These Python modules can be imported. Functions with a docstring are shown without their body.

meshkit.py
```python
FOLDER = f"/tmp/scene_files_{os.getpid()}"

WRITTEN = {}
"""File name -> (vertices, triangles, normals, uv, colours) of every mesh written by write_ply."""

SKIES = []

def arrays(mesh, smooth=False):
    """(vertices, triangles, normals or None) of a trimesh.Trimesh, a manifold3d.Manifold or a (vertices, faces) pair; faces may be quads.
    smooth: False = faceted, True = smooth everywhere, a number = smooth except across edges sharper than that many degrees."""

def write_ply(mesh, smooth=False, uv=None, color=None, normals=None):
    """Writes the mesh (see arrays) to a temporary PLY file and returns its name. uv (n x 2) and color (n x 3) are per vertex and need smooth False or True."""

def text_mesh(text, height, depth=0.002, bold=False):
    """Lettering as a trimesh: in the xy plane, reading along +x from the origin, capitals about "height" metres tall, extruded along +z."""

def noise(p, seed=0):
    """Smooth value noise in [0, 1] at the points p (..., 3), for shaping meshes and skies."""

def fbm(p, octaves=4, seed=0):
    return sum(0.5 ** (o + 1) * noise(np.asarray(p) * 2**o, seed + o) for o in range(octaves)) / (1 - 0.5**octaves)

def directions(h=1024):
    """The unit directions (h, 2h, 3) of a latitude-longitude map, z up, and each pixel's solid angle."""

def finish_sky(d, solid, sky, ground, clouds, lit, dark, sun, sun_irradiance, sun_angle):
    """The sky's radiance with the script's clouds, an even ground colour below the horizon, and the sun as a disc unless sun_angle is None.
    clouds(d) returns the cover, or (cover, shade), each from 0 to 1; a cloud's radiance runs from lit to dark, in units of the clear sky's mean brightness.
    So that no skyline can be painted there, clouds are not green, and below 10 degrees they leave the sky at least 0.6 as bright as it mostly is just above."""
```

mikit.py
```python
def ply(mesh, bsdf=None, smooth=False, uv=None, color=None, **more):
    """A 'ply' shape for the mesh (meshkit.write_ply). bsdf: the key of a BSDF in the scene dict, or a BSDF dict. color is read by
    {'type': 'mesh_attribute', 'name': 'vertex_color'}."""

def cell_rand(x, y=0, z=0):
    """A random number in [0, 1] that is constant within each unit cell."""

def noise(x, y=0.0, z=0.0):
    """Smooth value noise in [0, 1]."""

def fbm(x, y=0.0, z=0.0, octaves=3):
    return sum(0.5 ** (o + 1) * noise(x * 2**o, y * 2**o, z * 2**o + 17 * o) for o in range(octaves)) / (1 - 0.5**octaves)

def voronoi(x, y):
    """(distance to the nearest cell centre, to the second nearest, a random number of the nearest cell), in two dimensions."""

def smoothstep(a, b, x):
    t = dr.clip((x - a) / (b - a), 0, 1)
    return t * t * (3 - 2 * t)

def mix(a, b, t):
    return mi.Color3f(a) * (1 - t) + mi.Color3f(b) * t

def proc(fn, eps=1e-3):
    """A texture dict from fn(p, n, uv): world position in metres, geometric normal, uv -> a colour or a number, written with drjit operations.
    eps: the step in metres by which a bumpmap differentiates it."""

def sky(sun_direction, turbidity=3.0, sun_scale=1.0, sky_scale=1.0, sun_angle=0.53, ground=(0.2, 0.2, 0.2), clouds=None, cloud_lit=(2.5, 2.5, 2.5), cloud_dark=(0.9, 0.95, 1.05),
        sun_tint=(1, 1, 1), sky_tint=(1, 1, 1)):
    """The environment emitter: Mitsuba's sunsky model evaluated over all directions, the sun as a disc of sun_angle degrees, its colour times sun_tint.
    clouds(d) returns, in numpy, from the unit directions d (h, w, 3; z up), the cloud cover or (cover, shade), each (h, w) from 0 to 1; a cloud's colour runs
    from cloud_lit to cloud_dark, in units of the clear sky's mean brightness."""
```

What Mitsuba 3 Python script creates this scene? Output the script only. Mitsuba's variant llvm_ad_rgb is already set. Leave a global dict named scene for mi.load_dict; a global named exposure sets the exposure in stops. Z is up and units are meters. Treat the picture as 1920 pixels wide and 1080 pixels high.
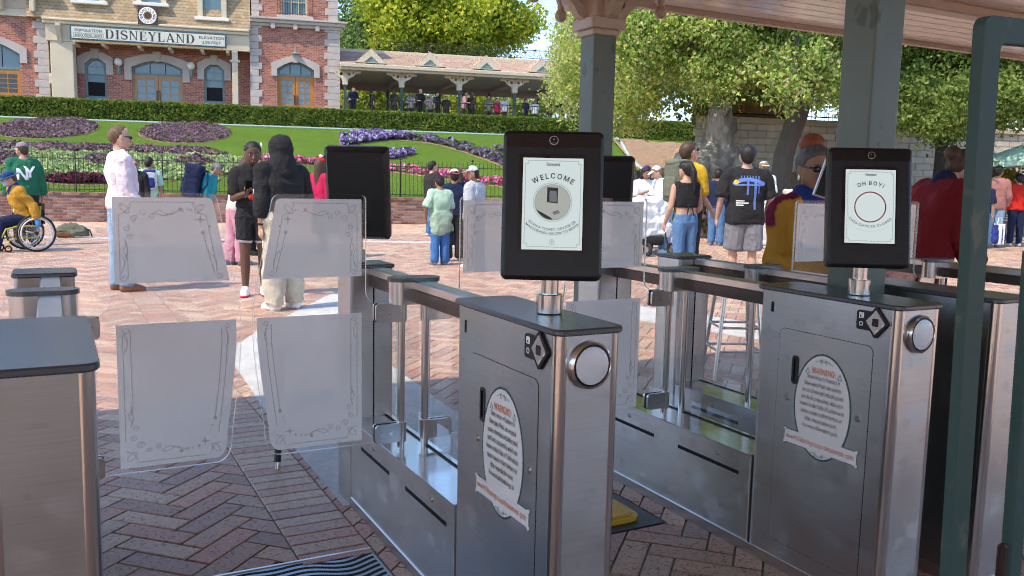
import math, random
import numpy as np, trimesh, shapely, manifold3d as m3
import drjit as dr, mitsuba as mi, mikit, meshkit
from shapely.geometry import Polygon, LineString, Point, box as sbox
from shapely.ops import unary_union
from mikit import noise, fbm, cell_rand, smoothstep, mix, proc
T = mi.ScalarTransform4f
rng = np.random.default_rng(7)
scene, labels = {}, {}

# ------------------------------------------------------------------ camera, sky, exposure
YAW, PITCH, ROLL, EYE, FPX = math.radians(27.8), math.radians(7.0), math.radians(1.22), 1.32, 1630.0
fwd = np.array([math.sin(YAW) * math.cos(PITCH), math.cos(YAW) * math.cos(PITCH), -math.sin(PITCH)])
right0 = np.array([math.cos(YAW), -math.sin(YAW), 0.0])
up0 = np.cross(right0, fwd)
up = up0 * math.cos(ROLL) - right0 * math.sin(ROLL)
cam_o = np.array([0, 0, EYE])
scene['camera'] = {'type': 'perspective', 'fov': math.degrees(2 * math.atan(960 / FPX)), 'fov_axis': 'x', 'near_clip': 0.05, 'far_clip': 2000.0,
                   'to_world': T().look_at(origin=cam_o.tolist(), target=(cam_o + fwd).tolist(), up=up.tolist())}
scene['sky'] = mikit.sky((-0.72, -0.20, 1.0), turbidity=3, sky_scale=1.9, sun_scale=.60, sky_tint=(1.0, .985, .95), ground=(0.3, 0.22, 0.18))
exposure = 2.45

# ------------------------------------------------------------------ helpers: keys, meshes
def brushed(parent, name, m, lab=None):       # steel with its grain running level: tangents from uv
    v = m.vertices[m.faces].reshape(-1, 3); f = np.arange(len(v)).reshape(-1, 3)
    return part(parent, name, trimesh.Trimesh(v, f, process=False), 'steel', uv=np.c_[v[:, 2], v[:, 0] + v[:, 1]], label=lab)
def number(base):
    if base not in scene and base not in labels and not any(k.startswith(base + '__') for k in (scene if base not in _heads else ())) and base not in _heads:
        _heads.add(base); return base
    i = _cnt.get(base, 0)
    while True:
        i += 1; k = f'{base}_{i:03d}'
        if k not in scene and k not in _heads:
            _cnt[base] = i; _heads.add(k); return k
_heads, _cnt = set(), {}
def thing(name, label, cat, group=None):
    k = number(name); labels[k] = {'label': label, 'category': cat}
    if group: labels[k]['group'] = group
    return k
def part(parent, name, mesh, bsdf, smooth=False, label=None, kind=None, color=None, tw=None, **kw):
    k = number(parent + '__' + name)
    scene[k] = mesh.copy() if isinstance(mesh, dict) else mikit.ply(mesh, bsdf, smooth, color=color, **kw)
    if isinstance(mesh, dict) and bsdf: scene[k]['bsdf'] = {'type': 'ref', 'id': bsdf}
    if tw is not None: scene[k]['to_world'] = tw
    if label or kind:
        labels[k] = {}
        if label: labels[k]['label'] = label
        if kind: labels[k]['kind'] = kind
    return k
def single(name, mesh, bsdf, label, cat, smooth=False, group=None, color=None, kind=None):
    k = thing(name, label, cat, group); scene[k] = mikit.ply(mesh, bsdf, smooth, color=color)
    if kind: labels[k]['kind'] = kind
    return k
def struct(name, mesh, bsdf, label=None, smooth=False, color=None):
    k = number(name); scene[k] = mikit.ply(mesh, bsdf, smooth, color=color); labels[k] = {'kind': 'structure'}
    if label: labels[k]['label'] = label
    return k
def tri(man):
    m = man.to_mesh(); return trimesh.Trimesh(m.vert_properties[:, :3].astype(float), m.tri_verts.astype(int), process=False)
def man(tm):
    tm = tm.copy(); tm.merge_vertices()
    return m3.Manifold(m3.Mesh(np.asarray(tm.vertices, np.float32), np.asarray(tm.faces, np.uint32)))
def cat(ms):
    ms = [m for m in ms if m is not None]
    return trimesh.util.concatenate(ms)
def bx(x0, x1, y0, y1, z0, z1, b=0.0):
    if b <= 0:
        m = trimesh.creation.box((x1 - x0, y1 - y0, z1 - z0)); m.apply_translation(((x0 + x1) / 2, (y0 + y1) / 2, (z0 + z1) / 2)); return m
    h = np.array([x1 - x0, y1 - y0, z1 - z0]) / 2; c = np.array([x0 + x1, y0 + y1, z0 + z1]) / 2
    pts = [np.array([sx, sy, sz]) * (h - b * (1 - np.eye(3)[k])) for sx in (-1, 1) for sy in (-1, 1) for sz in (-1, 1) for k in range(3)]
    return tri(m3.Manifold.hull_points(np.array(pts) + c))
def vbox(x0, x1, y0, y1, z0, z1, r, b=0.003, seg=5):       # box with rounded upright edges and a small chamfer above and below
    pts = []
    for cx, cy, a0 in ((x1 - r, y1 - r, 0), (x0 + r, y1 - r, 90), (x0 + r, y0 + r, 180), (x1 - r, y0 + r, 270)):
        for i in range(seg + 1):
            a = math.radians(a0 + 90 * i / seg); c, s = math.cos(a), math.sin(a)
            for z, rr in ((z0, r - b), (z0 + b, r), (z1 - b, r), (z1, r - b)): pts.append((cx + c * rr, cy + s * rr, z))
    return tri(m3.Manifold.hull_points(np.array(pts)))
def cyl(p0, p1, r0, r1=None, n=20, cap=True):
    r1 = r0 if r1 is None else r1
    p0, p1 = np.asarray(p0, float), np.asarray(p1, float); d = p1 - p0; L = np.linalg.norm(d); d /= L
    a = np.cross(d, (0, 0, 1) if abs(d[2]) < .9 else (1, 0, 0)); a /= np.linalg.norm(a); b = np.cross(d, a)
    t = np.linspace(0, 2 * math.pi, n, endpoint=False)[:, None]; ring = np.cos(t) * a + np.sin(t) * b
    v = np.vstack([p0 + ring * r0, p1 + ring * r1, [p0], [p1]]); i = np.arange(n); j = (i + 1) % n
    f = np.vstack([np.c_[i, j, j + n], np.c_[i, j + n, i + n]] + ([np.c_[i * 0 + 2 * n, j, i], np.c_[i * 0 + 2 * n + 1, i + n, j + n]] if cap else []))
    return trimesh.Trimesh(v, f, process=False)
def tube(path, r, n=8):
    path = np.asarray(path, float); k = len(path); rr = np.broadcast_to(r, k)
    tg = np.gradient(path, axis=0); tg /= np.linalg.norm(tg, axis=1, keepdims=True)
    a = np.cross(tg[0], (0, 0, 1) if abs(tg[0][2]) < .9 else (1, 0, 0)); a /= np.linalg.norm(a)
    t = np.linspace(0, 2 * math.pi, n, endpoint=False)[:, None]; vs = []
    for i in range(k):
        a = a - tg[i] * (a @ tg[i]); a /= np.linalg.norm(a); b = np.cross(tg[i], a)
        vs.append(path[i] + (np.cos(t) * a + np.sin(t) * b) * rr[i])
    v = np.vstack(vs + [path[:1], path[-1:]]); i = np.arange(n); j = (i + 1) % n; f = []
    for q in range(k - 1): f += [np.c_[i + q * n, j + q * n, j + q * n + n], np.c_[i + q * n, j + q * n + n, i + q * n + n]]
    e = (k - 1) * n; f += [np.c_[i * 0 + k * n, j, i], np.c_[i * 0 + k * n + 1, i + e, j + e]]
    return trimesh.Trimesh(v, np.vstack(f), process=False)
def sph(c, r, sub=2):
    m = trimesh.creation.icosphere(sub); m.vertices = m.vertices * np.broadcast_to(r, 3) + np.asarray(c); return m
def lathe(profile, n=28):
    return trimesh.creation.revolve(np.asarray(profile, float), sections=n)
def ext(poly, d):
    ps = [g for g in getattr(poly, 'geoms', [poly]) if g.geom_type == 'Polygon' and g.area > 1e-9]
    return cat([trimesh.creation.extrude_polygon(p, d, engine='earcut') for p in ps])
def frame(o, x, y):
    x = np.asarray(x, float); x = x / np.linalg.norm(x); y = np.asarray(y, float); y = y - x * (x @ y); y = y / np.linalg.norm(y)
    M = np.eye(4); M[:3, 0], M[:3, 1], M[:3, 2], M[:3, 3] = x, y, np.cross(x, y), o; return M
def put(mesh, M):
    m = mesh.copy(); m.apply_transform(M); return m
def rotz(mesh, deg, o=(0, 0, 0)):
    m = mesh.copy(); m.apply_transform(trimesh.transformations.rotation_matrix(math.radians(deg), (0, 0, 1), o)); return m
def rot(mesh, deg, ax, o=(0, 0, 0)):
    m = mesh.copy(); m.apply_transform(trimesh.transformations.rotation_matrix(math.radians(deg), ax, o)); return m
_txt = {}
def text(s, h, depth=.0008, squeeze=1.0, bold=False, center=True):
    k = (s, bold)
    if k not in _txt: _txt[k] = meshkit.text_mesh(s, 1.0, 1.0, bold)
    m = _txt[k].copy(); m.vertices *= (h * squeeze, h, depth)
    if center: m.vertices[:, 0] -= (m.bounds[0, 0] + m.bounds[1, 0]) / 2
    return m
def arc_text(s, h, R, up=True, depth=.0008, bold=True, gap=1.0, squeeze=1.0):    # letters along an arc about the origin; up: bulging upwards
    ms, ws = [], []
    for ch in s:
        if ch == ' ': ms.append(None); ws.append(h * .42 * gap); continue
        m = text(ch, h, depth, squeeze, bold); ms.append(m); ws.append((m.extents[0] + h * .2) * gap)
    tot, a, out = sum(ws), 0.0, []
    for m, w in zip(ms, ws):
        t = (a + w / 2 - tot / 2) / R; a += w
        if m is None: continue
        m = m.copy()
        if up: m.vertices[:, 1] += R; m = rotz(m, -math.degrees(t))
        else: m.vertices[:, 1] -= R + h; m = rotz(m, math.degrees(t))
        out.append(m)
    return cat(out)
def ring(c, R, w, depth=.0008, n=48, a0=0, a1=360):
    t = np.radians(np.linspace(a0, a1, n)); l = LineString(np.c_[c[0] + R * np.cos(t), c[1] + R * np.sin(t)]); return ext(l.buffer(w / 2), depth)
def lines(paths, w, depth=.0006):
    return ext(unary_union([LineString(p).buffer(w / 2, quad_segs=3) for p in paths]), depth)
def spiral(c, r, a0, turns, sgn=1, n=26):
    t = np.linspace(0, 1, n); a = np.radians(a0) + sgn * t * turns * 2 * math.pi; rr = r * (1 - .8 * t)
    return np.c_[c[0] + rr * np.cos(a), c[1] + rr * np.sin(a)]
def star(c, r, k=.28):
    a = np.radians(np.arange(8) * 45 + 90); rr = np.where(np.arange(8) % 2 == 0, r, r * k)
    return Polygon(np.c_[c[0] + rr * np.cos(a), c[1] + rr * np.sin(a)])
def place(loc=(0, 0, 0), rz=0, s=1):
    return T().translate(list(map(float, loc))).rotate([0, 0, 1], float(rz)).scale(s if np.ndim(s) == 0 else list(map(float, s)))

# ------------------------------------------------------------------ materials
def mat(name, col, rough=.6, metal=0., spec=.5, **kw):
    scene[name] = {'type': 'twosided', 'bsdf': {'type': 'principled', 'base_color': col if isinstance(col, dict) else {'type': 'rgb', 'value': list(col)}, 'roughness': rough, 'metallic': metal, 'specular': spec, **kw}}
    return name
def bump(name, fn, scale, eps=2e-3):
    inner = scene[name]['bsdf']; scene[name] = {'type': 'twosided', 'bsdf': {'type': 'bumpmap', 'arbitrary': proc(fn, eps), 'scale': scale, 'bsdf': inner}}
VC = {'type': 'mesh_attribute', 'name': 'vertex_color'}
UA = math.radians(102.5)
UD = np.array([math.sin(UA), math.cos(UA), 0.0]); VD = np.array([-UD[1], UD[0], 0.0])
def W(u, v, z=0.0): return UD * u + VD * v + np.array([0, 0, z])
MS = np.eye(4); MS[:3, 0], MS[:3, 1] = UD, VD                      # station frame (u, v, z) -> world
def S(mesh): return put(mesh, MS)

BW, BL = .1, 3                                                     # herringbone pavers: width in metres, length in widths
C45 = math.sqrt(.5)
PAVE = [(0.408, 0.267, 0.194), (0.439, 0.306, 0.225), (0.377, 0.242, 0.184), (0.418, 0.247, 0.184), (0.428, 0.32, 0.243), (0.357, 0.238, 0.198), (0.459, 0.33, 0.239), (0.388, 0.218, 0.162)]
def pick(r, cols):
    out = mi.Color3f(cols[0])
    for i, c in enumerate(cols[1:], 1): out = dr.select(r > i / len(cols), mi.Color3f(c), out)
    return out
def paver_fn(p, n, uv):
    gx, gy = (p.x * C45 + p.y * C45) / BW, (-p.x * C45 + p.y * C45) / BW
    ix, iy = dr.floor(gx), dr.floor(gy)
    s = (ix - iy) - 2 * BL * dr.floor((ix - iy) / (2 * BL)); hor = s < BL
    ax, ay = dr.select(hor, ix - s, ix), dr.select(hor, iy, iy - (2 * BL - 1 - s))
    r = cell_rand(ax, ay, dr.select(hor, mi.Float(1), mi.Float(2)))
    col = pick(r, PAVE) * (0.84 + .32 * cell_rand(ax, ay, 7))
    L1, L2 = dr.select(hor, gx - ax, gy - ay), dr.select(hor, gy - ay, gx - ax)
    edge = dr.minimum(dr.minimum(L1, BL - L1), dr.minimum(L2, 1 - L2))
    grain = .86 + .28 * fbm(p.x * 60, p.y * 60, 0, 3); spot = smoothstep(.72, .8, noise(p.x * 130, p.y * 130))
    stain = .9 + .2 * fbm(p.x * 1.3, p.y * 1.3, 3, 3)
    col = col * grain * stain * (1 - .45 * spot)
    far = p.z < -.0015
    return dr.select(far, mix((.20, .165, .14), (.13, .11, .095), noise(p.x * 90, p.y * 90)) * dr.select(edge < .04, .8, 1.0), col)
mat('paver', proc(paver_fn), .52, spec=.5)
def far_fn(p, n, uv):
    gx, gy = (p.x * C45 + p.y * C45) / BW, (-p.x * C45 + p.y * C45) / BW
    ix, iy = dr.floor(gx), dr.floor(gy)
    s = (ix - iy) - 2 * BL * dr.floor((ix - iy) / (2 * BL)); hor = s < BL
    ax, ay = dr.select(hor, ix - s, ix), dr.select(hor, iy, iy - (2 * BL - 1 - s))
    r = cell_rand(ax, ay, dr.select(hor, mi.Float(1), mi.Float(2)))
    L1, L2 = dr.select(hor, gx - ax, gy - ay), dr.select(hor, gy - ay, gx - ax)
    edge = dr.minimum(dr.minimum(L1, BL - L1), dr.minimum(L2, 1 - L2))
    return dr.select(edge < .035, mi.Color3f(.24, .2, .17), pick(r, PAVE) * (0.82 + .36 * cell_rand(ax, ay, 7)) * (.86 + .3 * fbm(p.x * 1.3, p.y * 1.3, 3, 3)))
mat('paving_far', proc(far_fn), .8, spec=.3)
mat('course', proc(lambda p, n, uv: pick(cell_rand(dr.floor(p.y / .088), 3, 1), PAVE) * (.75 + .4 * fbm(p.x * 60, p.y * 60, 0, 3)) * (1 - .4 * smoothstep(.72, .8, noise(p.x * 130, p.y * 130)))), .46, spec=.6)
mat('joint', proc(lambda p, n, uv: mix((.20, .165, .14), (.13, .11, .095), noise(p.x * 90, p.y * 90))), .9)
mat('concrete', proc(lambda p, n, uv: mix((.46, .47, .46), (.36, .37, .37), fbm(p.x * 9, p.y * 9, p.z * 9, 4)) * (.9 + .2 * noise(p.x * 90, p.y * 90))), .85)
bump('concrete', lambda p, n, uv: fbm(p.x * 14, p.y * 14, p.z * 14, 4), .012, 4e-3)
def steel_fn(p, n, uv):
    br = fbm(p.x * 9 + p.y * 9, p.z * 420, 2, 2)
    return mix((.47, .458, .445), (.56, .547, .53), fbm(p.x * 6, p.y * 6, p.z * 2.5, 4)) * (.94 + .12 * br) * (1 - .10 * smoothstep(.66, .78, fbm(p.x * 16 + 3, p.y * 16, p.z * 16, 3)))
scene['steel'] = {'type': 'twosided', 'bsdf': {'type': 'principled', 'base_color': proc(steel_fn), 'metallic': 1.0, 'anisotropic': .8,
    'roughness': proc(lambda p, n, uv: .25 + .16 * fbm(p.x * 7, p.y * 7, p.z * 7, 3) + .10 * smoothstep(.6, .72, fbm(p.x * 11, p.y * 11 + 5, p.z * 11, 3)))}}
mat('steel_bright', (.68, .67, .65), .16, 1.0)
mat('steel_top', proc(lambda p, n, uv: mix((.62, .62, .61), (.52, .52, .52), smoothstep(.5, .8, fbm(p.x * 9, p.y * 9, 0, 4)))), .14, 1.0)
mat('steel_satin', (.60, .59, .58), .24, 1.0)
mat('rail_dark', (.035, .02, .016), .25, spec=.6)
mat('lid', (.05, .058, .07), .26, spec=1.0)
mat('black_plastic', proc(lambda p, n, uv: mi.Color3f(.010, .010, .011) * (.8 + .4 * fbm(p.x * 30, p.y * 30, p.z * 30))), .42, spec=.45)
mat('black_gloss', (.006, .006, .007), .12, spec=.6)
mat('black_slot', (.004, .004, .004), .8)
mat('rubber', (.02, .02, .02), .75)
mat('white_paint', (.75, .74, .70), .5)
mat('sticker_white', (.86, .86, .85), .35)
mat('ink', (.03, .03, .03), .6)
mat('ink_orange', (.55, .16, .03), .5)
mat('ink_teal', (.05, .10, .11), .5)
mat('screen_ink', (.03, .045, .05), .5)
mat('screen_line', (.22, .27, .26), .5)
mat('screen_red', (.45, .03, .05), .5)
mat('film_line', (.52, .505, .48), .6)
mat('lens_white', (.66, .66, .67), .12, spec=.6, clearcoat=.5)
mat('yellow_plastic', proc(lambda p, n, uv: mix((.62, .42, .03), (.48, .31, .03), fbm(p.x * 12, p.y * 12, p.z * 12))), .5)
mat('dark_plate', (.05, .053, .06), .5, .3)
mat('grate_metal', (.30, .31, .33), .3, 1.0)
scene['glass'] = {'type': 'thindielectric', 'int_ior': 1.45}
scene['glass_edge'] = {'type': 'twosided', 'bsdf': {'type': 'principled', 'base_color': {'type': 'rgb', 'value': [.62, .70, .66]}, 'roughness': .12, 'specular': .8}}
scene['film'] = {'type': 'blendbsdf', 'weight': .96, 'a': {'type': 'thindielectric', 'int_ior': 1.4},
                 'b': {'type': 'principledthin', 'base_color': proc(lambda p, n, uv: mi.Color3f(.92, .895, .86) * (.93 + .09 * fbm(p.x * 7, 3, p.z * 7, 3))), 'roughness': .45, 'diff_trans': 1.1, 'spec_trans': 0.0}}
def green_fn(p, n, uv):
    w = smoothstep(.64, .74, fbm(p.x * 22, p.y * 22, p.z * 9, 4))
    return mix((.135, .165, .135), (.112, .138, .112), fbm(p.x * 5, p.y * 5, p.z * 2)) * (1 - .35 * w)
mat('green_paint', proc(green_fn), .35, spec=.3)
mat('gate_green', proc(lambda p, n, uv: mix(mix((.038, .078, .070), (.056, .092, .078), fbm(p.x * 15, p.y * 15, p.z * 6, 3)), (.16, .15, .11), .55 * smoothstep(.64, .75, fbm(p.x * 26, p.y * 26, p.z * 11, 4)))), .5, spec=.18)
mat('beige_paint', proc(lambda p, n, uv: mix((.47, .36, .27), (.42, .32, .24), fbm(p.x * 4, p.y * 4, p.z * 4))), .4)
mat('soffit', proc(lambda p, n, uv: mix((.60, .52, .445), (.53, .455, .385), fbm(p.x * 2, p.y * 6, p.z * 2))), .16, spec=.7)
# ================================================================== the setting: ground
def sheet(poly, z):
    m = ext(poly, .02); m.vertices[:, 2] += z - .02; return m
g = trimesh.Trimesh([[-300, -300, -.012], [300, -300, -.012], [300, 300, -.012], [-300, 300, -.012]], [[0, 1, 2], [0, 2, 3]], process=False)
struct('ground', g, 'paving_far', 'pale red brick paving that runs on past the plaza')
f2_, r2_ = np.array([math.sin(YAW), math.cos(YAW)]), np.array([math.cos(YAW), -math.sin(YAW)])
slab = sheet(Polygon([f2_ * d + r2_ * k * (d * .62 + 1.15) for d, k in ((1.35, -1), (1.35, 1), (20.95, 1), (20.95, -1))]), -.004)
plaza = struct('plaza', slab, 'paver', 'plaza of pale red herringbone brick paving, half in sun')
course_poly = sbox(.70, .3, .965, 12.5)
conc_poly = Polygon([(.99, 3.3), (1.0, 4.6), (1.10, 6.66), (1.5, 7.5), (2.6, 9.4), (3.4, 10.6), (3.95, 10.3), (3.3, 9.1), (2.45, 7.4), (2.1, 6), (2.0, 4.6), (2.0, 3.3)])
strip_poly = Polygon([(5.55, 4.7), (5.36, 5.56), (5.19, 6.26), (4.75, 7.6), (5.45, 8.1), (5.8, 7.0), (6.0, 6.25), (6.25, 4.9)])
band_poly = Polygon([(-8, 22.75), (10, 15.65), (10.1, 16.0), (-7.9, 23.1)])
grate_poly = sbox(.12, 1.9, .955, 2.86)
foot_poly = unary_union([sbox(x, 1.68, x + .19, 3.48) for x in (-.135, 1.015, 2.175, 2.635, 3.795)])
cut = unary_union([course_poly, conc_poly, strip_poly, band_poly, grate_poly.buffer(.01), sbox(1.23, 2.60, 2.09, 3.09), foot_poly])
cutp = shapely.prepared.prep(cut)
# one paver, chamfered, unit size: 1 x 1 with its top at z = 0
def unit_paver(ch):
    v = np.array([[0, 0, -.012], [1, 0, -.012], [1, 1, -.012], [0, 1, -.012]], float); return v
def paver_mesh(L, Wd, gap=.0035, ch=.0035, h=.01):
    x0, x1, y0, y1 = gap, L - gap, gap, Wd - gap
    v = [(x0, y0, -h), (x1, y0, -h), (x1, y1, -h), (x0, y1, -h), (x0, y0, -ch), (x1, y0, -ch), (x1, y1, -ch), (x0, y1, -ch),
         (x0 + ch, y0 + ch, 0), (x1 - ch, y0 + ch, 0), (x1 - ch, y1 - ch, 0), (x0 + ch, y1 - ch, 0)]
    f = []
    for a in (0, 4):
        for i in range(4): j = (i + 1) % 4; f += [(a + i, a + j, a + 4 + j), (a + i, a + 4 + j, a + 4 + i)]
    f += [(8, 9, 10), (8, 10, 11)]
    return np.array(v), np.array(f)
PV = {True: paver_mesh(BL * BW, BW), False: paver_mesh(BW, BL * BW)}
R45 = np.array([[C45, -C45], [C45, C45]])
def in_view(x, y, mx=1.2):
    d = np.array([x, y]); f2 = np.array([math.sin(YAW), math.cos(YAW)]); r2 = np.array([f2[1], -f2[0]])
    return d @ f2 > 1.4 and abs(d @ r2) < (d @ f2) * .62 + mx
pav = []
seen = set()
for ix in range(-60, 330):
    for iy in range(-230, 260):
        s = (ix - iy) % (2 * BL)
        if s not in (0, 2 * BL - 1): continue
        hor = s == 0; L = (BL, 1) if hor else (1, BL)
        c = R45 @ (np.array([ix + L[0] / 2, iy + L[1] / 2]) * BW)
        if not in_view(*c) or c @ [.466, .885] > 21: continue
        near = np.hypot(*c) < 13 or True
        q = (np.array([[0, 0], [L[0], 0], [L[0], L[1]], [0, L[1]]]) + [ix, iy]) * BW @ R45.T
        pg = Polygon(q); whole = not cutp.intersects(pg); shape = None
        if not whole:
            shape = pg.buffer(-.004).difference(cut)
            if shape.area < 6e-4: continue
        pav.append((np.hypot(*c), ix, iy, hor, c, shape))
pav.sort(key=lambda a: a[0])
def shows(c):                          # seen by the camera between the cabinets: these pavers become parts of their own
    v = np.array([c[0], c[1], -EYE]); z = v @ fwd
    if z < .5 or abs(v @ (right0 * math.cos(ROLL) + up0 * math.sin(ROLL))) / z * FPX > 960 or not -540 < -(v @ up) / z * FPX < 540: return False
    for x0, x1 in ((-.13, .055), (1.02, 1.2), (2.18, 2.37), (2.64, 2.83)):
        for Y in np.linspace(1.7, 3.47, 12):
            h = .98 if Y < 2.28 or Y > 3.28 else .36
            if c[1] > Y and x0 < c[0] * Y / c[1] < x1 and EYE * (1 - Y / c[1]) < h: return False
    return True
base_ply = {h: mikit.ply(trimesh.Trimesh(*PV[h], process=False), 'paver') for h in PV}
stuff_v, stuff_f, nv, nbrick = [], [], 0, 0
for d, ix, iy, hor, c, shape in pav:
    dz = .0012 * (rng.random() - .5)
    if shape is None and nbrick < 298 and shows(c):
        # only pavers that the camera sees past the cabinets
        o = R45 @ (np.array([ix, iy]) * BW)
        part(plaza, 'brick', base_ply[hor], None, tw=T().translate([float(o[0]), float(o[1]), dz + .003]).rotate([0, 0, 1], 45)); nbrick += 1; continue
    if shape is None:
        v = PV[hor][0].copy(); v[:, :2] = (v[:, :2] + np.array([ix, iy]) * BW) @ R45.T; v[:, 2] += dz + .003; f = PV[hor][1]
    else:
        m = ext(shape, .01); v, f = np.array(m.vertices), np.array(m.faces); v[:, 2] += dz - .007
    stuff_v.append(v); stuff_f.append(f + nv); nv += len(v)
part(plaza, 'brickwork', trimesh.Trimesh(np.vstack(stuff_v), np.vstack(stuff_f), process=False), 'paver', kind='stuff')
cs = struct('soldier_course', sheet(course_poly, .0), 'joint', 'straight border course of bricks laid side by side')
cb = paver_mesh(.258, .088, .003, .003, .008)
cbp = mikit.ply(trimesh.Trimesh(*cb, process=False), 'course')
for i in range(11, 138):
    y = i * .088
    if .955 < .9 and False: pass
    if y + .088 < 2.88: continue
    part(cs, 'brick', cbp, None, tw=T().translate([.7035, y, .006 + .001 * rng.random()]))
struct('concrete_strip', sheet(conc_poly, .003), 'concrete', 'pale concrete strip running out from the middle turnstile')
struct('concrete_strip', sheet(strip_poly, .003), 'concrete', 'pale concrete strip seen through the glass of the right lane')
struct('concrete_strip', sheet(band_poly, .004), 'concrete', 'thin grey concrete band across the far plaza')

# terrain: lawn slope in (u, v)
def lawn_z(v): return .75 + .175 * (v - 26.1)
def gridmesh(us, vs, zf):
    U, V = np.meshgrid(us, vs, indexing='ij'); Z = zf(U, V); n, k = U.shape
    v = np.stack([U, V, Z], -1).reshape(-1, 3); a = (np.arange(n - 1)[:, None] * k + np.arange(k - 1)[None]).ravel()
    f = np.vstack([np.c_[a, a + k, a + k + 1], np.c_[a, a + k + 1, a + 1]]); return trimesh.Trimesh(v, f, process=False)
def lawn_fn(p, n, uv):
    a = fbm(p.x * .5, p.y * .5, 0, 4); b = noise(p.x * 60, p.y * 60, p.z * 60); c = fbm(p.x * 4, p.y * 12, p.z * 8, 3)
    return mix(mix((.068, .128, .012), (.095, .165, .018), a), (.11, .17, .045), .5 * smoothstep(.55, .8, c)) * (.75 + .5 * b)
mat('lawn', proc(lawn_fn), .85, spec=.2)
bump('lawn', lambda p, n, uv: noise(p.x * 45, p.y * 45, p.z * 45), .03, 8e-3)
lw = gridmesh(np.linspace(-26, 26, 53), np.linspace(26.0, 44, 19), lambda U, V: lawn_z(V) + .05 * meshkit.fbm(np.stack([U * .4, V * .4, U * 0], -1), 3))
struct('lawn', S(lw), 'lawn', 'steep bright green lawn bank behind the fence')
mat('earth', proc(lambda p, n, uv: mix((.09, .10, .05), (.14, .11, .08), fbm(p.x, p.y, 0, 3))), .95)
struct('embankment', S(gridmesh(np.linspace(-60, 60, 3), np.array([43.6, 44.2, 80, 160]), lambda U, V: np.where(V < 43.8, 3.9, 4.3))), 'earth')
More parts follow.
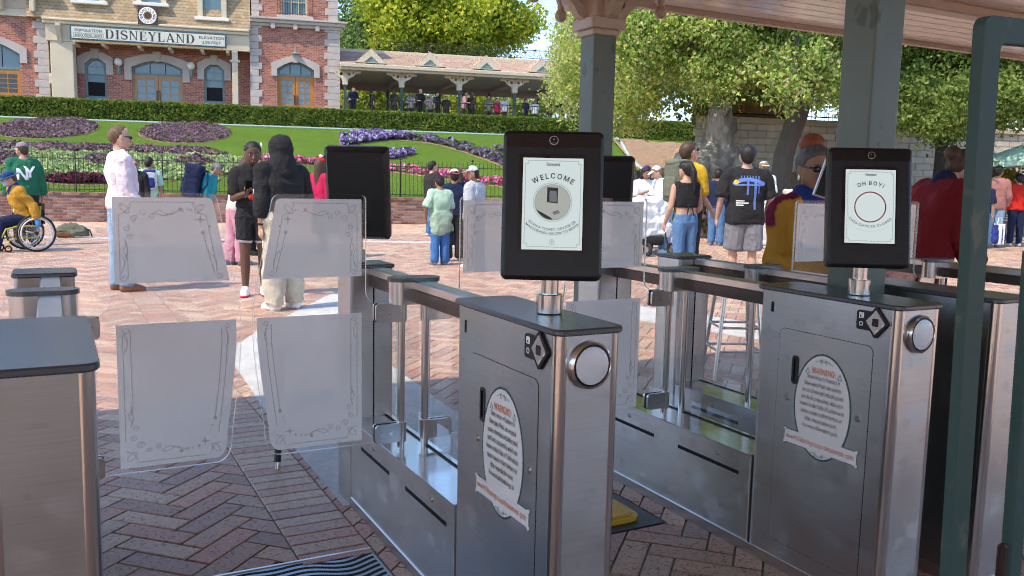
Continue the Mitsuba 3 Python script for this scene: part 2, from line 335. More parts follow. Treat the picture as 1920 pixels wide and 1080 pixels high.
# mulch bank: lofted between its upper and its lower edge
top = np.array([W(16.6, 42.2, 3.62), W(17.6, 42.2, 3.62), W(19, 41, 3.45), W(20.5, 37, 3.2), W(20.5, 33, 3.1), W(19.5, 29, 3.0), W(19, 26, 2.4)])
bot = np.array([W(12.1, 26.2, .78), W(12.6, 24.6, .8), W(12.2, 22.5, .74), W(11.3, 20.6, .62), W(11.8, 19.6, .5), W(13.5, 19.2, .46), W(16.5, 19.4, .46)])
def resample(a, n):
    s = np.r_[0, np.cumsum(np.linalg.norm(np.diff(a, axis=0), axis=1))]; t = np.linspace(0, s[-1], n); return np.stack([np.interp(t, s, a[:, k]) for k in range(3)], 1)
tp, bt = resample(top, 50), resample(bot, 50); w = np.linspace(0, 1, 40)[None, :, None]
gr = bt[:, None] * (1 - w) + tp[:, None] * w; gr[..., 2] += .10 * np.sin(w[..., 0] * math.pi) * 1.2 + .16 * (meshkit.fbm(gr * [2.2, 2.2, 2.2], 4) - .5) + .05 * (meshkit.noise(gr * 9) - .5)
a = (np.arange(49)[:, None] * 40 + np.arange(39)[None]).ravel()
mat('mulch', proc(lambda p, n, uv: mix(mix((.30, .20, .13), (.20, .13, .085), fbm(p.x * 3, p.y * 3, p.z * 3, 3)), (.40, .30, .20), smoothstep(.5, .8, noise(p.x * 25, p.y * 25, p.z * 25)))), .95, spec=.1)
bump('mulch', lambda p, n, uv: noise(p.x * 22, p.y * 22, p.z * 22), .06, 1e-2)
struct('mulch_bank', trimesh.Trimesh(gr.reshape(-1, 3), np.vstack([np.c_[a, a + 41, a + 40], np.c_[a, a + 1, a + 41]]), process=False), 'mulch', 'brown mulch bank below the trees', smooth=True)
mat('edging', (.30, .42, .38), .6)
k = thing('lawn_edging', 'pale green edging strip between lawn and hedge, curving down along the mulch', 'edging')
scene[k] = mikit.ply(cat([S(tube([(-26, 41.9, lawn_z(41.9) + .04), (0, 41.9, lawn_z(41.9) + .05), (16.8, 41.9, lawn_z(41.9) + .05)], .06, 6)),
    S(tube([(16.8, 41.9, 3.6), (15.9, 38.8, 3.1), (14.7, 35.1, 2.42), (13.8, 31.5, 1.8), (12.6, 28, 1.15), (11.9, 26.3, .82)], .09, 6))]), 'edging', True)

# ------------------------------------------------------------------ plaza wall, its bricks and the iron fence
def wbrick_fn(p, n, uv):
    u = p.x * float(UD[0]) + p.y * float(UD[1]); r = dr.floor(p.z / .077); c = dr.floor(u / .225 + .5 * (r - 2 * dr.floor(r / 2)))
    return pick(cell_rand(c, r, 5), [(.20, .095, .07), (.26, .13, .10), (.30, .17, .13), (.16, .085, .075), (.33, .21, .17), (.23, .10, .075)]) * (.75 + .5 * fbm(p.x * 9, p.y * 9, p.z * 30, 3))
mat('wall_brick', proc(wbrick_fn), .85, spec=.2)
mat('mortar', (.44, .40, .36), .95)
wall = thing('garden_wall', 'low brown brick retaining wall below the iron fence and lawn', 'wall')
WV = 25.8
part(wall, 'mortar_core', S(bx(-14, 11.2, WV + .012, WV + .3, 0, .70)), 'mortar')
brk = S(bx(0, .213, 0, .06, 0, .062, .005)); bp = mikit.ply(brk, 'wall_brick')
cells = []
for r in range(9):
    for c in range(-63, 51):
        u = (c - .5 * (r % 2)) * .225
        if -14 <= u and u + .225 < 11.2: cells.append((u, r))
vis = sorted(cells, key=lambda q: abs(q[0] - 2.5) + .1 * q[1])
lst = []
for i, (u, r) in enumerate(vis):
    o = W(u, WV - .004 * rng.random(), r * .077 + .003)
    if i < 240: part(wall, 'brick', bp, None, tw=T().translate(o.tolist()))
    else: m = brk.copy(); m.vertices += o; lst.append(m)
part(wall, 'brickwork', cat(lst), 'wall_brick', kind='stuff')
caps = []
for i, c in enumerate(range(-180, 147)):
    m = bx(c * .077, c * .077 + .072, WV - .03, WV + .3, .695, .775, .006)
    if i % 6 == 0 and i < 360: part(wall, 'coping_brick', S(m), 'wall_brick')
    else: caps.append(m)
part(wall, 'coping_brickwork', S(cat(caps)), 'wall_brick', kind='stuff')
mat('iron', (.018, .022, .016), .55, .2)
fence = thing('iron_fence', 'thin black iron fence on the brown brick wall in front of the lawn', 'fence')
def fence_run(f, pts, h, zf, sp=.125, post=2.2, rails=(.08, .86)):
    pts = np.asarray(pts, float); s = np.r_[0, np.cumsum(np.linalg.norm(np.diff(pts[:, :2], axis=0), axis=1))]; L = s[-1]
    at = lambda t: np.array([np.interp(t, s, pts[:, k]) for k in range(3)])
    pk = []
    for t in np.arange(0, L, sp):
        p = at(t); pk += [cyl(p + [0, 0, .03], p + [0, 0, h * .95], .0075, .0075, 5), cyl(p + [0, 0, h * .95], p + [0, 0, h * 1.02], .013, .001, 5)]
    part(f, 'pickets', cat(pk), 'iron', kind='stuff')
    for t in np.arange(0, L + .01, post):
        p = at(t); part(f, 'post', cat([cyl(p, p + [0, 0, h * 1.03], .018, n=6), sph(p + [0, 0, h * 1.07], .035, 1)]), 'iron')
    for q in rails:
        part(f, 'rail', tube([at(t) + [0, 0, h * q] for t in np.linspace(0, L, max(2, int(L / 1.5)))], .012, 5), 'iron')
fence_run(fence, [W(-14, WV + .2, .77), W(11.2, WV + .2, .77), W(12.0, 25.4, .77)], 1.06, None)
# nearer planter on the right: curved low brick wall with its own fence and stones
pl = thing('planter_wall', 'low red brick planter wall under the tree, past the people on the right', 'wall')
pc = resample(np.array([W(11.3, 25.3, 0), W(11.6, 24, 0), W(11.4, 22, 0), W(10.6, 20.2, 0), W(10.9, 19.2, 0), W(12.5, 18.9, 0), W(15.5, 19.1, 0), W(19, 19.4, 0), W(26, 20, 0)]), 74)
lst, cnt = [], 0
core = []
for i in range(73):
    p, q = pc[i], pc[i + 1]; d = q - p; L = np.linalg.norm(d); nrm = np.array([d[1], -d[0], 0]) / L
    core.append(put(bx(0, L, -.24, -.012, 0, .42), frame(p, d, -nrm if False else np.cross((0, 0, 1), d))) if False else tri(m3.Manifold.hull_points(np.array([a + b * nrm + [0, 0, z] for a in (p, q) for b in (-.01, -.25) for z in (0, .41)]))))
    for r in range(6):
        t0 = .5 * (r % 2) - .25
        v = np.array([p + d * (t0 + a) + nrm * b + [0, 0, r * .075 + .004 + z] for a in (.015, .985) for b in (-.05, .006) for z in (0, .066)])
        m = tri(m3.Manifold.hull_points(v))
        if 22 < i < 62 and cnt < 200: part(pl, 'brick', m, 'wall_brick'); cnt += 1
        else: lst.append(m)
    part(pl, 'coping_brick', tri(m3.Manifold.hull_points(np.array([p + d * a + nrm * b + [0, 0, z] for a in (.02, .98) for b in (.03, -.27) for z in (.455, .52)]))), 'wall_brick')
part(pl, 'mortar_core', cat(core), 'mortar'); part(pl, 'brickwork', cat(lst), 'wall_brick', kind='stuff')
f2 = thing('iron_fence', 'black iron fence on the planter wall in front of the brown mulch bank', 'fence')
fence_run(f2, [p + [0, 0, .52] for p in pc[::2]], .82, None, .12, 2.4)
# ================================================================== turnstiles
def ysec(L, Wd, H, r=.02): return None
def side(mesh_yz, x):       # drawing in the plane (a, b) put on a face that looks towards -x: a runs towards -y, b upwards
    return put(mesh_yz, frame((x, 0, 0), (0, -1, 0), (0, 0, 1)))
def front(mesh, y):         # drawing put on a face that looks towards -y
    return put(mesh, frame((0, y, 0), (1, 0, 0), (0, 0, 1)))
def rrect(x0, x1, y0, y1, r): return sbox(x0 + r, y0 + r, x1 - r, y1 - r).buffer(r, quad_segs=6)
WARN = ['Some areas or features in', 'Disneyland Park can expose', 'you to chemicals including lead', 'and lead compounds, which are', 'known to the State of California to', 'cause cancer or birth defects or', 'other reproductive harm.', 'For more information go to:']
def sticker_parts():
    el = Point(0, 0).buffer(1, 32); el = shapely.affinity.scale(el, .119, .1765)
    face = ext(shapely.affinity.scale(el, .945, .962), .0014)
    ban = unary_union([sbox(-.150, -.149, .150, -.105)] + [Point(sx * .150, y).buffer(.006) for sx in (-1, 1) for y in (-.149, -.105)])
    b2 = ext(ban, .0024)
    tx = []
    ys = np.linspace(.088, -.078, 8)
    for s, y in zip(WARN, ys):
        half = .112 * math.sqrt(max(.05, 1 - (y / .1765) ** 2)) * .93
        m = text(s, .0135, .0006, .62); w = m.extents[0]
        if w > 2 * half: m.vertices[:, 0] *= 2 * half / w
        m.vertices += (0, y, .0014); tx.append(m)
    orn = []
    for sy, y in ((1, .150), (-1, -.160)):
        orn += [spiral((sx * .012, y), .008, 90, 1.1, sx * sy) for sx in (-1, 1)] + [[(-.035, y - .004 * sy), (-.018, y + .003), (0, y + .006 * sy), (.018, y + .003), (.035, y - .004 * sy)]]
    for sx in (-1, 1): orn.append([(sx * .066 - .009, .105), (sx * .066, .121), (sx * .066 + .009, .105), (sx * .066 - .009, .105)])
    ol = lines(orn, .0014, .0006); ol.vertices[:, 2] += .0014
    tw = text('WARNING:', .019, .0006, .72, True); tw.vertices += (0, .108, .0014)
    tu = text('www.P65Warnings.ca.gov/amusement-parks', .016, .0006, .5); tu.vertices[:, 0] *= .285 / tu.extents[0]; tu.vertices += (0, -.134, .0024)
    return [('rim', ext(unary_union([el, ban.buffer(.0025)]), .0008), 'ink_teal'), ('face', cat([face, b2]), 'sticker_white'), ('lettering', cat(tx + [ol]), 'ink'), ('orange_lettering', cat([tw, tu]), 'ink_orange')]
STK = None
# glass leaf, drawn with its hinge edge at x = 0 and its free edge at x > 0
def leaf_outline():
    pts = [(0, 1.245)] + [(.018 - .018 * math.cos(a), 1.245 + .018 * math.sin(a)) for a in np.linspace(.3, math.pi / 2, 5)]
    pts += [(.285, 1.263)] + [(.285 + .03 * math.sin(a), 1.233 + .03 * math.cos(a)) for a in np.linspace(.2, 1.35, 5)]
    free = np.array([(.318, 1.22), (.335, 1.13), (.355, 1.02), (.372, .93), (.379, .86), (.378, .78), (.370, .69), (.357, .58), (.345, .49)])
    t = np.linspace(0, 8, 33); pts += [tuple(p) for p in np.c_[np.interp(t, range(9), free[:, 0]), np.interp(t, range(9), free[:, 1])]]
    pts += [(.345 - .05 * (1 - math.cos(a)), .47 - .07 * math.sin(a)) for a in np.linspace(.2, math.pi / 2, 7)]
    pts += [(-.125, .400), (-.125, .48), (-.112, .49), (-.112, .82), (-.125, .83), (-.125, .893), (-.045, .893)]
    pts += [(-.045 + .045 * math.sin(a), .938 - .045 * math.cos(a)) for a in np.linspace(.2, math.pi / 2, 7)]
    return Polygon(pts).buffer(0)
OUT = leaf_outline()
def inset_film(z0, z1, low):
    P = OUT.buffer(-.014)
    return P.intersection(sbox(.013, z0, .5, z1))
FUP, FLO = inset_film(.989, 1.4, False), inset_film(.3, .863, True)
def film_art():
    up, lo = [], []
    def free_x(z): return float(np.interp(z, [.43, .49, .58, .69, .78, .86, .93, 1.02, 1.13, 1.22], [.30, .331, .343, .356, .364, .365, .358, .341, .321, .304]))
    # upper field: frame line, corner scrolls, a run of dots with a star
    zs = np.linspace(1.195, 1.02, 12)
    up += [[(.03, 1.02), (.03, 1.195)], [(.065, 1.235), (.25, 1.235)], [(free_x(z) - .03, z) for z in zs]]
    lo += [[(.03, .83), (.03, .50)], [(.065, .43), (.265, .43)], [(free_x(z) - .028, z) for z in np.linspace(.83, .50, 14)]]
    for F, zc, sg, fx in ((up, 1.215, 1, .258), (lo, .45, -1, .295)):
        for cx, m in ((.047, 1), (fx, -1)):
            el = np.array([(.011 * math.cos(a) * 1.6, .008 * math.sin(a)) for a in np.linspace(0, 6.283, 20)])
            ca = math.radians(45 * m * -sg); el = el @ np.array([[math.cos(ca), math.sin(ca)], [-math.sin(ca), math.cos(ca)]])
            F.append(el + (cx, zc)); F.append([(cx + m * .018, zc + sg * .02), (cx + m * .013, zc + sg * .004), (cx, zc - sg * .012), (cx - m * .017, zc - sg * .019)])
        z2 = zc - sg * .028
        F += [spiral((.072, z2 - sg * .004), .013, 0, 1.2, 1), spiral((.098, z2 + sg * .014), .010, 200, 1.2, -1), spiral((.124, z2 + sg * .004), .011, 30, 1.2, 1), spiral((.050, z2 - sg * .030), .011, 60, 1.2, -1), spiral((.060, z2 - sg * .058), .010, 20, 1.2, 1)]
        F += [[(.130 + .085 * t, z2 + sg * (.016 + .006 * math.sin(9 * t))) for t in np.linspace(0, 1, 14)], [(.135 + .05 * t, z2 + sg * (.014 - .009 * math.sin(3.1 * t) + .004 * t)) for t in np.linspace(0, 1, 9)], [(.045 + .005 * math.sin(9 * t), z2 - sg * (.065 + .065 * t)) for t in np.linspace(0, 1, 14)], [(.045 + .008 * math.sin(3.1 * t), z2 - sg * (.07 + .05 * t)) for t in np.linspace(0, 1, 9)]]
    for x in (.037,):
        up += [spiral((x + .004, 1.006), .011, 180, 1.2, 1), [(x - .007, 1.006), (x - .007, 1.06)], [(x + .015, 1.006), (x + .015, 1.10)], [(x - .004 + .010 * abs(math.sin(3 * t)), 1.02 + .06 * t) for t in np.linspace(0, 1, 14)]]
        lo += [spiral((x + .004, .846), .011, 180, 1.2, 1), [(x + .015, .846), (x + .015, .56)], [(x - .004 + .010 * abs(math.sin(3 * t)), .835 - .06 * t) for t in np.linspace(0, 1, 14)]]
    fx1, fx2 = free_x(1.006) - .028, free_x(.846) - .028
    up += [spiral((fx1, 1.008), .011, 0, 1.2, -1), [(fx1 - .013, 1.008), (free_x(1.1) - .047, 1.10), (free_x(1.14) - .05, 1.14)], [(fx1 - .008 + .010 * abs(math.sin(3 * t)) - .02 * t, 1.02 + .06 * t) for t in np.linspace(0, 1, 14)]]
    lo += [spiral((fx2, .846), .011, 0, 1.2, -1), [(free_x(z) - .045, z) for z in np.linspace(.84, .55, 12)], [(fx2 - .006 + .010 * abs(math.sin(3 * t)), .835 - .06 * t) for t in np.linspace(0, 1, 14)]]
    def solid(pts, stars, base):
        return unary_union([LineString(p).buffer(.0011, quad_segs=2) for p in base] + [Point(x, z).buffer(r, 6) for x, z, r in pts] + [star(c, r, .2) for c, r in stars])
    U = solid([(.205, 1.213, .006), (.225, 1.213, .002), (.237, 1.212, .003), (.256, 1.202, .004), (.29, 1.16, .003), (free_x(1.14) - .05, 1.14, .006)], [((.262, 1.182), .018)], up)
    Lw = solid([(.19, .452, .006), (.21, .454, .002), (.225, .457, .003), (.243, .461, .004), (.28, .51, .002), (.285, .525, .0025), (free_x(.55) - .045, .548, .006)], [((.262, .475), .017)], lo)
    return U.intersection(FUP.buffer(-.003)), Lw.intersection(FLO.buffer(-.003))
ART = film_art()
def leaf(parent, xh, sgn, y=2.84, lab=None):
    M = frame((xh, y, 0), (sgn, 0, 0), (0, 0, 1))
    def flat(poly, off, d=None):
        tm = shapely.affinity.scale(poly, sgn, 1, origin=(0, 0))
        m = ext(tm, .0003)
        m = m.copy(); v = m.vertices.copy(); m.vertices = np.c_[v[:, 0] + xh, y - off - v[:, 2], v[:, 1]]; m.invert(); return m
    def one(poly, off):
        vv, ff = trimesh.creation.triangulate_polygon(poly, engine='earcut'); vv = np.asarray(vv)
        return trimesh.Trimesh(np.c_[vv[:, 0] * sgn + xh, np.full(len(vv), y - off), vv[:, 1]], ff, process=False)
    k = part(parent, 'glass_leaf', one(OUT, 0), 'glass', label=lab)
    o = np.array(OUT.exterior.coords)[:-1]; n = len(o); i = np.arange(n); j = (i + 1) % n
    v = np.vstack([np.c_[o[:, 0] * sgn + xh, np.full(n, y + dy), o[:, 1]] for dy in (-.005, .005)])
    part(k, 'polished_edge', trimesh.Trimesh(v, np.vstack([np.c_[i, j, j + n], np.c_[i, j + n, i + n]]), process=False), 'glass_edge')
    for F, A in ((FUP, ART[0]), (FLO, ART[1])):
        part(k, 'frosted_film', one(F, -.002), 'film'); part(k, 'scroll_ornament', flat(A, -.0012), 'film_line', kind='stuff')
def turnstile(x0, wd, label, side_fittings=True, light=True, leaves=(True, True), front_on=True):
    global STK
    x1, xc = x0 + wd, x0 + wd / 2
    t = thing('turnstile', label, 'turnstile', 'steel turnstiles in the row of entrance gates')
    ST = {k: mikit.ply(m, b) for k, m, b in ()}
    brushed(t, 'front_cabinet', vbox(x0, x1, 1.70, 2.27, 0, .966, .026, .001, 6))
    for xx in (x0 + .001, x1 - .001):
        part(t, 'corner_trim', cyl((xx + (.019 if xx < xc else -.019), 1.7195, .002), (xx + (.019 if xx < xc else -.019), 1.7195, .9655), .0208, n=28), 'steel_bright', 40)
    part(t, 'cabinet_lid', vbox(x0 - .009, x1 + .009, 1.688, 2.285, .966, .982, .03, .004, 8), 'lid', 40)
    part(t, 'kick_strip', vbox(x0 - .004, x1 + .004, 1.696, 3.296, 0, .042, .02, .002), 'steel_satin', 30)
    if side_fittings:
        d = brushed(t, 'service_door', side(ext(rrect(-2.163, -1.781, .10, .845, .022), .0012), x0 - .0002))
        part(d, 'seam', side(ext(rrect(-2.1645, -1.7795, .0985, .8465, .0235).difference(rrect(-2.163, -1.781, .10, .845, .022)), .0006), x0 - .0001), 'black_slot')
        hp = rrect(-2.100, -2.070, .665, .762, .012)
        part(d, 'handle', side(cat([ext(hp, .0022), put(ext(rrect(-2.093, -2.087, .675, .752, .003), .006), np.eye(4))]), x0 - .001), 'black_gloss')
        for a, b in ((-2.116, .612), (-1.82, .612)):
            part(d, 'screw', side(put(cat([cyl((0, 0, 0), (0, 0, .004), .0105, .009), cyl((0, 0, .004), (0, 0, .0045), .003, n=6)]), np.array([[1, 0, 0, a], [0, 1, 0, b], [0, 0, 1, 0], [0, 0, 0, 1.]])), x0 - .0012), 'steel_bright', 30)
        part(t, 'side_slot', side(ext(sbox(-2.212, .893, -2.200, .928), .0008), x0), 'black_slot')
        r = part(t, 'ticket_reader', side(ext(unary_union([Polygon([(-1.775 + .038 * 1.0, .921), (-1.775, .963), (-1.775 - .038, .921), (-1.775, .879)]).buffer(.005, 4), rrect(-1.845, -1.78, .893, .952, .008)]), .007), x0), 'black_plastic')
        part(r, 'reader_window', side(ext(Polygon([(-1.775 + .032, .921), (-1.775, .956), (-1.775 - .032, .921), (-1.775, .886)]).buffer(.002), .0076), x0), 'steel_satin')
        part(r, 'reader_eye', side(ext(rrect(-1.786, -1.764, .909, .933, .004), .0086), x0), 'black_gloss')
        part(r, 'reader_symbols', side(cat([ext(rrect(-1.836, -1.818, .928, .946, .002).difference(Polygon([(-1.833, .931), (-1.824, .931), (-1.833, .94)])), .0078), ring((-1.827, .911), .006, .0028, .0078, 20), lines([[(-1.77, .893), (-1.765, .899)], [(-1.75, .912), (-1.745, .918)]], .004, .0082)]), x0), 'sticker_white')
        k = None
        if STK is None: STK = sticker_parts()
        for i, (nm, m, b) in enumerate(STK):
            mm = side(put(m, np.array([[1, 0, 0, -1.963], [0, 1, 0, .6115], [0, 0, 1, .0012], [0, 0, 0, 1.]])), x0)
            if i == 0: k = part(t, 'warning_sticker', mm, b, label='white oval warning sticker with a banner')
            else: part(k, nm, mm, b, kind='stuff' if 'letter' in nm else None)
    if light:
        k = part(t, 'tap_light', front(put(lathe([(0, 0), (.056, 0), (.0585, .004), (.057, .011), (.0515, .0155), (.049, .012), (.0, .012)], 48), np.array([[1, 0, 0, xc], [0, 1, 0, .893], [0, 0, 1, 0], [0, 0, 0, 1.]])), 1.70), 'steel_bright', 35)
        part(k, 'dark_ring', front(put(lathe([(.049, .0118), (.049, .0148), (.0458, .0152), (.0455, .0118)], 48), np.array([[1, 0, 0, xc], [0, 1, 0, .893], [0, 0, 1, 0], [0, 0, 0, 1.]])), 1.70), 'black_plastic', 35)
        part(k, 'light_lens', front(put(lathe([(.0457, .0125), (.0455, .0145), (.034, .018), (.017, .0198), (0, .0205)], 48), np.array([[1, 0, 0, xc], [0, 1, 0, .893], [0, 0, 1, 0], [0, 0, 0, 1.]])), 1.70), 'lens_white', True)
    lb = brushed(t, 'low_base', bx(x0 + .002, x1 - .004, 2.272, 3.29, .002, .36, .003))
    part(lb, 'top_plate', bx(x0 - .001, x1 - .001, 2.272, 3.291, .3595, .3625, .001), 'steel_top')
    for sg, xs in ((-1, x0 + .002), (1, x1 - .004)):
        for ya, yb in ((2.33, 2.68), (2.84, 3.16)):
            part(lb, 'slot', bx(min(xs, xs + sg * .0008), max(xs, xs + sg * .0008), ya, yb, .272, .286), 'black_slot')
        for yy in (2.45, 3.02): part(lb, 'screw', cyl((xs, yy, .32), (xs + sg * .004, yy, .32), .010, .009), 'steel_bright', 30)
    brushed(t, 'rear_post', vbox(x0, x1, 3.292, 3.47, 0, .966, .012, .001, 4))
    part(t, 'post_groove', bx(xc + .004, xc + .010, 3.2908, 3.2925, .04, .93), 'black_slot')
    part(t, 'post_lid', vbox(x0 - .008, x1 + .008, 3.283, 3.48, .966, .981, .02, .004, 5), 'lid', 40)
    rl = part(t, 'rail', bx(xc - .012, xc + .048, 2.272, 3.29, .938, .970, .004), 'steel_satin')
    part(rl, 'rail_underside', bx(xc - .009, xc + .045, 2.272, 3.29, .895, .9378), 'rail_dark')
    st = shapely.LineString([(xc - .048, 2.84), (xc + .048, 2.84)]).buffer(.041, quad_segs=10)
    dm = ext(st, .078); dm.vertices[:, 2] += .888
    dr_ = part(t, 'hinge_drum', dm, 'steel_satin', 30)
    dm = ext(st.buffer(.006), .014); dm.vertices[:, 2] += .967; part(dr_, 'drum_lid', dm, 'lid', 30)
    gx = x0 + .15 * wd / .18
    part(t, 'fixed_glass', cat([trimesh.Trimesh([[gx, a, .36], [gx, b, .36], [gx, b, .90], [gx, a, .90]], [[0, 1, 2], [0, 2, 3]], process=False) for a, b in ((2.272, 2.80), (2.88, 3.29))]), 'glass')
    part(t, 'glass_seal', bx(gx - .004, gx + .004, 2.272, 3.29, .36, .367), 'rubber')
    for sg in (-1, 1):
        px = xc + sg * .045
        hp = part(t, 'hinge_post', cat([cyl((px, 2.84, .335), (px, 2.84, .889), .0135, n=18)]), 'steel_bright', 40)
        if leaves[0 if sg < 0 else 1]:
            for z in (.43, .86):
                pl_ = rrect(-.099, .0, -.033, .033, .014) if sg < 0 else rrect(0, .099, -.033, .033, .014)
                for yo in (-.018, .0075):
                    m = ext(pl_, .0105); m.vertices = np.c_[m.vertices[:, 0] + px, 2.84 + yo + m.vertices[:, 2], m.vertices[:, 1] + z]; m.invert(); b = part(hp, 'hinge_bracket', m, 'steel_satin', 30)
                part(hp, 'bracket_gasket', bx(px + sg * .014 if sg > 0 else px - .097, px + .097 if sg > 0 else px - .014, 2.8328, 2.8472, z - .031, z + .031), 'rubber')
                part(hp, 'collar', cyl((px, 2.84, z - .035), (px, 2.84, z + .035), .0195, n=20), 'steel_satin', 40)
                for q in (.045, .078): part(hp, 'bracket_screw', cyl((px + sg * q, 2.822, z), (px + sg * q, 2.8195, z), .008, .007, 14), 'steel_bright', 30)
            leaf(t, px + sg * .130, sg)
    return t
turnstile(-.128, .182, 'steel turnstile nearest the left edge of the photo, blue-grey lid, no sticker', side_fittings=False, light=False, leaves=(False, True))
turnstile(1.018, .178, 'steel turnstile under the welcome screen, oval warning sticker on its side')
turnstile(2.180, .188, 'steel turnstile under the closed-gate screen, oval warning sticker on its side', leaves=(True, False))
turnstile(2.640, .190, 'steel turnstile behind the green gate post, right of the closed-gate turnstile', leaves=(False, True), side_fittings=False, light=False)
turnstile(3.800, .190, 'farthest steel turnstile at the right edge, partly hidden by the green gate', side_fittings=False, leaves=(True, False), light=False)

# ------------------------------------------------------------------ ticket terminals
def emitter(v, rad):
    return {**mikit.ply(trimesh.Trimesh(v, [[0, 1, 2], [0, 2, 3]], process=False)), 'emitter': {'type': 'area', 'radiance': {'type': 'rgb', 'value': rad}}, 'bsdf': {'type': 'diffuse', 'reflectance': {'type': 'rgb', 'value': [.05, .05, .05]}}}
def terminal(x, y, yaw, tilt, label, art=None, h0=.982):
    t = thing('ticket_terminal', label, 'ticket terminal', 'black ticket screens on poles')
    p = part(t, 'pole', cyl((x, y, h0 + .001), (x, y, 1.16), .0225, n=32), 'steel_bright', 40)
    part(p, 'collar', cat([vbox(x - .0335, x + .0335, y - .0335, y + .0335, h0 + .001, h0 + .052, .0333, .002, 10)]), 'steel_bright', 30)
    c = np.array([x, y, 1.255]); nrm = np.array([-math.sin(math.radians(yaw)), -math.cos(math.radians(yaw)), 0.0])
    xr = np.array([-nrm[1], nrm[0], 0]); ct, s_ = math.cos(math.radians(tilt)), math.sin(math.radians(tilt))
    yu = np.array([0, 0, ct]) - nrm * s_; n2 = np.cross(xr, yu)
    M = frame(c + n2 * .03, xr, yu)
    hx, hy = .126, .187
    pts = [];
    for zz, ins in ((.022, .007), (.014, 0.0), (-.02, 0.0), (-.052, .016)):
        for cx, cy, a0 in ((1, 1, 0), (-1, 1, 90), (-1, -1, 180), (1, -1, 270)):
            for i in range(5):
                a = math.radians(a0 + 22.5 * i); r = .014; pts.append((cx * (hx - r - ins) + r * math.cos(a), cy * (hy - r - ins) + r * math.sin(a), zz))
    hs = tri(m3.Manifold.hull_points(np.array(pts)))
    part(t, 'housing', put(hs, M), 'black_plastic', 40)
    part(t, 'top_band', put(ext(rrect(-hx + .008, hx - .008, hy - .042, hy - .009, .006), .0008), M @ trimesh.transformations.translation_matrix((0, 0, .0222))), 'black_gloss')
    cm = put(lathe([(0, .001), (.0115, .001), (.0125, .003), (.0125, .0045), (.009, .005), (.0075, .003), (0, .004)], 30), M @ trimesh.transformations.translation_matrix((0, hy - .0255, .0225)))
    cp = part(t, 'camera', cm, 'black_gloss', 30)
    part(cp, 'lens_glint', put(cat([ring((0, 0), .0105, .0018, .0006, 30), text('+', .008, .0006)]), M @ trimesh.transformations.translation_matrix((0, hy - .0255, .0272))), 'steel_satin')
    if art is None:
        part(t, 'screen', put(ext(rrect(-.085, .085, -.118, .112, .004), .0006), M @ trimesh.transformations.translation_matrix((0, 0, .0222))), 'black_gloss'); return t
    w2, b0, b1 = .0755, -.1125, .1175
    part(t, 'screen_bezel', put(ext(sbox(-w2 - .010, b0 - .006, w2 + .006, b1 + .010), .0006), M @ trimesh.transformations.translation_matrix((0, 0, .0222))), 'black_gloss')
    z = .0238; q = np.array([(-w2, b0, z, 1), (w2, b0, z, 1), (w2, b1, z, 1), (-w2, b1, z, 1)]) @ M.T
    k = part(t, 'lit_screen', emitter(q[:, :3], [.112, .128, .126]), None)
    for nm, mm, b in art:
        if nm == 'gate_picture':
            q = put(mm, M @ trimesh.transformations.translation_matrix((0, (b0 + b1) / 2, z + .0004))); part(k, nm, {**mikit.ply(q), 'emitter': {'type': 'area', 'radiance': {'type': 'rgb', 'value': [.070, .072, .066]}}, 'bsdf': {'type': 'diffuse', 'reflectance': {'type': 'rgb', 'value': [.05, .05, .05]}}}, None); continue
        part(k, nm, put(mm, M @ trimesh.transformations.translation_matrix((0, (b0 + b1) / 2, z + .0004))), b, kind='stuff' if 'lette' in nm or 'lines' in nm else None)
    return t
def border():
    a, b, r = .069, .108, .007
    P = [(-a + r, b), (a - r, b), (a - r, b - r), (a, b - r), (a, -b + r), (a - r, -b + r), (a - r, -b), (-a + r, -b), (-a + r, -b + r), (-a, -b + r), (-a, b - r), (-a + r, b - r), (-a + r, b)]
    return lines([P], .0008)
def sh(m, x, y): m = m.copy(); m.vertices += (x, y, 0); return m
brand = sh(text('Disneyland', .0075, .0005, .62, True), 0, .0955)
dots = lambda R, y, n, a, up=1: ext(unary_union([Point(R * math.sin(t), y + up * R * math.cos(t)).buffer(.0006, 3) for t in np.radians(np.linspace(-a, a, n))]), .0005)
welcome = [('lettering', cat([brand, sh(arc_text('WELCOME', .0125, .085, True, .0005, True, 1.12), 0, -.021), sh(arc_text('SCAN A TICKET, DEVICE OR', .0058, .085, False, .0005, True, 1.0), 0, .0185 + .005), sh(arc_text('MAGICBAND+ BELOW TO BEGIN', .0058, .095, False, .0005, True, 1.0), 0, .0185 + .005), sh(text('?', .006, .0005, 1, True), 0, -.0985)]), 'screen_ink'),
           ('border_lines', cat([border(), ring((0, .004), .0485, .0008), ring((0, .004), .0445, .0010), dots(.052, .004, 25, 60), dots(.098, -.021, 24, 33), dots(.103, .023, 30, 32, -1), ring((0, -.0955), .006, .0008)]), 'screen_line'),
           ('gate_picture', ext(Point(0, .004).buffer(.0438, 24), .0003), 'picture_grey')]
mat('picture_grey', (.42, .42, .40), .6); mat('picture_dark', (.05, .055, .055), .6); mat('picture_light', (.32, .36, .36), .5)
circ = Point(0, .004).buffer(.0435, 24)
welcome += [('picture_gate', ext(unary_union([Polygon([(-.06, -.022), (-.06, -.004), (-.002, -.035), (.01, -.06), (-.02, -.06)]), Polygon([(-.014, .004), (-.014, .042), (.013, .040), (.013, .001)])]).intersection(circ), .0006), 'picture_dark'),
            ('picture_screen', ext(unary_union([Polygon([(-.008, .006), (-.008, .033), (.010, .032), (.010, .004)]), Polygon([(.000, -.020), (.014, -.015), (.020, -.022), (.004, -.028)])]).intersection(circ), .0009), 'picture_light')]
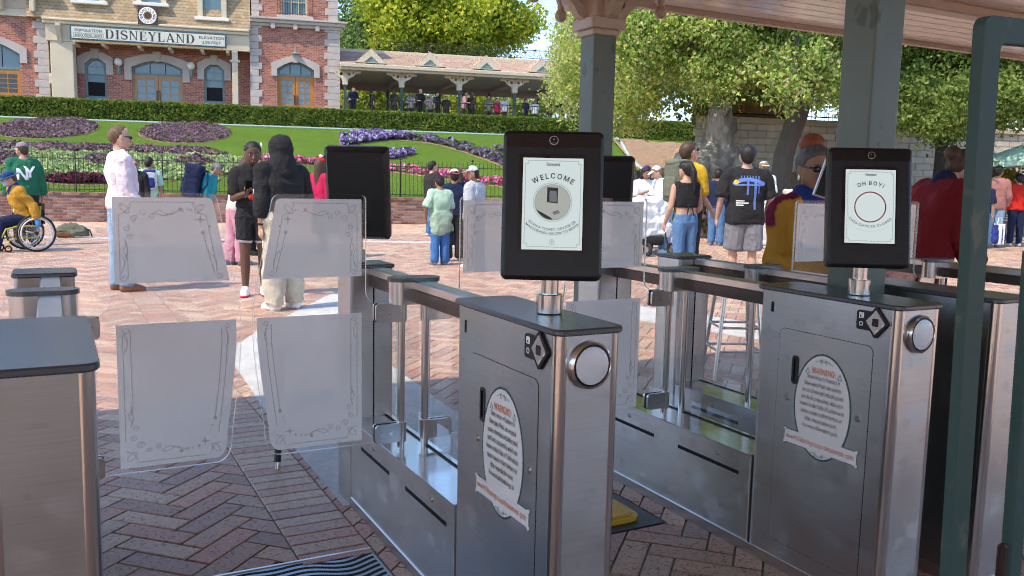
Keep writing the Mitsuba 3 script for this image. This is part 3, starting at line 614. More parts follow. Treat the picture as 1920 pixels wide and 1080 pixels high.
ohboy = [('lettering', cat([brand, sh(arc_text('OH BOY!', .0115, .085, True, .0005, True, 1.12), 0, -.018), sh(arc_text('THIS GATE IS CLOSED', .0072, .085, False, .0005, True, 1.12), 0, .026)]), 'screen_ink'),
         ('border_lines', cat([border(), dots(.098, -.018, 24, 33), dots(.103, .026, 30, 32, -1)]), 'screen_line'),
         ('red_circle', ring((0, -.002), .0465, .0036, .0005, 64), 'screen_red')]
terminal(1.128, 1.93, 29, 9, 'black terminal on a steel pole with its lit screen reading WELCOME', welcome)
terminal(2.275, 1.93, 33, 9, 'black terminal on a pole with its lit screen reading OH BOY and a red circle', ohboy)
terminal(1.075, 3.38, 209, 12, 'black terminal seen from behind, beside the man in the black hood', None)
terminal(2.262, 3.38, 207, 12, 'black terminal mostly hidden behind the welcome screen', None)
terminal(3.895, 3.40, 215, 12, 'black terminal mostly hidden behind the right green column', None)
tb_ = thing('tablet', 'black tablet in a grey frame held up in front of the woman with the bun', 'tablet')
MT = frame((3.268, 2.932, 1.325), (.60, -.80, 0), (-.16, -.05, 1)) @ trimesh.transformations.rotation_matrix(math.radians(-17), (0, 0, 1)); part(tb_, 'frame', put(bx(-.10, .10, -.075, .115, -.014, .0, .005), MT), 'steel_satin'); part(tb_, 'screen', put(bx(-.088, .088, -.063, .103, .0, .004, .001), MT), 'black_gloss')

# ------------------------------------------------------------------ floor fittings by the gates
mk = thing('floor_mat', 'blue-grey metal drain grate with black wavy slots, at the lower edge of the photo', 'grate')
part(mk, 'plate', sheet(grate_poly, .004), 'grate_metal')
wv = []
for i in range(30):
    y = 1.9 + i * .034
    wv.append(LineString([(x, y + .02 * math.sin(x * 13) + .012 * math.sin(x * 27 + 1)) for x in np.linspace(.135, .945, 60)]).buffer(.0065).intersection(sbox(.135, 1.9, .945, 2.85)))
for q in wv:
    q = max(getattr(q, 'geoms', [q]), key=lambda g: g.area)
    if q.area > 1e-4: m = ext(q, .0012); m.vertices[:, 2] += .0042; part(mk, 'wavy_slot', m, 'black_slot')
for y_ in (2.855, 1.89): part(mk, 'rim', bx(.118, .957, y_, y_ + .01, 0, .0075), 'steel_satin')
rp = thing('cable_ramp', 'yellow plastic cable ramp with a dark perforated plate, between the two stickered turnstiles', 'ramp')
o_ = rrect(1.30, 2.005, 2.66, 3.03, .05); i_ = rrect(1.36, 1.90, 2.74, 2.97, .015)
part(rp, 'yellow_border', cat([put(ext(o_.difference(i_), .018), trimesh.transformations.translation_matrix((0, 0, .007))), put(ext(o_.buffer(-.022).difference(i_), .008), trimesh.transformations.translation_matrix((0, 0, .025)))]), 'yellow_plastic')
part(rp, 'floor_plate', sheet(sbox(1.24, 2.61, 2.07, 3.08), .0065), 'dark_plate')
part(rp, 'perforated_plate', put(ext(i_.buffer(-.003).difference(unary_union([Point(x, y).buffer(.009, 4) for x in np.arange(1.38, 1.89, .034) for y in np.arange(2.76, 2.96, .034)])), .006), trimesh.transformations.translation_matrix((0, 0, .016))), 'dark_plate')
sp = thing('stand_pole', 'short black pole of a folding stand with a silver foot, behind the clear glass gate', 'pole')
part(sp, 'leg', cyl((.853, 3.86, .035), (.905, 3.98, .52), .015, n=14), 'black_plastic', 30); part(sp, 'foot', cyl((.851, 3.856, .003), (.8535, 3.861, .036), .0135, n=14), 'steel_bright', 30)
part(sp, 'cross_bar', tube([(.905, 3.98, .50), (1.0, 4.18, .50)], .012), 'black_plastic', 30)
sl = thing('metal_stool', 'tall grey metal stool seen through the glass of the right-hand lane', 'stool')
cx, cy = 4.16, 4.56
for a in range(4):
    q = math.radians(a * 90 + 20); p = np.array([math.cos(q), math.sin(q), 0])
    part(sl, 'leg', cyl(np.array([cx, cy, .003]) + p * .24, np.array([cx, cy, .74]) + p * .14, .014, n=10), 'steel_satin', 30)
for z, r in ((.20, .214), (.36, .192)):
    for a in range(4):
        q0, q1 = math.radians(a * 90 + 20), math.radians(a * 90 + 110)
        part(sl, 'rung', cyl((cx + r * math.cos(q0), cy + r * math.sin(q0), z), (cx + r * math.cos(q1), cy + r * math.sin(q1), z), .009, n=8), 'steel_satin', 30)
part(sl, 'seat', put(lathe([(0, 0), (.17, 0), (.18, .012), (.17, .03), (0, .034)], 32), trimesh.transformations.translation_matrix((cx, cy, .738))), 'steel_satin', 30)

# ------------------------------------------------------------------ green gate at the right
gt = thing('green_gate', 'dark green steel gate frame with a rounded corner, very close at the right edge', 'gate')
def gate_tube(path, w=.030, d=.030, r=.012):
    out = []
    return out
o_ = rrect(1.284, 2.3, -.1, 1.590, .020); i_ = rrect(1.326, 2.236, .0, 1.550, .014)
fr = ext(o_.difference(i_).intersection(sbox(1.2, .02, 2.4, 1.7)), .020); fr.vertices = np.c_[fr.vertices[:, 0], .888 + fr.vertices[:, 2], fr.vertices[:, 1]]; fr.invert()
tl = rot(fr, -2.0, (0, 1, 0), (1.26, .9, 1.58))
part(gt, 'frame', tl, 'gate_green', 30)
part(gt, 'latch_plate', cyl((1.342, .915, .967), (1.336, .925, .967), .026, n=26), 'steel_satin', 30)
g2 = thing('green_gate_post', 'second grey-green gate post at the right edge with a dark slot near its foot', 'gate post')
part(g2, 'post', rot(bx(1.812, 1.862, 1.09, 1.115, 0, 1.20, .006), -2.0, (0, 1, 0), (1.75, 1.1, .6)), 'gate_green', 30)
part(g2, 'slot_handle', bx(1.792, 1.812, 1.09, 1.11, .45, .56, .006), 'rail_dark')

# ------------------------------------------------------------------ canopy: columns, brackets, soffit
def scroll_bracket(ang, reach, drop):
    # flat sawn bracket in the plane (a outwards, b upwards), thickness .05
    P = Polygon([(.0, .0), (.05, .02), (.09, .075), (.13, .10), (.20, .105), (.24, .14), (.26, .19), (.30, .20), (reach, .20), (reach, .29), (0, .29)]).buffer(.012, 4).buffer(-.006, 4)
    P = P.difference(Point(.115, .20).buffer(.038, 10)).difference(Polygon([(.035, .07), (.055, .085), (.055, .16), (.035, .16)]))
    m = ext(P, .055); m = cat([m, put(ext(Point(.115, .20).buffer(.062, 12).difference(Point(.115, .20).buffer(.036, 12)), .07), trimesh.transformations.translation_matrix((0, 0, -.0075)))])
    return m
def column(x, y, zc, label, w=.135, H=2.56):
    t = thing('canopy_column', label, 'column', 'green columns carrying the canopy')
    h = w / 2
    part(t, 'shaft', vbox(x - h, x + h, y - h, y + h, 0, zc + .01, .012, .001, 3), 'green_paint', 30)
    c = part(t, 'capital', cat([vbox(x - h - .006 - k, x + h + .006 + k, y - h - .006 - k, y + h + .006 + k, z0, z1, .02, .004, 4) for k, z0, z1 in ((.008, zc, zc + .03), (.030, zc + .03, zc + .085), (.012, zc + .085, zc + .30), (.06, zc + .30, zc + .36))]), 'beige_paint', 30)
    for a in range(4):
        m = scroll_bracket(a, .34, .3)
        M = trimesh.transformations.rotation_matrix(math.radians(90 * a), (0, 0, 1)) @ frame((h + .016, .0275, 0), (1, 0, 0), (0, 0, 1))
        m = put(m, M); m.vertices += (x, y, zc + .075)
        part(t, 'bracket', m, 'beige_paint', 30)
        d = np.array([math.cos(math.radians(90 * a)), math.sin(math.radians(90 * a)), 0])
        q = np.array([x, y, zc]) + d * .385
        part(t, 'drop_pendant', cat([sph(q + [0, 0, .165], (.033, .033, .036), 3), put(lathe([(0, .19), (.016, .19), (.02, .2), (.02, .23), (.028, .24), (.028, .36), (0, .36)], 20), trimesh.transformations.translation_matrix((q[0], q[1], zc)))]), 'beige_paint', 30)
    return t
column(2.50, 3.85, 2.06, 'green column with a beige scrolled capital, behind the welcome screen')
column(2.515, 2.15, 2.06, 'green column right behind the closed-gate screen', w=.142)
column(6.85, 3.85, 2.06, 'column at the right edge of which only the beige scroll bracket shows above the gate rail')
cn = thing('canopy', 'beige boarded canopy ceiling across the top right of the photo', 'canopy')
pk = mikit.ply(bx(-3.6, 12, .004, .126, 2.452, 2.475, .003), 'soffit')
for i in range(33):
    y = 4.53 - i * .13
    part(cn, 'plank', pk, None, tw=T().translate([0, y, .012]))
part(cn, 'fascia', bx(-3.6, 12, 4.665, 4.72, 2.43, 2.62, .006), 'beige_paint')
part(cn, 'beam', bx(-3.6, 12, 3.60, 3.72, 2.40, 2.463, .01), 'beige_paint')
part(cn, 'beam', bx(-3.6, 12, 2.09, 2.21, 2.40, 2.463, .01), 'beige_paint')
part(cn, 'roof_deck', bx(-3.6, 12, .40, 4.66, 2.50, 2.66), 'beige_paint')
part(cn, 'rear_roof', bx(-2.8, 2.8, -12, .395, 2.47, 2.66), 'soffit')
# ================================================================== station building on the bank (local frame u along the front, v depth, z)
def sbrick_fn(p, n, uv):
    a = p.x * float(UD[0]) + p.y * float(UD[1]); b = p.x * float(VD[0]) + p.y * float(VD[1])
    side_ = dr.abs(n.x * float(UD[0]) + n.y * float(UD[1])) > .7
    u = dr.select(side_, b, a); r = dr.floor(p.z / .085); q = u / .26 + .5 * (r - 2 * dr.floor(r / 2)); c = dr.floor(q)
    col = pick(cell_rand(c, r, 5), [(.34, .115, .08), (.40, .15, .105), (.30, .10, .07), (.38, .165, .12), (.27, .095, .075)])
    m = (q - c < .07) | (p.z / .085 - r < .17)
    return dr.select(m, mi.Color3f(.46, .35, .29), col * (.8 + .4 * fbm(p.x, p.y, p.z, 3)))
mat('station_brick', proc(sbrick_fn), .85, spec=.2)
mat('stone', proc(lambda p, n, uv: mix((.50, .44, .40), (.42, .37, .34), fbm(p.x * 2, p.y * 2, p.z * 2))), .8)
mat('cream', proc(lambda p, n, uv: mix((.62, .54, .40), (.56, .48, .35), fbm(p.x, p.y, p.z))), .55)
mat('blue_frame', (.13, .22, .24), .5)
mat('blue_pane', (.10, .17, .20), .08, spec=.8)
mat('shade_blue', (.22, .31, .34), .6)
mat('orange_wood', proc(lambda p, n, uv: mix((.48, .20, .03), (.38, .15, .025), fbm(p.x * 9, p.y * 9, p.z * 1.5))), .4)
mat('pale_wood', proc(lambda p, n, uv: mix((.40, .24, .12), (.34, .20, .10), fbm(p.x * 9, p.y * 9, p.z * 1.5))), .45)
mat('dark_pane', (.012, .014, .016), .06, spec=.7)
mat('opal', (.80, .76, .70), .25)
mat('verdigris', (.16, .26, .24), .5)
mat('sign_face', (.60, .60, .52), .5)
def shingle_fn(p, n, uv):
    a = p.x * float(UD[0]) + p.y * float(UD[1]); r = dr.floor(p.z / .16); q = a / .24 + .5 * (r - 2 * dr.floor(r / 2)); c = dr.floor(q)
    t = p.z / .16 - r; e = dr.abs(q - c - .5)
    return mix((.30, .22, .13), (.42, .32, .20), cell_rand(c, r, 2)) * dr.select((t < .14 + .9 * e * e) , .62, 1.0)
mat('shingle_tan', proc(shingle_fn), .85)
def shingle2_fn(p, n, uv):
    a = p.x * float(UD[0]) + p.y * float(UD[1]); r = dr.floor(p.z / .07); q = a / .3 + .5 * (r - 2 * dr.floor(r / 2)); c = dr.floor(q)
    return mix((.27, .185, .135), (.36, .26, .20), cell_rand(c, r, 2)) * dr.select(p.z / .07 - r < .16, .72, 1.0) * (.85 + .3 * fbm(a * .6, p.z * 2, 0))
mat('shingle_brown', proc(shingle2_fn), .85)
PZ = 4.3
st = thing('station_building', 'red brick railway station with stone quoins, a long name sign and blue arched windows', 'building')
def arch_poly(u0, u1, z0, z1, rise): 
    n = 14; t = np.linspace(0, 1, n); return Polygon([(u0, z0), (u1, z0)] + [(u1 + (u0 - u1) * q, z1 - rise + rise * math.sin(math.pi * q)) for q in t])
def uvz(m, v):                      # drawing (u, z) extruded towards the viewer, back face at v
    m = m.copy(); q = m.vertices; m.vertices = np.c_[q[:, 0], v - q[:, 2], q[:, 1]]; m.invert(); return S(m)
# volumes
def walled(name, rect, holes, v, d, matn):
    P = sbox(*rect)
    for h in holes: P = P.difference(h)
    return part(st, name, uvz(ext(P, d), v + d), matn)
A1 = arch_poly(-14.0, -11.6, PZ, 7.3, .5); A2 = arch_poly(-6.85, -4.45, PZ, 6.95, .35)
Wl, Wr = arch_poly(-9.0, -8.02, 5.0, 6.95, .3), arch_poly(-3.42, -2.44, 5.05, 6.95, .3); A3 = arch_poly(.18, 2.02, PZ, 7.15, .38)
tl_ = walled('tower_wall', (-17, PZ, -10.4, 8.55), [A1], 47.0, .4, 'station_brick')
tm_ = walled('porch_wall', (-10.4, PZ, -1.1, 8.6), [A2, Wl, Wr], 48.0, .35, 'station_brick')
tr_ = walled('tower_wall', (-1.1, PZ, 3.3, 8.85), [A3], 47.0, .4, 'station_brick')
tb_ = part(st, 'upper_wall', uvz(ext(sbox(-1.0, 9.25, 3.2, 12.6).difference(sbox(.45, 9.45, 1.75, 12.2)), .4), 47.45), 'station_brick')
part(st, 'side_wall', S(cat([bx(-10.4 - .4, -10.4, 47.4, 53, PZ, 8.55), bx(2.9, 3.3, 47.4, 54, PZ, 8.85), bx(2.8, 3.2, 47.45, 54, 9.25, 12.6), bx(-1.1, -.7, 47.4, 48.3, PZ, 8.85)])), 'station_brick')
part(st, 'dark_interior', S(bx(-16.9, 3.0, 49.4, 49.6, PZ, 12)), 'dark_pane')
part(st, 'platform_step', S(bx(-17, 3.4, 46.6, 49.5, PZ - .4, PZ + .002)), 'concrete')
# quoins: every stone a piece
def quoins(u0, u1, v, z0, z1, fl):
    z, i = z0, 0
    while z < z1 - .1:
        g_ = .16 * (i % 2); a, b = (u0, u1 - .16 + g_) if fl > 0 else (u0 + .16 - g_, u1)
        part(st, 'quoin_stone', S(bx(a, b, v - .05, v + .3, z + .006, min(z + .34, z1) - .006, .012)), 'stone'); z += .34; i += 1
quoins(-1.14, -.55, 47.0, PZ, 8.85, 1); quoins(2.55, 3.34, 47.0, PZ, 8.85, -1); quoins(-11.0, -10.36, 47.0, PZ, 8.55, -1)
quoins(-1.04, -.5, 47.05, 9.25, 12.4, 1); quoins(2.6, 3.24, 47.05, 9.25, 12.4, -1)
# cornices
for z0, z1, o, u0, u1 in ((8.85, 9.0, .12, -1.1, 3.3), (9.0, 9.16, .28, -1.1, 3.3), (9.16, 9.25, .40, -1.1, 3.3)):
    part(st, 'cornice', S(bx(u0 - .02, u1 + o, 47 - o, 47.6, z0, z1, .01)), 'stone')
for u in (.0, 1.1, 2.2): part(st, 'cornice_bracket', S(bx(u - .1, u + .1, 46.7, 47, 8.72, 8.98, .01)), 'stone')
for z0, z1, o in ((8.55, 8.75, .14), (8.75, 9.6, .05), (9.6, 9.85, .5)):
    part(st, 'tower_cornice', S(bx(-17, -10.4 + o, 47 - o, 47.6, z0, z1, .01)), 'cream')
for u in (-15.5, -13.9, -12.3, -10.9): part(st, 'cornice_bracket', S(bx(u - .1, u + .1, 46.5, 47, 8.76, 9.6, .02)), 'cream')
for u in (-14.7, -13.1, -11.6): part(st, 'frieze_panel', S(bx(u - .55, u + .55, 46.92, 46.96, 8.9, 9.45, .01)), 'beige_paint')
# surrounds, doors and windows
def surround(u0, u1, z0, z1, rise, v, wd=.3, drop=.9):
    o = arch_poly(u0 - wd, u1 + wd, z1 - drop, z1 + wd, rise); i = arch_poly(u0, u1, z0 - 2, z1, rise)
    part(st, 'stone_surround', uvz(ext(o.difference(i), .10), v), 'stone')
    c = (u0 + u1) / 2; part(st, 'keystone', uvz(ext(Polygon([(c - .12, z1 - .05), (c + .12, z1 - .05), (c + .2, z1 + wd + .1), (c - .2, z1 + wd + .1)]), .16), v), 'stone')
surround(-14.0, -11.6, PZ, 7.3, .5, 47.0); surround(-6.85, -4.45, PZ, 6.95, .35, 48.0, .34, 1.0); surround(.18, 2.02, PZ, 7.15, .38, 47.0, .28, .75)
surround(-9.0, -8.02, 5, 6.95, .3, 48.0, .32, .8); surround(-3.42, -2.44, 5, 6.95, .3, 48.0, .32, .8)
def glazing(parent, u0, u1, z0, z1, v, nu, nz, frame_m, pane_m, bar=.05, arch=0):
    P = arch_poly(u0, u1, z0, z1, arch) if arch else sbox(u0, z0, u1, z1); hole = P.buffer(-.07)
    cells = []
    for i in range(nu):
        for j in range(nz):
            cc = sbox(u0 + (u1 - u0) * i / nu + bar / 2, z0 + (z1 - z0) * j / nz + bar / 2, u0 + (u1 - u0) * (i + 1) / nu - bar / 2, z0 + (z1 - z0) * (j + 1) / nz - bar / 2).intersection(hole)
            if cc.area > .005: cells.append(cc)
    part(parent, 'frame', uvz(ext(P.difference(unary_union(cells)), .07), v), frame_m)
    for c in cells: part(parent, 'pane', uvz(ext(c.buffer(.01), .012), v), pane_m)
def window_thing(name, *a, **k): return None
def door(u0, u1, z1, v, wood, pane, ztr, arch, nz=4):
    d = part(st, 'transom_window', uvz(ext(arch_poly(u0, u1, ztr, z1, arch).difference(arch_poly(u0 + .1, u1 - .1, ztr + .1, z1 - .08, arch)), .12), v), 'blue_frame')
    for i in range(3):
        a = u0 + .1 + (u1 - u0 - .2) * i / 3; part(d, 'pane', uvz(ext(arch_poly(u0 + .1, u1 - .1, ztr + .1, z1 - .08, arch).intersection(sbox(a + .02, 0, a + (u1 - u0 - .2) / 3 - .02, 20)), .02), v - .02), 'blue_pane')
    c = (u0 + u1) / 2
    for a, b in ((u0 + .08, c - .01), (c + .01, u1 - .08)):
        dd = part(st, 'door', uvz(ext(sbox(a, PZ, b, ztr).difference(sbox(a + .14, PZ + .7, b - .14, ztr - .16)), .09), v), wood)
        m_ = (a + b) / 2
        for q0, q1 in ((a + .14, m_ - .02), (m_ + .02, b - .14)):
            for j in range(nz):
                z0, z2 = PZ + .72 + (ztr - .18 - PZ - .72) * j / nz, PZ + .72 + (ztr - .18 - PZ - .72) * (j + 1) / nz - .035
                part(dd, 'pane', uvz(ext(sbox(q0, z0, q1, z2), .02), v - .03), pane)
        part(dd, 'glazing_bars', uvz(ext(sbox(a + .14, PZ + .7, b - .14, ztr - .16).difference(unary_union([sbox(q0, PZ + .72 + (ztr - .18 - PZ - .72) * j / nz, q1, PZ + .72 + (ztr - .18 - PZ - .72) * (j + 1) / nz - .035) for q0, q1 in ((a + .14, m_ - .02), (m_ + .02, b - .14)) for j in range(nz)])), .05), v - .03), wood)
        hu = b - .06 if b < c else a + .06; part(dd, 'handle', S(cyl((hu, v - .14, 5.0), (hu, v - .14, 5.5), .025)), 'rail_dark')
    for a in (u0, u1 - .08): part(st, 'door_jamb', uvz(ext(sbox(a, PZ, a + .08, ztr + .02), .14), v), wood)
door(.18, 2.02, 7.15, 47.3, 'orange_wood', 'blue_pane', 6.45, .38)
door(-6.85, -4.45, 6.95, 48.28, 'pale_wood', 'blue_pane', 6.25, .33, 3)
door(-14.0, -11.6, 7.3, 47.3, 'orange_wood', 'dark_pane', 6.1, .5)
for u0, u1 in ((-9.0, -8.02), (-3.42, -2.44)):
    w_ = part(st, 'window', uvz(ext(arch_poly(u0, u1, 5.0, 6.95, .3).difference(arch_poly(u0 + .1, u1 - .1, 5.1, 6.85, .28)), .12), 48.2), 'blue_frame', label='blue arched sash window with its lower half open')
    for i in range(2):
        for j in range(2):
            a = u0 + .12 + i * .38; z = 6.18 + j * .36; part(w_, 'pane', uvz(ext(arch_poly(u0 + .1, u1 - .1, 5.1, 6.85, .28).intersection(sbox(a, z, a + .35, z + .33)), .02), 48.2), 'blue_pane')
    part(w_, 'meeting_rail', uvz(ext(arch_poly(u0 + .1, u1 - .1, 5.1, 6.85, .28).difference(unary_union([sbox(u0 + .12 + i * .38, 6.18 + j * .36, u0 + .47 + i * .38, 6.51 + j * .36) for i in (0, 1) for j in (0, 1)])).intersection(sbox(-20, 6.1, 20, 8)), .04), 48.22), 'blue_frame')
    part(w_, 'roller_blind', uvz(ext(sbox(u0 + .1, 5.72, u1 - .1, 6.1), .03), 48.2), 'shade_blue')
    part(w_, 'sill', uvz(ext(sbox(u0 - .05, 4.92, u1 + .05, 5.02), .16), 48.05), 'blue_frame')
    part(w_, 'dark_opening', uvz(ext(sbox(u0 + .1, 5.1, u1 - .1, 5.78), .03), 48.19), 'black_slot')
bw = part(st, 'balcony_window', uvz(ext(sbox(.45, 9.45, 1.75, 12.2).difference(unary_union([sbox(.57 + i * .36, 9.6 + j * .6, .88 + i * .36, 10.15 + j * .6) for i in range(3) for j in range(4)])), .1), 47.4), 'cream')
for i in range(3):
    for j in range(4): part(bw, 'pane', uvz(ext(sbox(.56 + i * .36, 9.59 + j * .6, .89 + i * .36, 10.16 + j * .6), .02), 47.4), 'blue_pane')
part(bw, 'sill', S(bx(.2, 2.0, 46.75, 47.1, 9.26, 9.42, .02)), 'stone')
part(bw, 'railing', S(cat([tube([(.25, 46.8, z), (1.95, 46.8, z)], .015, 5) for z in (9.5, 10.3)] + [cyl((u, 46.8, 9.42), (u, 46.8, 10.3), .01, n=5) for u in np.linspace(.25, 1.95, 15)] + [tube([(u, 47.05, 10.3), (u, 46.8, 10.3)], .015, 5) for u in (.25, 1.95)])), 'iron', kind='stuff')
# porch eave, pillars, roof
part(st, 'eave', S(cat([bx(-10.5, -1.14, 46.55, 48.0, 8.28, 8.42, .02), bx(-10.5, -1.14, 46.45, 48.0, 8.42, 8.54, .03)])), 'cream')
part(st, 'eave_beam', S(bx(-10.4, -1.14, 46.7, 46.95, 7.5, 8.28, .01)), 'cream')
part(st, 'corner_pillar', S(bx(-10.25, -9.25, 46.75, 47.4, PZ, 7.5, .02)), 'cream')
part(st, 'porch_post', S(cat([bx(-2.0, -1.72, 46.7, 46.95, PZ, 7.5, .02), bx(-2.1, -1.62, 46.66, 46.99, 6.95, 7.05, .02)])), 'cream')
for u in (-9.2, -7.9, -6.3, -4.9, -3.4, -2.2): part(st, 'eave_bracket', S(bx(u - .08, u + .08, 46.6, 47.9, 7.36, 7.52, .02)), 'cream')
part(st, 'corner_bracket', S(tri(m3.Manifold.hull_points(np.array([(u, v, z) for u in (-9.9, -9.7) for v, z in ((46.72, 7.4), (46.72, 8.2), (46.3, 8.28), (46.3, 8.15))])))), 'cream')
part(st, 'meter_box', S(bx(-10.38, -10.27, 46.9, 47.3, 5.5, 6.0, .02)), 'cream')
roof = part(st, 'mansard_roof', S(tri(m3.Manifold.hull_points(np.array([(u, v, z) for u in (-11.2, -1.1) for v, z in ((46.62, 8.54), (50, 8.54), (48.1, 12.8), (50, 12.8))])))), 'shingle_tan')
for u, z0, w_ in ((-8.45, 9.45, .46), (-5.7, 9.55, .46), (-2.9, 9.05, .46)):
    dm = part(st, 'dormer', S(cat([bx(u - w_ - .22, u - w_ + .02, 46.75, 48.8, z0, 12.4), bx(u + w_ - .02, u + w_ + .22, 46.75, 48.8, z0, 12.4)])), 'cream')
    part(dm, 'sill', S(bx(u - w_ - .35, u + w_ + .35, 46.6, 47.6, z0 - .16, z0, .02)), 'white_paint')
    part(dm, 'pane', S(bx(u - w_ + .08, u + w_ - .08, 46.95, 47.0, z0 + .1, 12.2)), 'blue_pane')
    part(dm, 'frame', S(cat([bx(u - w_, u - w_ + .1, 46.9, 47.02, z0, 12.2), bx(u + w_ - .1, u + w_, 46.9, 47.02, z0, 12.2), bx(u - w_, u + w_, 46.9, 47.02, z0, z0 + .12)])), 'blue_frame')
# sconces and the door lamp
for u in (-7.42, -4.02):
    l_ = part(st, 'wall_lamp', S(cat([cyl((u, 47.98, 6.2), (u, 47.98, 6.5), .09), cyl((u, 47.75, 6.35), (u, 47.98, 6.3), .03), cyl((u, 47.75, 6.3), (u, 47.75, 6.62), .06)])), 'verdigris', 30)
    part(l_, 'globe', S(sph((u, 47.75, 6.78), .19, 3)), 'opal', True)
part(st, 'door_lamp', S(cat([cyl((1.1, 46.75, 7.52), (1.1, 46.75, 7.62), .22, .08), cyl((1.1, 46.75, 7.62), (1.1, 46.75, 7.95), .04, .02), cyl((1.1, 46.9, 7.55), (1.1, 47, 7.55), .06)])), 'verdigris', 30)
# the name sign, serif capitals drawn as strokes
def serif(ch):
    tk, tn, sf = .085, .032, .03
    def stem(x, w, z0=0, z1=1): return [sbox(x - w / 2, z0, x + w / 2, z1)]
    def ser(x, z, w=.14): return [sbox(x - w, z, x + w, z + sf)] if z < .5 else [sbox(x - w, z - sf, x + w, z)]
    ln = lambda a, b, w: [LineString([a, b]).buffer(w, cap_style=2)]
    if ch == 'D':
        o = Polygon([(.2, 0), (.2, 1)] + [(.2 + .25 + .37 * math.cos(a), .5 + .5 * math.sin(a)) for a in np.linspace(math.pi / 2, -math.pi / 2, 24)])
        i = Polygon([(.25, .035), (.25, .965)] + [(.43 + .21 * math.cos(a), .5 + .465 * math.sin(a)) for a in np.linspace(math.pi / 2, -math.pi / 2, 24)])
        return unary_union([o.difference(i)] + stem(.2, .17) + ser(.16, 0, .13) + ser(.16, 1, .13)), .92
    if ch == 'I': return unary_union(stem(.2, .17) + ser(.2, 0, .19) + ser(.2, 1, .19)), .42
    if ch == 'S':
        t = np.linspace(0, 1, 40); q = np.c_[.34 + .24 * np.cos(.3 + 4.0 * t), .74 + .22 * np.sin(.3 + 4.0 * t)]; p = np.c_[.34 + .25 * np.cos(np.pi - .9 - 0 + 0 * t), t]
        up_ = [(.34 + .24 * math.cos(a), .745 + .225 * math.sin(a)) for a in np.linspace(.35, 3.9, 24)]
        dn_ = [(.35 + .26 * math.cos(a), .265 + .235 * math.sin(a)) for a in np.linspace(.75, -2.75, 24)]
        L = LineString(up_ + dn_); return unary_union([L.buffer(.045), LineString([up_[-4], up_[-1], dn_[0], dn_[4]]).buffer(.085), sbox(.54, .72, .58, .96), sbox(.09, .04, .13, .30)]), .72
    if ch == 'N': return unary_union(ln((.16, 0), (.16, 1), tn) + ln((.74, 0), (.74, 1), tn) + [Polygon([(.08, 1), (.26, 1), (.78, 0), (.70, 0)])] + ser(.16, 0, .13) + ser(.74, 1, .13) + [sbox(.02, 1 - sf, .2, 1)]), .92
    if ch == 'E': return unary_union(stem(.2, .17) + [sbox(.05, 0, .66, .045), sbox(.05, .955, .64, 1), sbox(.2, .48, .5, .52), sbox(.47, .38, .505, .62), Polygon([(.66, 0), (.70, .28), (.66, .28), (.58, 0)]), Polygon([(.64, 1), (.67, .74), (.63, .74), (.56, 1)])]), .78
    if ch == 'Y': return unary_union(stem(.42, .17, 0, .48) + [Polygon([(.04, 1), (.24, 1), (.50, .46), (.36, .46)])] + ln((.42, .45), (.70, 1), tn) + ser(.42, 0, .18) + ser(.14, 1, .16) + ser(.72, 1, .12)), .84
    if ch == 'L': return unary_union(stem(.2, .17) + [sbox(.05, 0, .66, .045), Polygon([(.66, 0), (.70, .32), (.66, .32), (.58, 0)])] + ser(.2, 1, .17)), .76
    if ch == 'A': return unary_union(ln((.12, 0), (.42, 1), tn) + [Polygon([(.36, 1), (.48, 1), (.84, 0), (.64, 0)])] + [sbox(.22, .30, .64, .34)] + ser(.12, 0, .12) + ser(.74, 0, .17)), .90
def serif_word(w, h):
    x, out = 0, []
    for ch in w: s, a = serif(ch); out.append(shapely.affinity.affine_transform(s, [h * 1.12, 0, 0, h, x, 0])); x += (a + .06) * h * 1.12
    g_ = unary_union(out); return shapely.affinity.translate(g_, -x / 2, 0)
sg = part(st, 'name_sign', S(bx(-9.28, -2.22, 46.30, 46.42, 7.55, 8.22, .01)), 'ink_teal', label='long cream sign with the station name in dark capitals')
part(sg, 'face', S(bx(-9.20, -2.30, 46.285, 46.302, 7.62, 8.15)), 'sign_face')
part(sg, 'name_lettering', uvz(shp := ext(shapely.affinity.translate(serif_word('DISNEYLAND', .42), -5.70, 7.68), .012), 46.285), 'ink', kind='stuff')
sm = []
for s, x, z, h in (('POPULATION', -8.47, 7.94, .12), ('650,000,000', -8.47, 7.71, .12), ('ELEVATION', -2.92, 7.94, .12), ('138 FEET', -2.92, 7.71, .12)):
    m = text(s, h, .012); m.vertices[:, 0] *= .98 * (1.06 if len(s) < 10 else 1.0) * 1.0
    w_ = m.extents[0]; m.vertices[:, 0] *= (1.16 if len(s) > 8 else .86) / w_ ; m.vertices += (x, z, 0); sm.append(m)
part(sg, 'small_lettering', uvz(cat(sm + [ext(sbox(-9.13, 7.67, -7.81, 7.87).difference(sbox(-9.12, 7.68, -7.82, 7.86)), .008)]), 46.285), 'ink', kind='stuff')
em = part(st, 'emblem_board', S(bx(-6.28, -5.38, 46.42, 46.5, 8.45, 9.32, .01)), 'emblem_brown')
mat('emblem_brown', (.07, .03, .03), .5); mat('emblem_gold', (.30, .19, .06), .5)
part(em, 'ring_badge', uvz(ext(Point(-5.83, 8.89).buffer(.40, 24).difference(Point(-5.83, 8.89).buffer(.2, 20)), .01), 46.42), 'sticker_white')
part(em, 'centre_badge', uvz(ext(Point(-5.83, 8.89).buffer(.19, 20).difference(Point(-5.83, 8.89).buffer(.15, 20)), .012), 46.42), 'emblem_gold')
part(em, 'ring_lettering', uvz(sh(cat([arc_text('DISNEYLAND', .11, .245, True, .014, True, .95), arc_text('RAILROAD', .11, .245, False, .014, True, 1.0)]), -5.83, 8.89), 46.42), 'ink', kind='stuff')

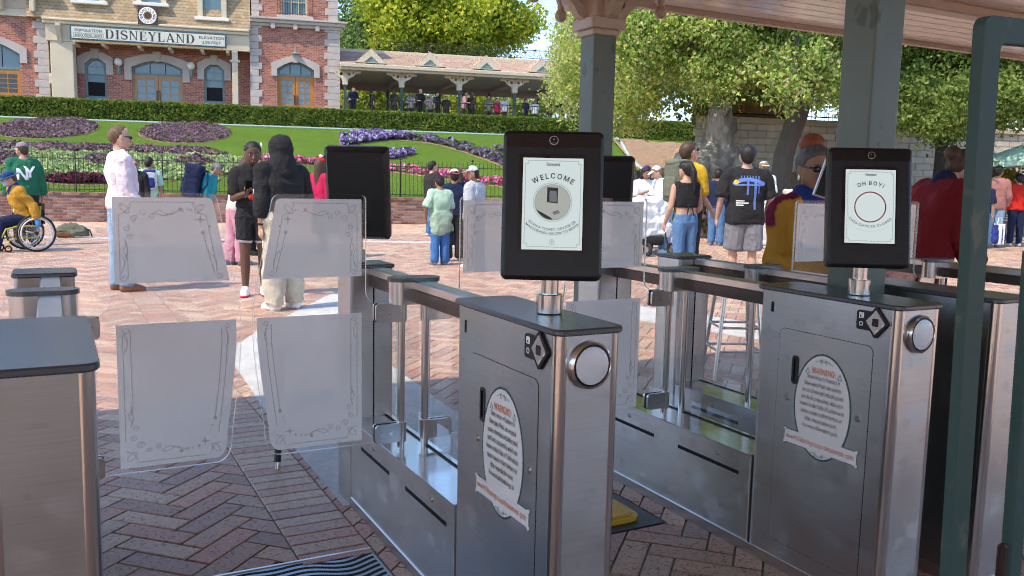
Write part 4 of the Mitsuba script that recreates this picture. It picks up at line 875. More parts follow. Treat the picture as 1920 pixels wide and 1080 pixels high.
# ------------------------------------------------------------------ platform shelter beside the station
pf = thing('platform_shelter', 'long open platform shelter with a brown shingle roof, right of the station', 'shelter')
part(pf, 'roof', S(tri(m3.Manifold.hull_points(np.array([(u, v, z) for u in (3.3, 17) for v, z in ((46.4, 7.03), (46.4, 7.13), (50.2, 8.28), (54, 7.13), (54, 7.03))])))), 'shingle_brown')
part(pf, 'gutter', S(cat([bx(3.3, 17, 46.28, 46.42, 6.98, 7.17, .02), bx(3.3, 17, 46.42, 46.7, 6.86, 7.0, .02)])), 'cream')
part(pf, 'ridge_board', S(bx(3.3, 17, 50.1, 50.3, 8.24, 8.42, .02)), 'cream')
part(pf, 'ceiling', S(bx(3.3, 17, 46.7, 53.8, 6.86, 6.9)), 'beige_paint')
cr = part(pf, 'ridge_cresting', S(cat([tube([(5.6, 50.2, z), (17, 50.2, z)], .02, 5) for z in (8.5, 8.95)] + [cyl((u, 50.2, 8.42), (u, 50.2, 9.08), .014, n=5) for u in np.arange(5.6, 17, .38)] + [put(trimesh.creation.torus(.13, .015, 12, 5), frame((u + .19, 50.2, 8.72), (1, 0, 0), (0, 0, 1))) for u in np.arange(5.6, 16.8, .38)])), 'iron', kind='stuff')
for u in (4.92, 8.02, 11.1, 14.25):
    tri_ = Polygon([(u - .78, 7.28), (u, 8.0), (u + .78, 7.28)])
    gb = part(pf, 'roof_gablet', S(tri(m3.Manifold.hull_points(np.array([(u - .85, 46.75, 7.24), (u + .85, 46.75, 7.24), (u, 46.75, 8.05), (u, 49.4, 8.05), (u - .85, 47.0, 7.28), (u + .85, 47.0, 7.28)])))), 'shingle_brown')
    part(gb, 'bargeboard', uvz(ext(tri_.difference(Polygon([(u - .38, 7.30), (u, 7.62), (u + .38, 7.30)])), .08), 46.75), 'cream')
    part(gb, 'vent', uvz(ext(Polygon([(u - .4, 7.29), (u, 7.64), (u + .4, 7.29)]), .03), 46.75), 'verdigris')
def lace(u, v):
    out = []
    for s in (-1, 1):
        P = Polygon([(0, 6.2), (.12, 6.25), (.2, 6.45), (.45, 6.58), (.55, 6.72), (.8, 6.74), (.8, 6.86), (0, 6.86)]).difference(Point(.2, 6.68).buffer(.08)).difference(Point(.42, 6.74).buffer(.05))
        P = shapely.affinity.scale(P, s, 1, origin=(0, 0)); out.append(uvz(ext(shapely.affinity.translate(P, u, 0), .08), v + .04))
    return cat(out)
for u in (3.6, 6.55, 9.66, 12.76, 15.9):
    part(pf, 'post', S(cat([bx(u - .07, u + .07, 46.9, 47.04, PZ, 6.2), ])), 'post_green'); part(pf, 'post_capital', S(bx(u - .14, u + .14, 46.83, 47.11, 6.1, 6.55, .04)), 'cream')
    part(pf, 'bracket', lace(u, 46.97), 'cream'); part(pf, 'post', S(bx(u - .07, u + .07, 52.9, 53.04, PZ, 6.86)), 'post_green')
    part(pf, 'rear_bracket', lace(u, 52.97), 'beige_paint')
    part(pf, 'tie_beam', S(bx(u - .08, u + .08, 46.9, 53.2, 6.62, 6.86)), 'beige_paint')
mat('post_green', (.05, .08, .075), .5)
part(pf, 'rear_beam', S(bx(3.3, 17, 52.9, 53.05, 6.45, 6.86)), 'beige_paint')
part(pf, 'platform_floor', S(bx(3.3, 17.5, 46.2, 54, PZ - .4, PZ + .004)), 'concrete')
rl_ = thing('platform_railing', 'thin dark railing along the edge of the station platform', 'railing')
part(rl_, 'bars', S(cat([cyl((u, 46.4, PZ), (u, 46.4, 5.4), .010, n=4) for u in np.arange(3.4, 17.4, .14)])), 'iron', kind='stuff')
for z in (4.5, 5.4): part(rl_, 'rail', S(tube([(3.4, 46.4, z), (17.4, 46.4, z)], .022, 5)), 'iron')

# ------------------------------------------------------------------ leaves: hedge, beds
def leaf_mesh(pts, nrm, size, cols, wide=.55, seed=0, up_bias=.0):
    r = np.random.default_rng(seed); n = len(pts)
    d = r.normal(size=(n, 3)); d[:, 2] += up_bias; d /= np.linalg.norm(d, axis=1, keepdims=True)
    nn = nrm + .9 * r.normal(size=(n, 3)) if nrm is not None else r.normal(size=(n, 3))
    s = np.cross(nn, d); s /= np.linalg.norm(s, axis=1, keepdims=True) + 1e-9
    L = size * (.65 + .7 * r.random((n, 1)))
    v = np.stack([pts - d * L * .5, pts + s * L * wide * .5, pts + d * L * .5, pts - s * L * wide * .5], 1).reshape(-1, 3)
    a = np.arange(n)[:, None] * 4; f = np.vstack([a + [0, 1, 2], a + [0, 2, 3]])
    return trimesh.Trimesh(v, f, process=False), np.repeat(cols, 4, axis=0)
def tint(n, cols, seed, var=.25):
    r = np.random.default_rng(seed); c = np.array(cols)[r.integers(0, len(cols), n)]; return np.clip(c * (1 - var + 2 * var * r.random((n, 1))), 0, 1)
def clumped(r, p, d, k, s):
    i = r.integers(0, max(1, len(p) // k), len(p)); return p[i] + r.normal(size=p.shape) * s * (.5 + r.random((len(p), 1))), d[i]
scene['leaf'] = {'type': 'principledthin', 'base_color': VC, 'roughness': .38, 'diff_trans': .95, 'eta': 1.4}
mat('flower', VC, .8, spec=.2)
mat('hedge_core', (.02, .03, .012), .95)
HC = [(.21, .29, .05), (.27, .35, .07), (.14, .21, .035), (.32, .40, .10), (.09, .14, .03)]
def hedge(label, u0, u1, v0, v1, z0, z1, n, seed):
    t = thing('hedge', label, 'hedge'); r = np.random.default_rng(seed)
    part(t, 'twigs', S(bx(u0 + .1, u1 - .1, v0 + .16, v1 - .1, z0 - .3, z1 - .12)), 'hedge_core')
    u = u0 + (u1 - u0) * r.random(n); a = r.random(n); hh = z1 - z0; front_ = a < .62
    z = np.where(front_, z0 - .05 + (hh + .05) * r.random(n), z1 + .0 * a); v = np.where(front_, v0, v0 + (v1 - v0) * r.random(n))
    wob = meshkit.fbm(np.stack([u * 1.6, z * 2, v * 1.6], 1), 3, seed) - .5
    dep_ = r.random(n) ** 2 * .18
    v = np.where(front_, v + wob * .3 + dep_, v); z = np.where(front_, z, z + wob * .14 - dep_)
    m, c = leaf_mesh(np.c_[u, v, z], np.where(front_[:, None], [0, -1, .4], [0, -.3, 1.0]), .105, tint(n, HC, seed), .6, seed)
    part(t, 'foliage', S(m), 'leaf', color=c, kind='stuff')
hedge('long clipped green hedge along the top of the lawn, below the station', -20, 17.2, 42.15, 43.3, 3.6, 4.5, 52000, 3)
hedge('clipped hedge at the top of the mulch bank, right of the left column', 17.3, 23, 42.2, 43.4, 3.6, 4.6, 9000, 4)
# beds of low plants on the slope: outlines in (u, v)
def bed(label, shapes, cat_='flower bed'):
    t = thing('flower_bed', label, cat_)
    for nm, poly, cols, n, size, hgt, seed in shapes:
        r = np.random.default_rng(seed); x0, y0, x1, y1 = poly.bounds; q = np.c_[x0 + (x1 - x0) * r.random(n * 3), y0 + (y1 - y0) * r.random(n * 3)]
        q = q[shapely.contains_xy(poly, q[:, 0], q[:, 1])][:n]; n_ = len(q); hz = hgt * (.55 + .45 * r.random(n_)) * (.6 + .8 * meshkit.noise(np.c_[q * 3.2, q[:, 0] * 0], seed))
        m, c = leaf_mesh(np.c_[q, lawn_z(q[:, 1]) + hz], np.tile([0, -.5, 1.0], (n_, 1)), size, tint(n_, cols, seed), .75, seed)
        part(t, nm, S(m), 'flower', color=c, kind='stuff')
        g_ = ext(poly.buffer(.05), .05); g_.vertices[:, 2] += lawn_z(g_.vertices[:, 1]) - .01; part(t, nm + '_soil', S(g_), 'mulch')
PUR = [(.17, .085, .135), (.22, .12, .17), (.13, .12, .08), (.26, .15, .21), (.15, .15, .085)]
PAL = [(.34, .42, .20), (.42, .48, .27), (.27, .36, .14), (.22, .31, .10)]
el = lambda u, v, a, b: shapely.affinity.scale(Point(u, v).buffer(1, 20), a, b)
bed('pair of oval purple-leaved beds joined by a purple band, on the left of the lawn', [
    ('purple_leaves', el(-8.75, 39.0, 1.75, 3.0), PUR, 9000, .12, .13, 11), ('purple_leaves', el(-3.55, 39.0, 1.75, 3.0), PUR, 9000, .12, .13, 12),
    ('purple_band', Polygon([(-9.6, 34.6), (-2.4, 34.6), (-1.5, 33.2), (-10.2, 33.2)]), PUR, 6000, .12, .13, 13)])
lob = unary_union([el(-9.0 + i * 1.05, 30.9, .8, 1.9) for i in range(8)])
bed('wide scalloped bed of pale leaves with purple lozenges, behind the man in pink', [
    ('pale_leaves', lob.difference(unary_union([Polygon([(u - .6, 30.9), (u, 29.7), (u + .6, 30.9), (u, 32.1)]) for u in (-8.1, -5.33, -2.55)])), PAL, 17000, .13, .14, 14),
    ('purple_lozenge', Polygon([(-8.7, 30.9), (-8.1, 29.7), (-7.5, 30.9), (-8.1, 32.1)]), PUR, 1500, .15, .22, 15),
    ('purple_lozenge', Polygon([(-5.93, 30.9), (-5.33, 29.7), (-4.73, 30.9), (-5.33, 32.1)]), PUR, 1500, .15, .22, 16),
    ('purple_lozenge', Polygon([(-3.15, 30.9), (-2.55, 29.7), (-1.95, 30.9), (-2.55, 32.1)]), PUR, 1500, .15, .22, 17),
    ('pale_border', Polygon([(-9.4, 28.0), (-1.6, 28.0), (-1.9, 28.7), (-9.1, 28.7)]), PAL, 4500, .14, .18, 18),
    ('crimson_leaves', el(-5.4, 27.5, .9, .35), [(.13, .02, .045), (.19, .04, .08), (.09, .03, .04)], 1500, .15, .22, 19)])
VIO = [(.30, .22, .52), (.42, .34, .62), (.55, .48, .68), (.16, .10, .30), (.09, .16, .04), (.09, .05, .16)]
DVI = [(.10, .06, .16), (.15, .09, .22), (.09, .14, .04), (.30, .24, .42), (.07, .12, .03)]
def ribbon(pts, ws): 
    p = resample(np.array([(a, b, w_) for (a, b), w_ in zip(pts, ws)]), 40); return unary_union([Point(a, b).buffer(w_, 8) for a, b, w_ in p]).simplify(.02)
bed('scroll of violet and lilac pansies on the right of the lawn', [
    ('lilac_flowers', ribbon([(2.9, 36.9), (3.5, 38.4), (4.4, 39.4), (5.4, 39.6)], [.25, .75, .85, .6]), VIO, 5200, .17, .26, 21),
    ('dark_flowers', ribbon([(5.3, 39.5), (6.4, 39.0), (7.3, 37.9), (8.0, 35.8), (8.6, 33.2), (8.9, 31.5)], [.55, .45, .42, .38, .34, .34]), DVI, 4600, .17, .25, 22)])
bed('small tapering patch of lilac pansies under the violet scroll', [('lilac_flowers', ribbon([(3.0, 33.3), (4.2, 33.6), (5.2, 34.9)], [.35, .4, .25]), VIO, 1500, .17, .25, 23)])
bed('violet pansies standing beside the welcome screen', [('dark_flowers', ribbon([(9.4, 36.4), (9.9, 34.2), (10.3, 31.5)], [.4, .5, .4]), DVI, 1600, .17, .28, 24)])
PNK = [(.62, .10, .30), (.70, .22, .42), (.55, .06, .24), (.72, .35, .50), (.12, .18, .05)]
bed('ribbon of pink flowers sweeping across the lower lawn', [('pink_flowers', ribbon([(-.2, 31.9), (1.6, 31.8), (3.6, 31.0), (5.1, 30.0), (6.4, 28.9), (7.6, 28.2), (9.5, 27.6)], [.34, .34, .24, .24, .26, .28, .28]), PNK, 6500, .15, .24, 25)])
# ================================================================== trees
def bark_fn(p, n, uv): return mix((.085, .072, .06), (.15, .13, .11), fbm(p.x * 9, p.y * 9, p.z * 2.2, 4))
mat('bark', proc(bark_fn), .95, spec=.1); bump('bark', lambda p, n, uv: fbm(p.x * 12, p.y * 12, p.z * 3, 3), .05, 6e-3)
def crown_pts(blobs, n, seed, shell=.55):
    r = np.random.default_rng(seed); vol = np.array([b[3] * b[4] * b[5] for b in blobs]) ** (.8); ks = r.choice(len(blobs), n, p=vol / vol.sum()); B = np.array(blobs)[ks]
    d = r.normal(size=(n, 3)); d /= np.linalg.norm(d, axis=1, keepdims=True); rad = (shell + (1 - shell) * r.random((n, 1))) ** .7
    bump_ = .82 + .36 * meshkit.noise(d * 2.3 + ks[:, None] * 7.1, seed); p = B[:, :3] + d * rad * B[:, 3:] * bump_[:, None]
    keep = meshkit.fbm(p * 1.15, 3, seed + 5) > .40
    return p[keep], d[keep]
def blobset(c, R, n, size, seed, flat=.75):
    r = np.random.default_rng(seed); out = []
    for i in range(n):
        d = r.normal(size=3); d /= np.linalg.norm(d); k = r.random() ** .45; q = np.array(c) + d * np.array(R) * k; s = size * (.7 + .6 * r.random()); out.append((*q, s, s, s * flat))
    return out
def tree(label, trunk, blobs, n, leaf_size, cols, seed, branches=8, name='tree', wide=.6, drop=0):
    t = thing(name, label, 'tree'); trunk = np.array(trunk, float); r = np.random.default_rng(seed)
    tt = resample(trunk[:, :3], 24); rad = np.interp(np.linspace(0, 1, 24), np.linspace(0, 1, len(trunk)), trunk[:, 3])
    m = tube(tt, rad, 18); v = m.vertices; m.vertices = v + (meshkit.fbm(v * [4, 4, 1.2], 3, seed)[:, None] - .5) * .16 * np.linalg.norm(v[:, :2] - v[:, :2].mean(0), axis=1)[:, None] * (v - np.c_[np.interp(v[:, 2], tt[:, 2], tt[:, 0]), np.interp(v[:, 2], tt[:, 2], tt[:, 1]), v[:, 2]]) / (.01 + np.linalg.norm(v - np.c_[np.interp(v[:, 2], tt[:, 2], tt[:, 0]), np.interp(v[:, 2], tt[:, 2], tt[:, 1]), v[:, 2]], axis=1)[:, None])
    part(t, 'trunk', m, 'bark', True)
    bs = [blobs[i] for i in r.choice(len(blobs), min(branches, len(blobs)), replace=False)]
    for b in bs:
        s = tt[r.integers(12, 24)]; e = np.array(b[:3]); mid = (s + e) / 2 + [0, 0, .12 * np.linalg.norm(e - s)]; k = np.linspace(0, 1, 9)[:, None]; pth = (1 - k) ** 2 * s + 2 * k * (1 - k) * mid + k * k * e
        part(t, 'limb', tube(pth + .05 * r.normal(size=pth.shape) * k, np.linspace(max(.05, trunk[-1, 3] * .7), .018, 9), 7), 'bark', True)
    p, d = crown_pts(blobs, n, seed); p, d = clumped(r, p, d, 9, leaf_size * .95); c = tint(len(p), cols, seed, .22)
    m, c = leaf_mesh(p, d * .6 + [0, 0, .5], leaf_size, c, wide, seed, -.3 * drop)
    part(t, 'crown', m, 'leaf', color=c, kind='stuff')
    return t
YEL = [(0.486, 0.561, 0.055), (0.598, 0.62, 0.075), (0.354, 0.467, 0.055), (0.62, 0.62, 0.113), (0.261, 0.374, 0.055)]
GRN = [(0.232, 0.349, 0.08), (0.325, 0.463, 0.117), (0.164, 0.256, 0.07), (0.417, 0.556, 0.139)]
OAK = [(0.408, 0.582, 0.132), (0.582, 0.62, 0.174), (0.292, 0.437, 0.103), (0.62, 0.62, 0.292), (0.204, 0.321, 0.087)]
BRI = [(0.461, 0.62, 0.138), (0.62, 0.62, 0.208), (0.345, 0.483, 0.116), (0.62, 0.62, 0.345)]
BLU = [(0.211, 0.328, 0.118), (0.281, 0.398, 0.164), (0.164, 0.258, 0.094), (0.374, 0.492, 0.211)]
# behind the station roof
tree('yellow-green broad tree rising behind the shelter roof', [(*W(11.8, 63, 4.2), .4), (*W(11.6, 63, 7.5), .32), (*W(11.4, 63, 11), .2)], blobset(W(12.0, 63, 12.6), (6.2, 3.2, 4.2), 50, 1.7, 31), 62000, .34, YEL, 31)
tree('tall grey-green tree standing between the station tower and the yellow-green tree', [(*W(6.2, 66, 4.2), .35), (*W(6.2, 66, 8), .28), (*W(6.0, 66, 12), .15)], blobset(W(6.3, 66, 11.4), (2.1, 2.5, 3.6), 26, 1.4, 32), 30000, .27, BLU, 32)
tree('small dark tree low beside the station tower', [(*W(4.6, 64, 4.2), .22), (*W(4.6, 64, 6), .18), (*W(4.6, 64, 8), .1)], blobset(W(4.7, 64, 8.2), (1.4, 1.6, 1.9), 14, 1.0, 33), 12000, .25, GRN, 33)
for i, (u, v, z, R, lab) in enumerate(((6.2, 57.5, 5.9, 1.9, 'green tree seen under the shelter, nearest the station'), (9.4, 58.5, 5.7, 2.0, 'dense green tree seen under the middle of the shelter'), (12.6, 58, 5.6, 2.1, 'bright green tree seen under the shelter, between its last posts'), (15.8, 58.5, 5.7, 2.1, 'green tree at the far end of the shelter'), (19.5, 57, 6.5, 2.4, 'green tree behind the left column of the canopy'))):
    tree(lab, [(*W(u, v, 4.1), .16), (*W(u + .1, v, 5), .13), (*W(u, v, 6), .08)], blobset(W(u, v, z + .2), (R, 1.2, 1.3), 16, 1.0, 40 + i), 9000, .24, [YEL, GRN, YEL, OAK, OAK][i], 40 + i, 4)
# the big trees on the right
def hang(u0, v0, z0, blobs): return blobs
oak_c = np.array([16.6, 16.6, 0])
bl = blobset((15.8, 16.9, 6.4), (5.0, 3.4, 2.3), 60, 1.25, 51, .8) + blobset((14.2, 17.4, 4.6), (2.6, 1.8, .9), 14, .75, 52, .9) + blobset((14.6, 14.6, 3.75), (1.0, .9, .6), 9, .5, 53, 1.1) + blobset((13.2, 16.2, 4.0), (1.0, .8, .7), 8, .5, 56, 1.1) + blobset((16.0, 14.2, 3.7), (.8, .7, .5), 6, .45, 57, 1.1) + blobset((12.2, 17.0, 4.6), (1.4, .8, .9), 9, .6, 58, 1.1) + blobset((14.0, 16.0, 4.8), (2.4, 1.0, .6), 12, .6, 59, 1.1) + blobset((15.6, 16.6, 3.9), (.9, .6, .6), 5, .45, 54, 1.1)
tree('large oak with a thick dark trunk and overhanging leafy boughs, right half', [(16.75, 17.1, .0, .36), (16.75, 17.05, .8, .28), (16.85, 16.95, 2.2, .24), (17.1, 16.8, 3.2, .26), (17.3, 16.6, 4.4, .23), (16.9, 16.6, 6, .2)], bl, 210000, .105, OAK, 55, 14, 'oak_tree', .6, .5)
bl = blobset((16.2, 24.0, 5.6), (2.3, 2.2, 2.4), 30, 1.0, 61, .85) + blobset((14.7, 24.2, 4.2), (.9, .8, .8), 9, .6, 62) + blobset((15.4, 21.6, 3.7), (1.7, .8, .7), 14, .5, 64, 1.1)
tree('light green tree with fine leaves, just right of the left canopy column', [(16.7, 25.0, .4, .10), (16.5, 24.9, 3.4, .09), (16.3, 24.7, 5.6, .07)], bl, 70000, .10, BRI, 63, 10, 'birch_tree', .55, .4)
bl = blobset((18.6, 22.5, 6.4), (4.2, 2.4, 2.6), 40, 1.2, 71) + blobset((22.5, 19.5, 6.0), (3.0, 2.0, 2.0), 26, 1.1, 73) + blobset((20.6, 20.4, 4.7), (3.2, 1.4, .9), 22, .8, 74)
tree('leafy green tree behind the oak, above the pale stone wall', [(19.6, 23.7, 2.2, .14), (19.4, 23.5, 4.6, .12), (18.6, 23, 7, .08)], bl, 90000, .15, OAK, 72, 8)
bl = blobset((22.8, 16.8, 5.6), (3.6, 2.8, 2.1), 46, 1.2, 81, .85) + blobset((20.6, 15.4, 3.7), (2.6, 1.4, .6), 20, .65, 82) + blobset((18.6, 13.6, 3.45), (1.6, .8, .45), 14, .5, 84, 1.1) + blobset((20.4, 12.6, 3.4), (1.2, .8, .45), 10, .5, 85, 1.1)
tree('dark green tree right of the right canopy column, over the umbrella', [(24.2, 17.9, 0, .2), (24.2, 17.8, 3, .17), (23.6, 17.4, 6, .12)], bl, 150000, .115, [(.19, .28, .06), (.27, .36, .09), (.13, .19, .045), (.34, .43, .14)], 83, 10, 'oak_tree', .6, .4)
bl = blobset((27, 11.6, 5.6), (3.6, 3.2, 2.6), 40, 1.3, 91, .85)
tree('dark green tree behind the green gate frame at the right edge', [(28.4, 11.2, 0, .35), (28.4, 11.2, 3, .3), (28, 11.3, 6, .2)], bl, 80000, .15, OAK, 92, 8)
# ------------------------------------------------------------------ gnarled rockwork tree stump
def stump():
    r = np.random.default_rng(5); pr = []
    for i in range(9):
        a = i * .7; b0 = np.array([18.2 + 1.1 * math.cos(a), 21.2 + .7 * math.sin(a), 1.55 + .2 * r.random()]); top_ = np.array([18.45 + .22 * math.cos(a + 1), 21.3 + .2 * math.sin(a + 1), 3.4 + .5 * r.random()])
        k = np.linspace(0, 1, 14)[:, None]; pth = b0 * (1 - k) + top_ * k; pth[:, 0] += .2 * np.sin(k[:, 0] * 7 + i); pth[:, 1] += .15 * np.cos(k[:, 0] * 6 + i * 2); pth[:, :2] += (top_[:2] - pth[:, :2]) * (.55 * np.sin(k[:, 0] * math.pi))[:, None]
        pr.append(tube(pth, .34 * (1 - .62 * k[:, 0]) * (.8 + .5 * r.random(14)), 10))
    pr += [tube([(18.5, 21.3, 3.2), (18.7, 21.5, 3.9), (18.5, 21.4, 4.5)], [.34, .24, .14], 10), tube([(18.3, 21.2, 2.0), (19.3, 20.9, 1.9), (20.0, 20.8, 1.5)], [.35, .28, .16], 10), tube([(18.0, 21.2, 2.2), (17.2, 21.6, 2.1), (16.9, 21.8, 1.6)], [.3, .24, .14], 10)]
    M_ = man(pr[0])
    for q in pr[1:]: M_ = M_ + man(q)
    m = tri(M_.refine_to_length(.09)); m.merge_vertices(); trimesh.smoothing.filter_taubin(m, iterations=4)
    n_ = m.vertex_normals; m.vertices += n_ * (.16 * (meshkit.fbm(m.vertices * [3.5, 3.5, 1.4], 4, 3) - .5) + .06 * (meshkit.noise(m.vertices * [11, 11, 4], 4) - .5))[:, None]
    return m
mat('weathered_wood', proc(lambda p, n, uv: mix((.16, .155, .14), (.62, .60, .57), fbm(p.x * 6, p.y * 6, p.z * 1.6, 4))), .9); bump('weathered_wood', lambda p, n, uv: fbm(p.x * 14, p.y * 14, p.z * 4, 3), .05, 6e-3)
single('tree_stump', stump(), 'weathered_wood', 'grey gnarled weathered tree stump on top of the brown mulch bank', 'tree stump', 50)

# ------------------------------------------------------------------ pale block wall behind, with cap and railing
mat('pale_block', proc(lambda p, n, uv: mix((.60, .56, .48), (.70, .66, .58), cell_rand(dr.floor(p.x * 1.6), dr.floor(p.y * 1.6), dr.floor(p.z / .22))) * (.85 + .3 * fbm(p.x * 2, p.y * 2, p.z * 2))), .85)
rw = thing('stone_wall', 'pale cream stone block retaining wall behind the oak and the umbrella', 'wall')
RV, cnt, lst = 25.2, 0, []
part(rw, 'mortar_core', S(bx(13.0, 42, RV + .02, RV + .5, 0, 3.3)), 'mortar')
bk = S(bx(.008, .632, -.02, .05, .008, .215, .02)); bpk = mikit.ply(bk, 'pale_block')
for r in range(15):
    for c in range(0, 46):
        u = 13.0 + (c - .5 * (r % 2)) * .64; o = W(u, RV, r * .22)
        if r >= 4 and 1 <= c < 27 and cnt < 270: part(rw, 'stone_block', bpk, None, tw=T().translate(o.tolist())); cnt += 1
        else: m = bk.copy(); m.vertices += o; lst.append(m)
part(rw, 'stonework', cat(lst), 'pale_block', kind='stuff')
part(rw, 'cap', S(cat([bx(13.0, 42, RV - .12, RV + .55, 3.3, 3.5, .03)])), 'cream')
r3 = thing('wall_railing', 'dark metal railing on top of the pale stone wall', 'railing')
part(r3, 'bars', S(cat([cyl((u, RV + .2, 3.5), (u, RV + .2, 4.6), .011, n=4) for u in np.arange(13.0, 42, .16)])), 'iron', kind='stuff')
for z in (3.62, 4.55): part(r3, 'rail', S(tube([(13.0, RV + .2, z), (42, RV + .2, z)], .02, 5)), 'iron')
mat('train_orange', (.42, .15, .025), .45)
tc = thing('railway_car', 'orange-brown railway car seen between the leaves above the stump', 'railway car')
part(tc, 'body', S(bx(14.5, 17.6, 27.2, 29, 3.72, 4.25, .04)), 'train_orange'); part(tc, 'roof', S(bx(14.3, 17.8, 27.0, 29.2, 5.6, 5.8, .05)), 'cream'); part(tc, 'underframe', S(bx(14.5, 17.6, 27.3, 29, 3.45, 3.72)), 'rail_dark')
for u in (14.6, 16.0, 17.5): part(tc, 'roof_post', S(bx(u - .05, u + .05, 27.2, 27.3, 4.25, 5.6)), 'train_orange')
for u in (15.2, 16.8): part(tc, 'seat_back', S(bx(u - .5, u + .5, 27.6, 27.7, 4.2, 4.75, .03)), 'rail_dark')
# ------------------------------------------------------------------ umbrella, shrubs and boulders, bin
mat('umbrella_green', (.42, .66, .54), .7)
um = thing('parasol', 'pale green parasol on a white pole at the right edge', 'umbrella'); c0 = np.array([23.6, 14.9, 0])
n = 8; vt = [c0 + [0, 0, 2.62]]; 
for i in range(n): a = 2 * math.pi * i / n + .2; vt.append(c0 + [1.35 * math.cos(a), 1.35 * math.sin(a), 2.10])
for i in range(n): a = 2 * math.pi * (i + .5) / n + .2; vt.append(c0 + [1.18 * math.cos(a), 1.18 * math.sin(a), 2.15])
for i in range(n): a = 2 * math.pi * i / n + .2; vt.append(c0 + [1.36 * math.cos(a), 1.36 * math.sin(a), 1.96])
for i in range(n): a = 2 * math.pi * (i + .5) / n + .2; vt.append(c0 + [1.19 * math.cos(a), 1.19 * math.sin(a), 2.02])
f = []
for i in range(n): f += [(0, 1 + i, 9 + i), (0, 9 + i, 1 + (i + 1) % n), (1 + i, 17 + i, 25 + i), (1 + i, 25 + i, 9 + i), (9 + i, 25 + i, 17 + (i + 1) % n), (9 + i, 17 + (i + 1) % n, 1 + (i + 1) % n)]
part(um, 'canopy', trimesh.Trimesh(vt, f, process=False), 'umbrella_green'); part(um, 'pole', cyl(c0 + [0, 0, 0], c0 + [0, 0, 2.66], .028, n=10), 'white_paint'); part(um, 'base', cyl(c0 + [0, 0, .001], c0 + [0, 0, .08], .3, n=20), 'concrete')
def shrub(label, c, R, n, size, cols, seed):
    t = thing('shrub', label, 'shrub'); bl_ = blobset(c, R, 10, max(R) * .45, seed); p, d = crown_pts(bl_, n, seed); m, cc = leaf_mesh(p, d, size, tint(len(p), cols, seed), .6, seed)
    part(t, 'foliage', m, 'leaf', color=cc, kind='stuff'); part(t, 'stems', cat([cyl((c[0] + .1 * i, c[1], max(0, c[2] - R[2] * 1.3)), (c[0] + .25 * i, c[1], c[2] + .2), .02, .01, 6) for i in (-2, -1, 0, 1, 2)]), 'bark')
shrub('orange and green flowering shrub behind the person in the dusty rose sweater', (25.0, 16.2, 1.35), (1.6, .8, .5), 5000, .14, [(.45, .18, .04), (.35, .22, .05), (.14, .20, .05), (.20, .25, .05)], 101)
shrub('clipped green shrub in the planter beside the woman in jeans', (14.6, 17.4, .78), (1.6, .4, .16), 5000, .1, HC, 102)
mat('boulder', proc(lambda p, n, uv: mix((.20, .19, .17), (.32, .30, .27), fbm(p.x * 5, p.y * 5, p.z * 5))), .9)
for (x, y, r_, lab) in ((14.35, 17.2, .2, 'grey boulder behind the planter fence, left of the black T-shirt'), (15.2, 16.95, .24, 'blue-grey boulder behind the planter fence, touching the man in the black T-shirt')):
    m = sph((0, 0, 0), (r_ * 1.2, r_ * .8, r_), 3); m.vertices *= (1 + .35 * (meshkit.fbm(m.vertices * 4 + x, 3) - .5))[:, None]; m.vertices += (x, y, .66); single('boulder', m, 'boulder', lab, 'boulder', 40)
mat('bin_cream', (.55, .52, .44), .5); mat('bin_green', (.17, .20, .09), .5); mat('bin_maroon', (.20, .04, .05), .5)
bn = thing('litter_bin', 'cream litter bin with an arched green panel and a white tree emblem', 'litter bin'); 
MB = frame((13.75, 13.1, 0), (.80, -.60, 0), (0, 0, 1)); MB2 = MB.copy()
def binp(nm, m, b, **k): part(bn, nm, put(m, MB), b, **k)
binp('body', bx(-.38, .38, 0, 1.16, -.66, 0, .03), 'bin_cream'); binp('lid', bx(-.42, .42, 1.16, 1.28, -.70, .04, .03), 'bin_cream'); binp('flap', bx(-.24, .24, .98, 1.12, .0, .012), 'rail_dark')
pan = arch_poly(-.27, .27, .15, .86, .2); binp('green_panel', ext(pan, .012), 'bin_green'); 
binp('arch_band', ext(arch_poly(-.31, .31, .62, .93, .22).difference(arch_poly(-.27, .27, .1, .87, .2)), .014), 'bin_maroon')
tree_em = unary_union([Point(0, .56).buffer(.13, 16).difference(Point(0, .56).buffer(.115, 16)), Point(0, .60).buffer(.055), Point(-.05, .575).buffer(.035), Point(.05, .575).buffer(.035), sbox(-.012, .47, .012, .58), Polygon([(-.05, .46), (.05, .46), (.012, .49), (-.012, .49)])])
binp('tree_emblem', ext(tree_em, .016), 'sticker_white', kind='stuff'); binp('steps', ext(unary_union([sbox(-.38, 0, .38, .08), sbox(-.34, .08, -.24, .15), sbox(.24, .08, .34, .15)]), .02), 'bin_cream')
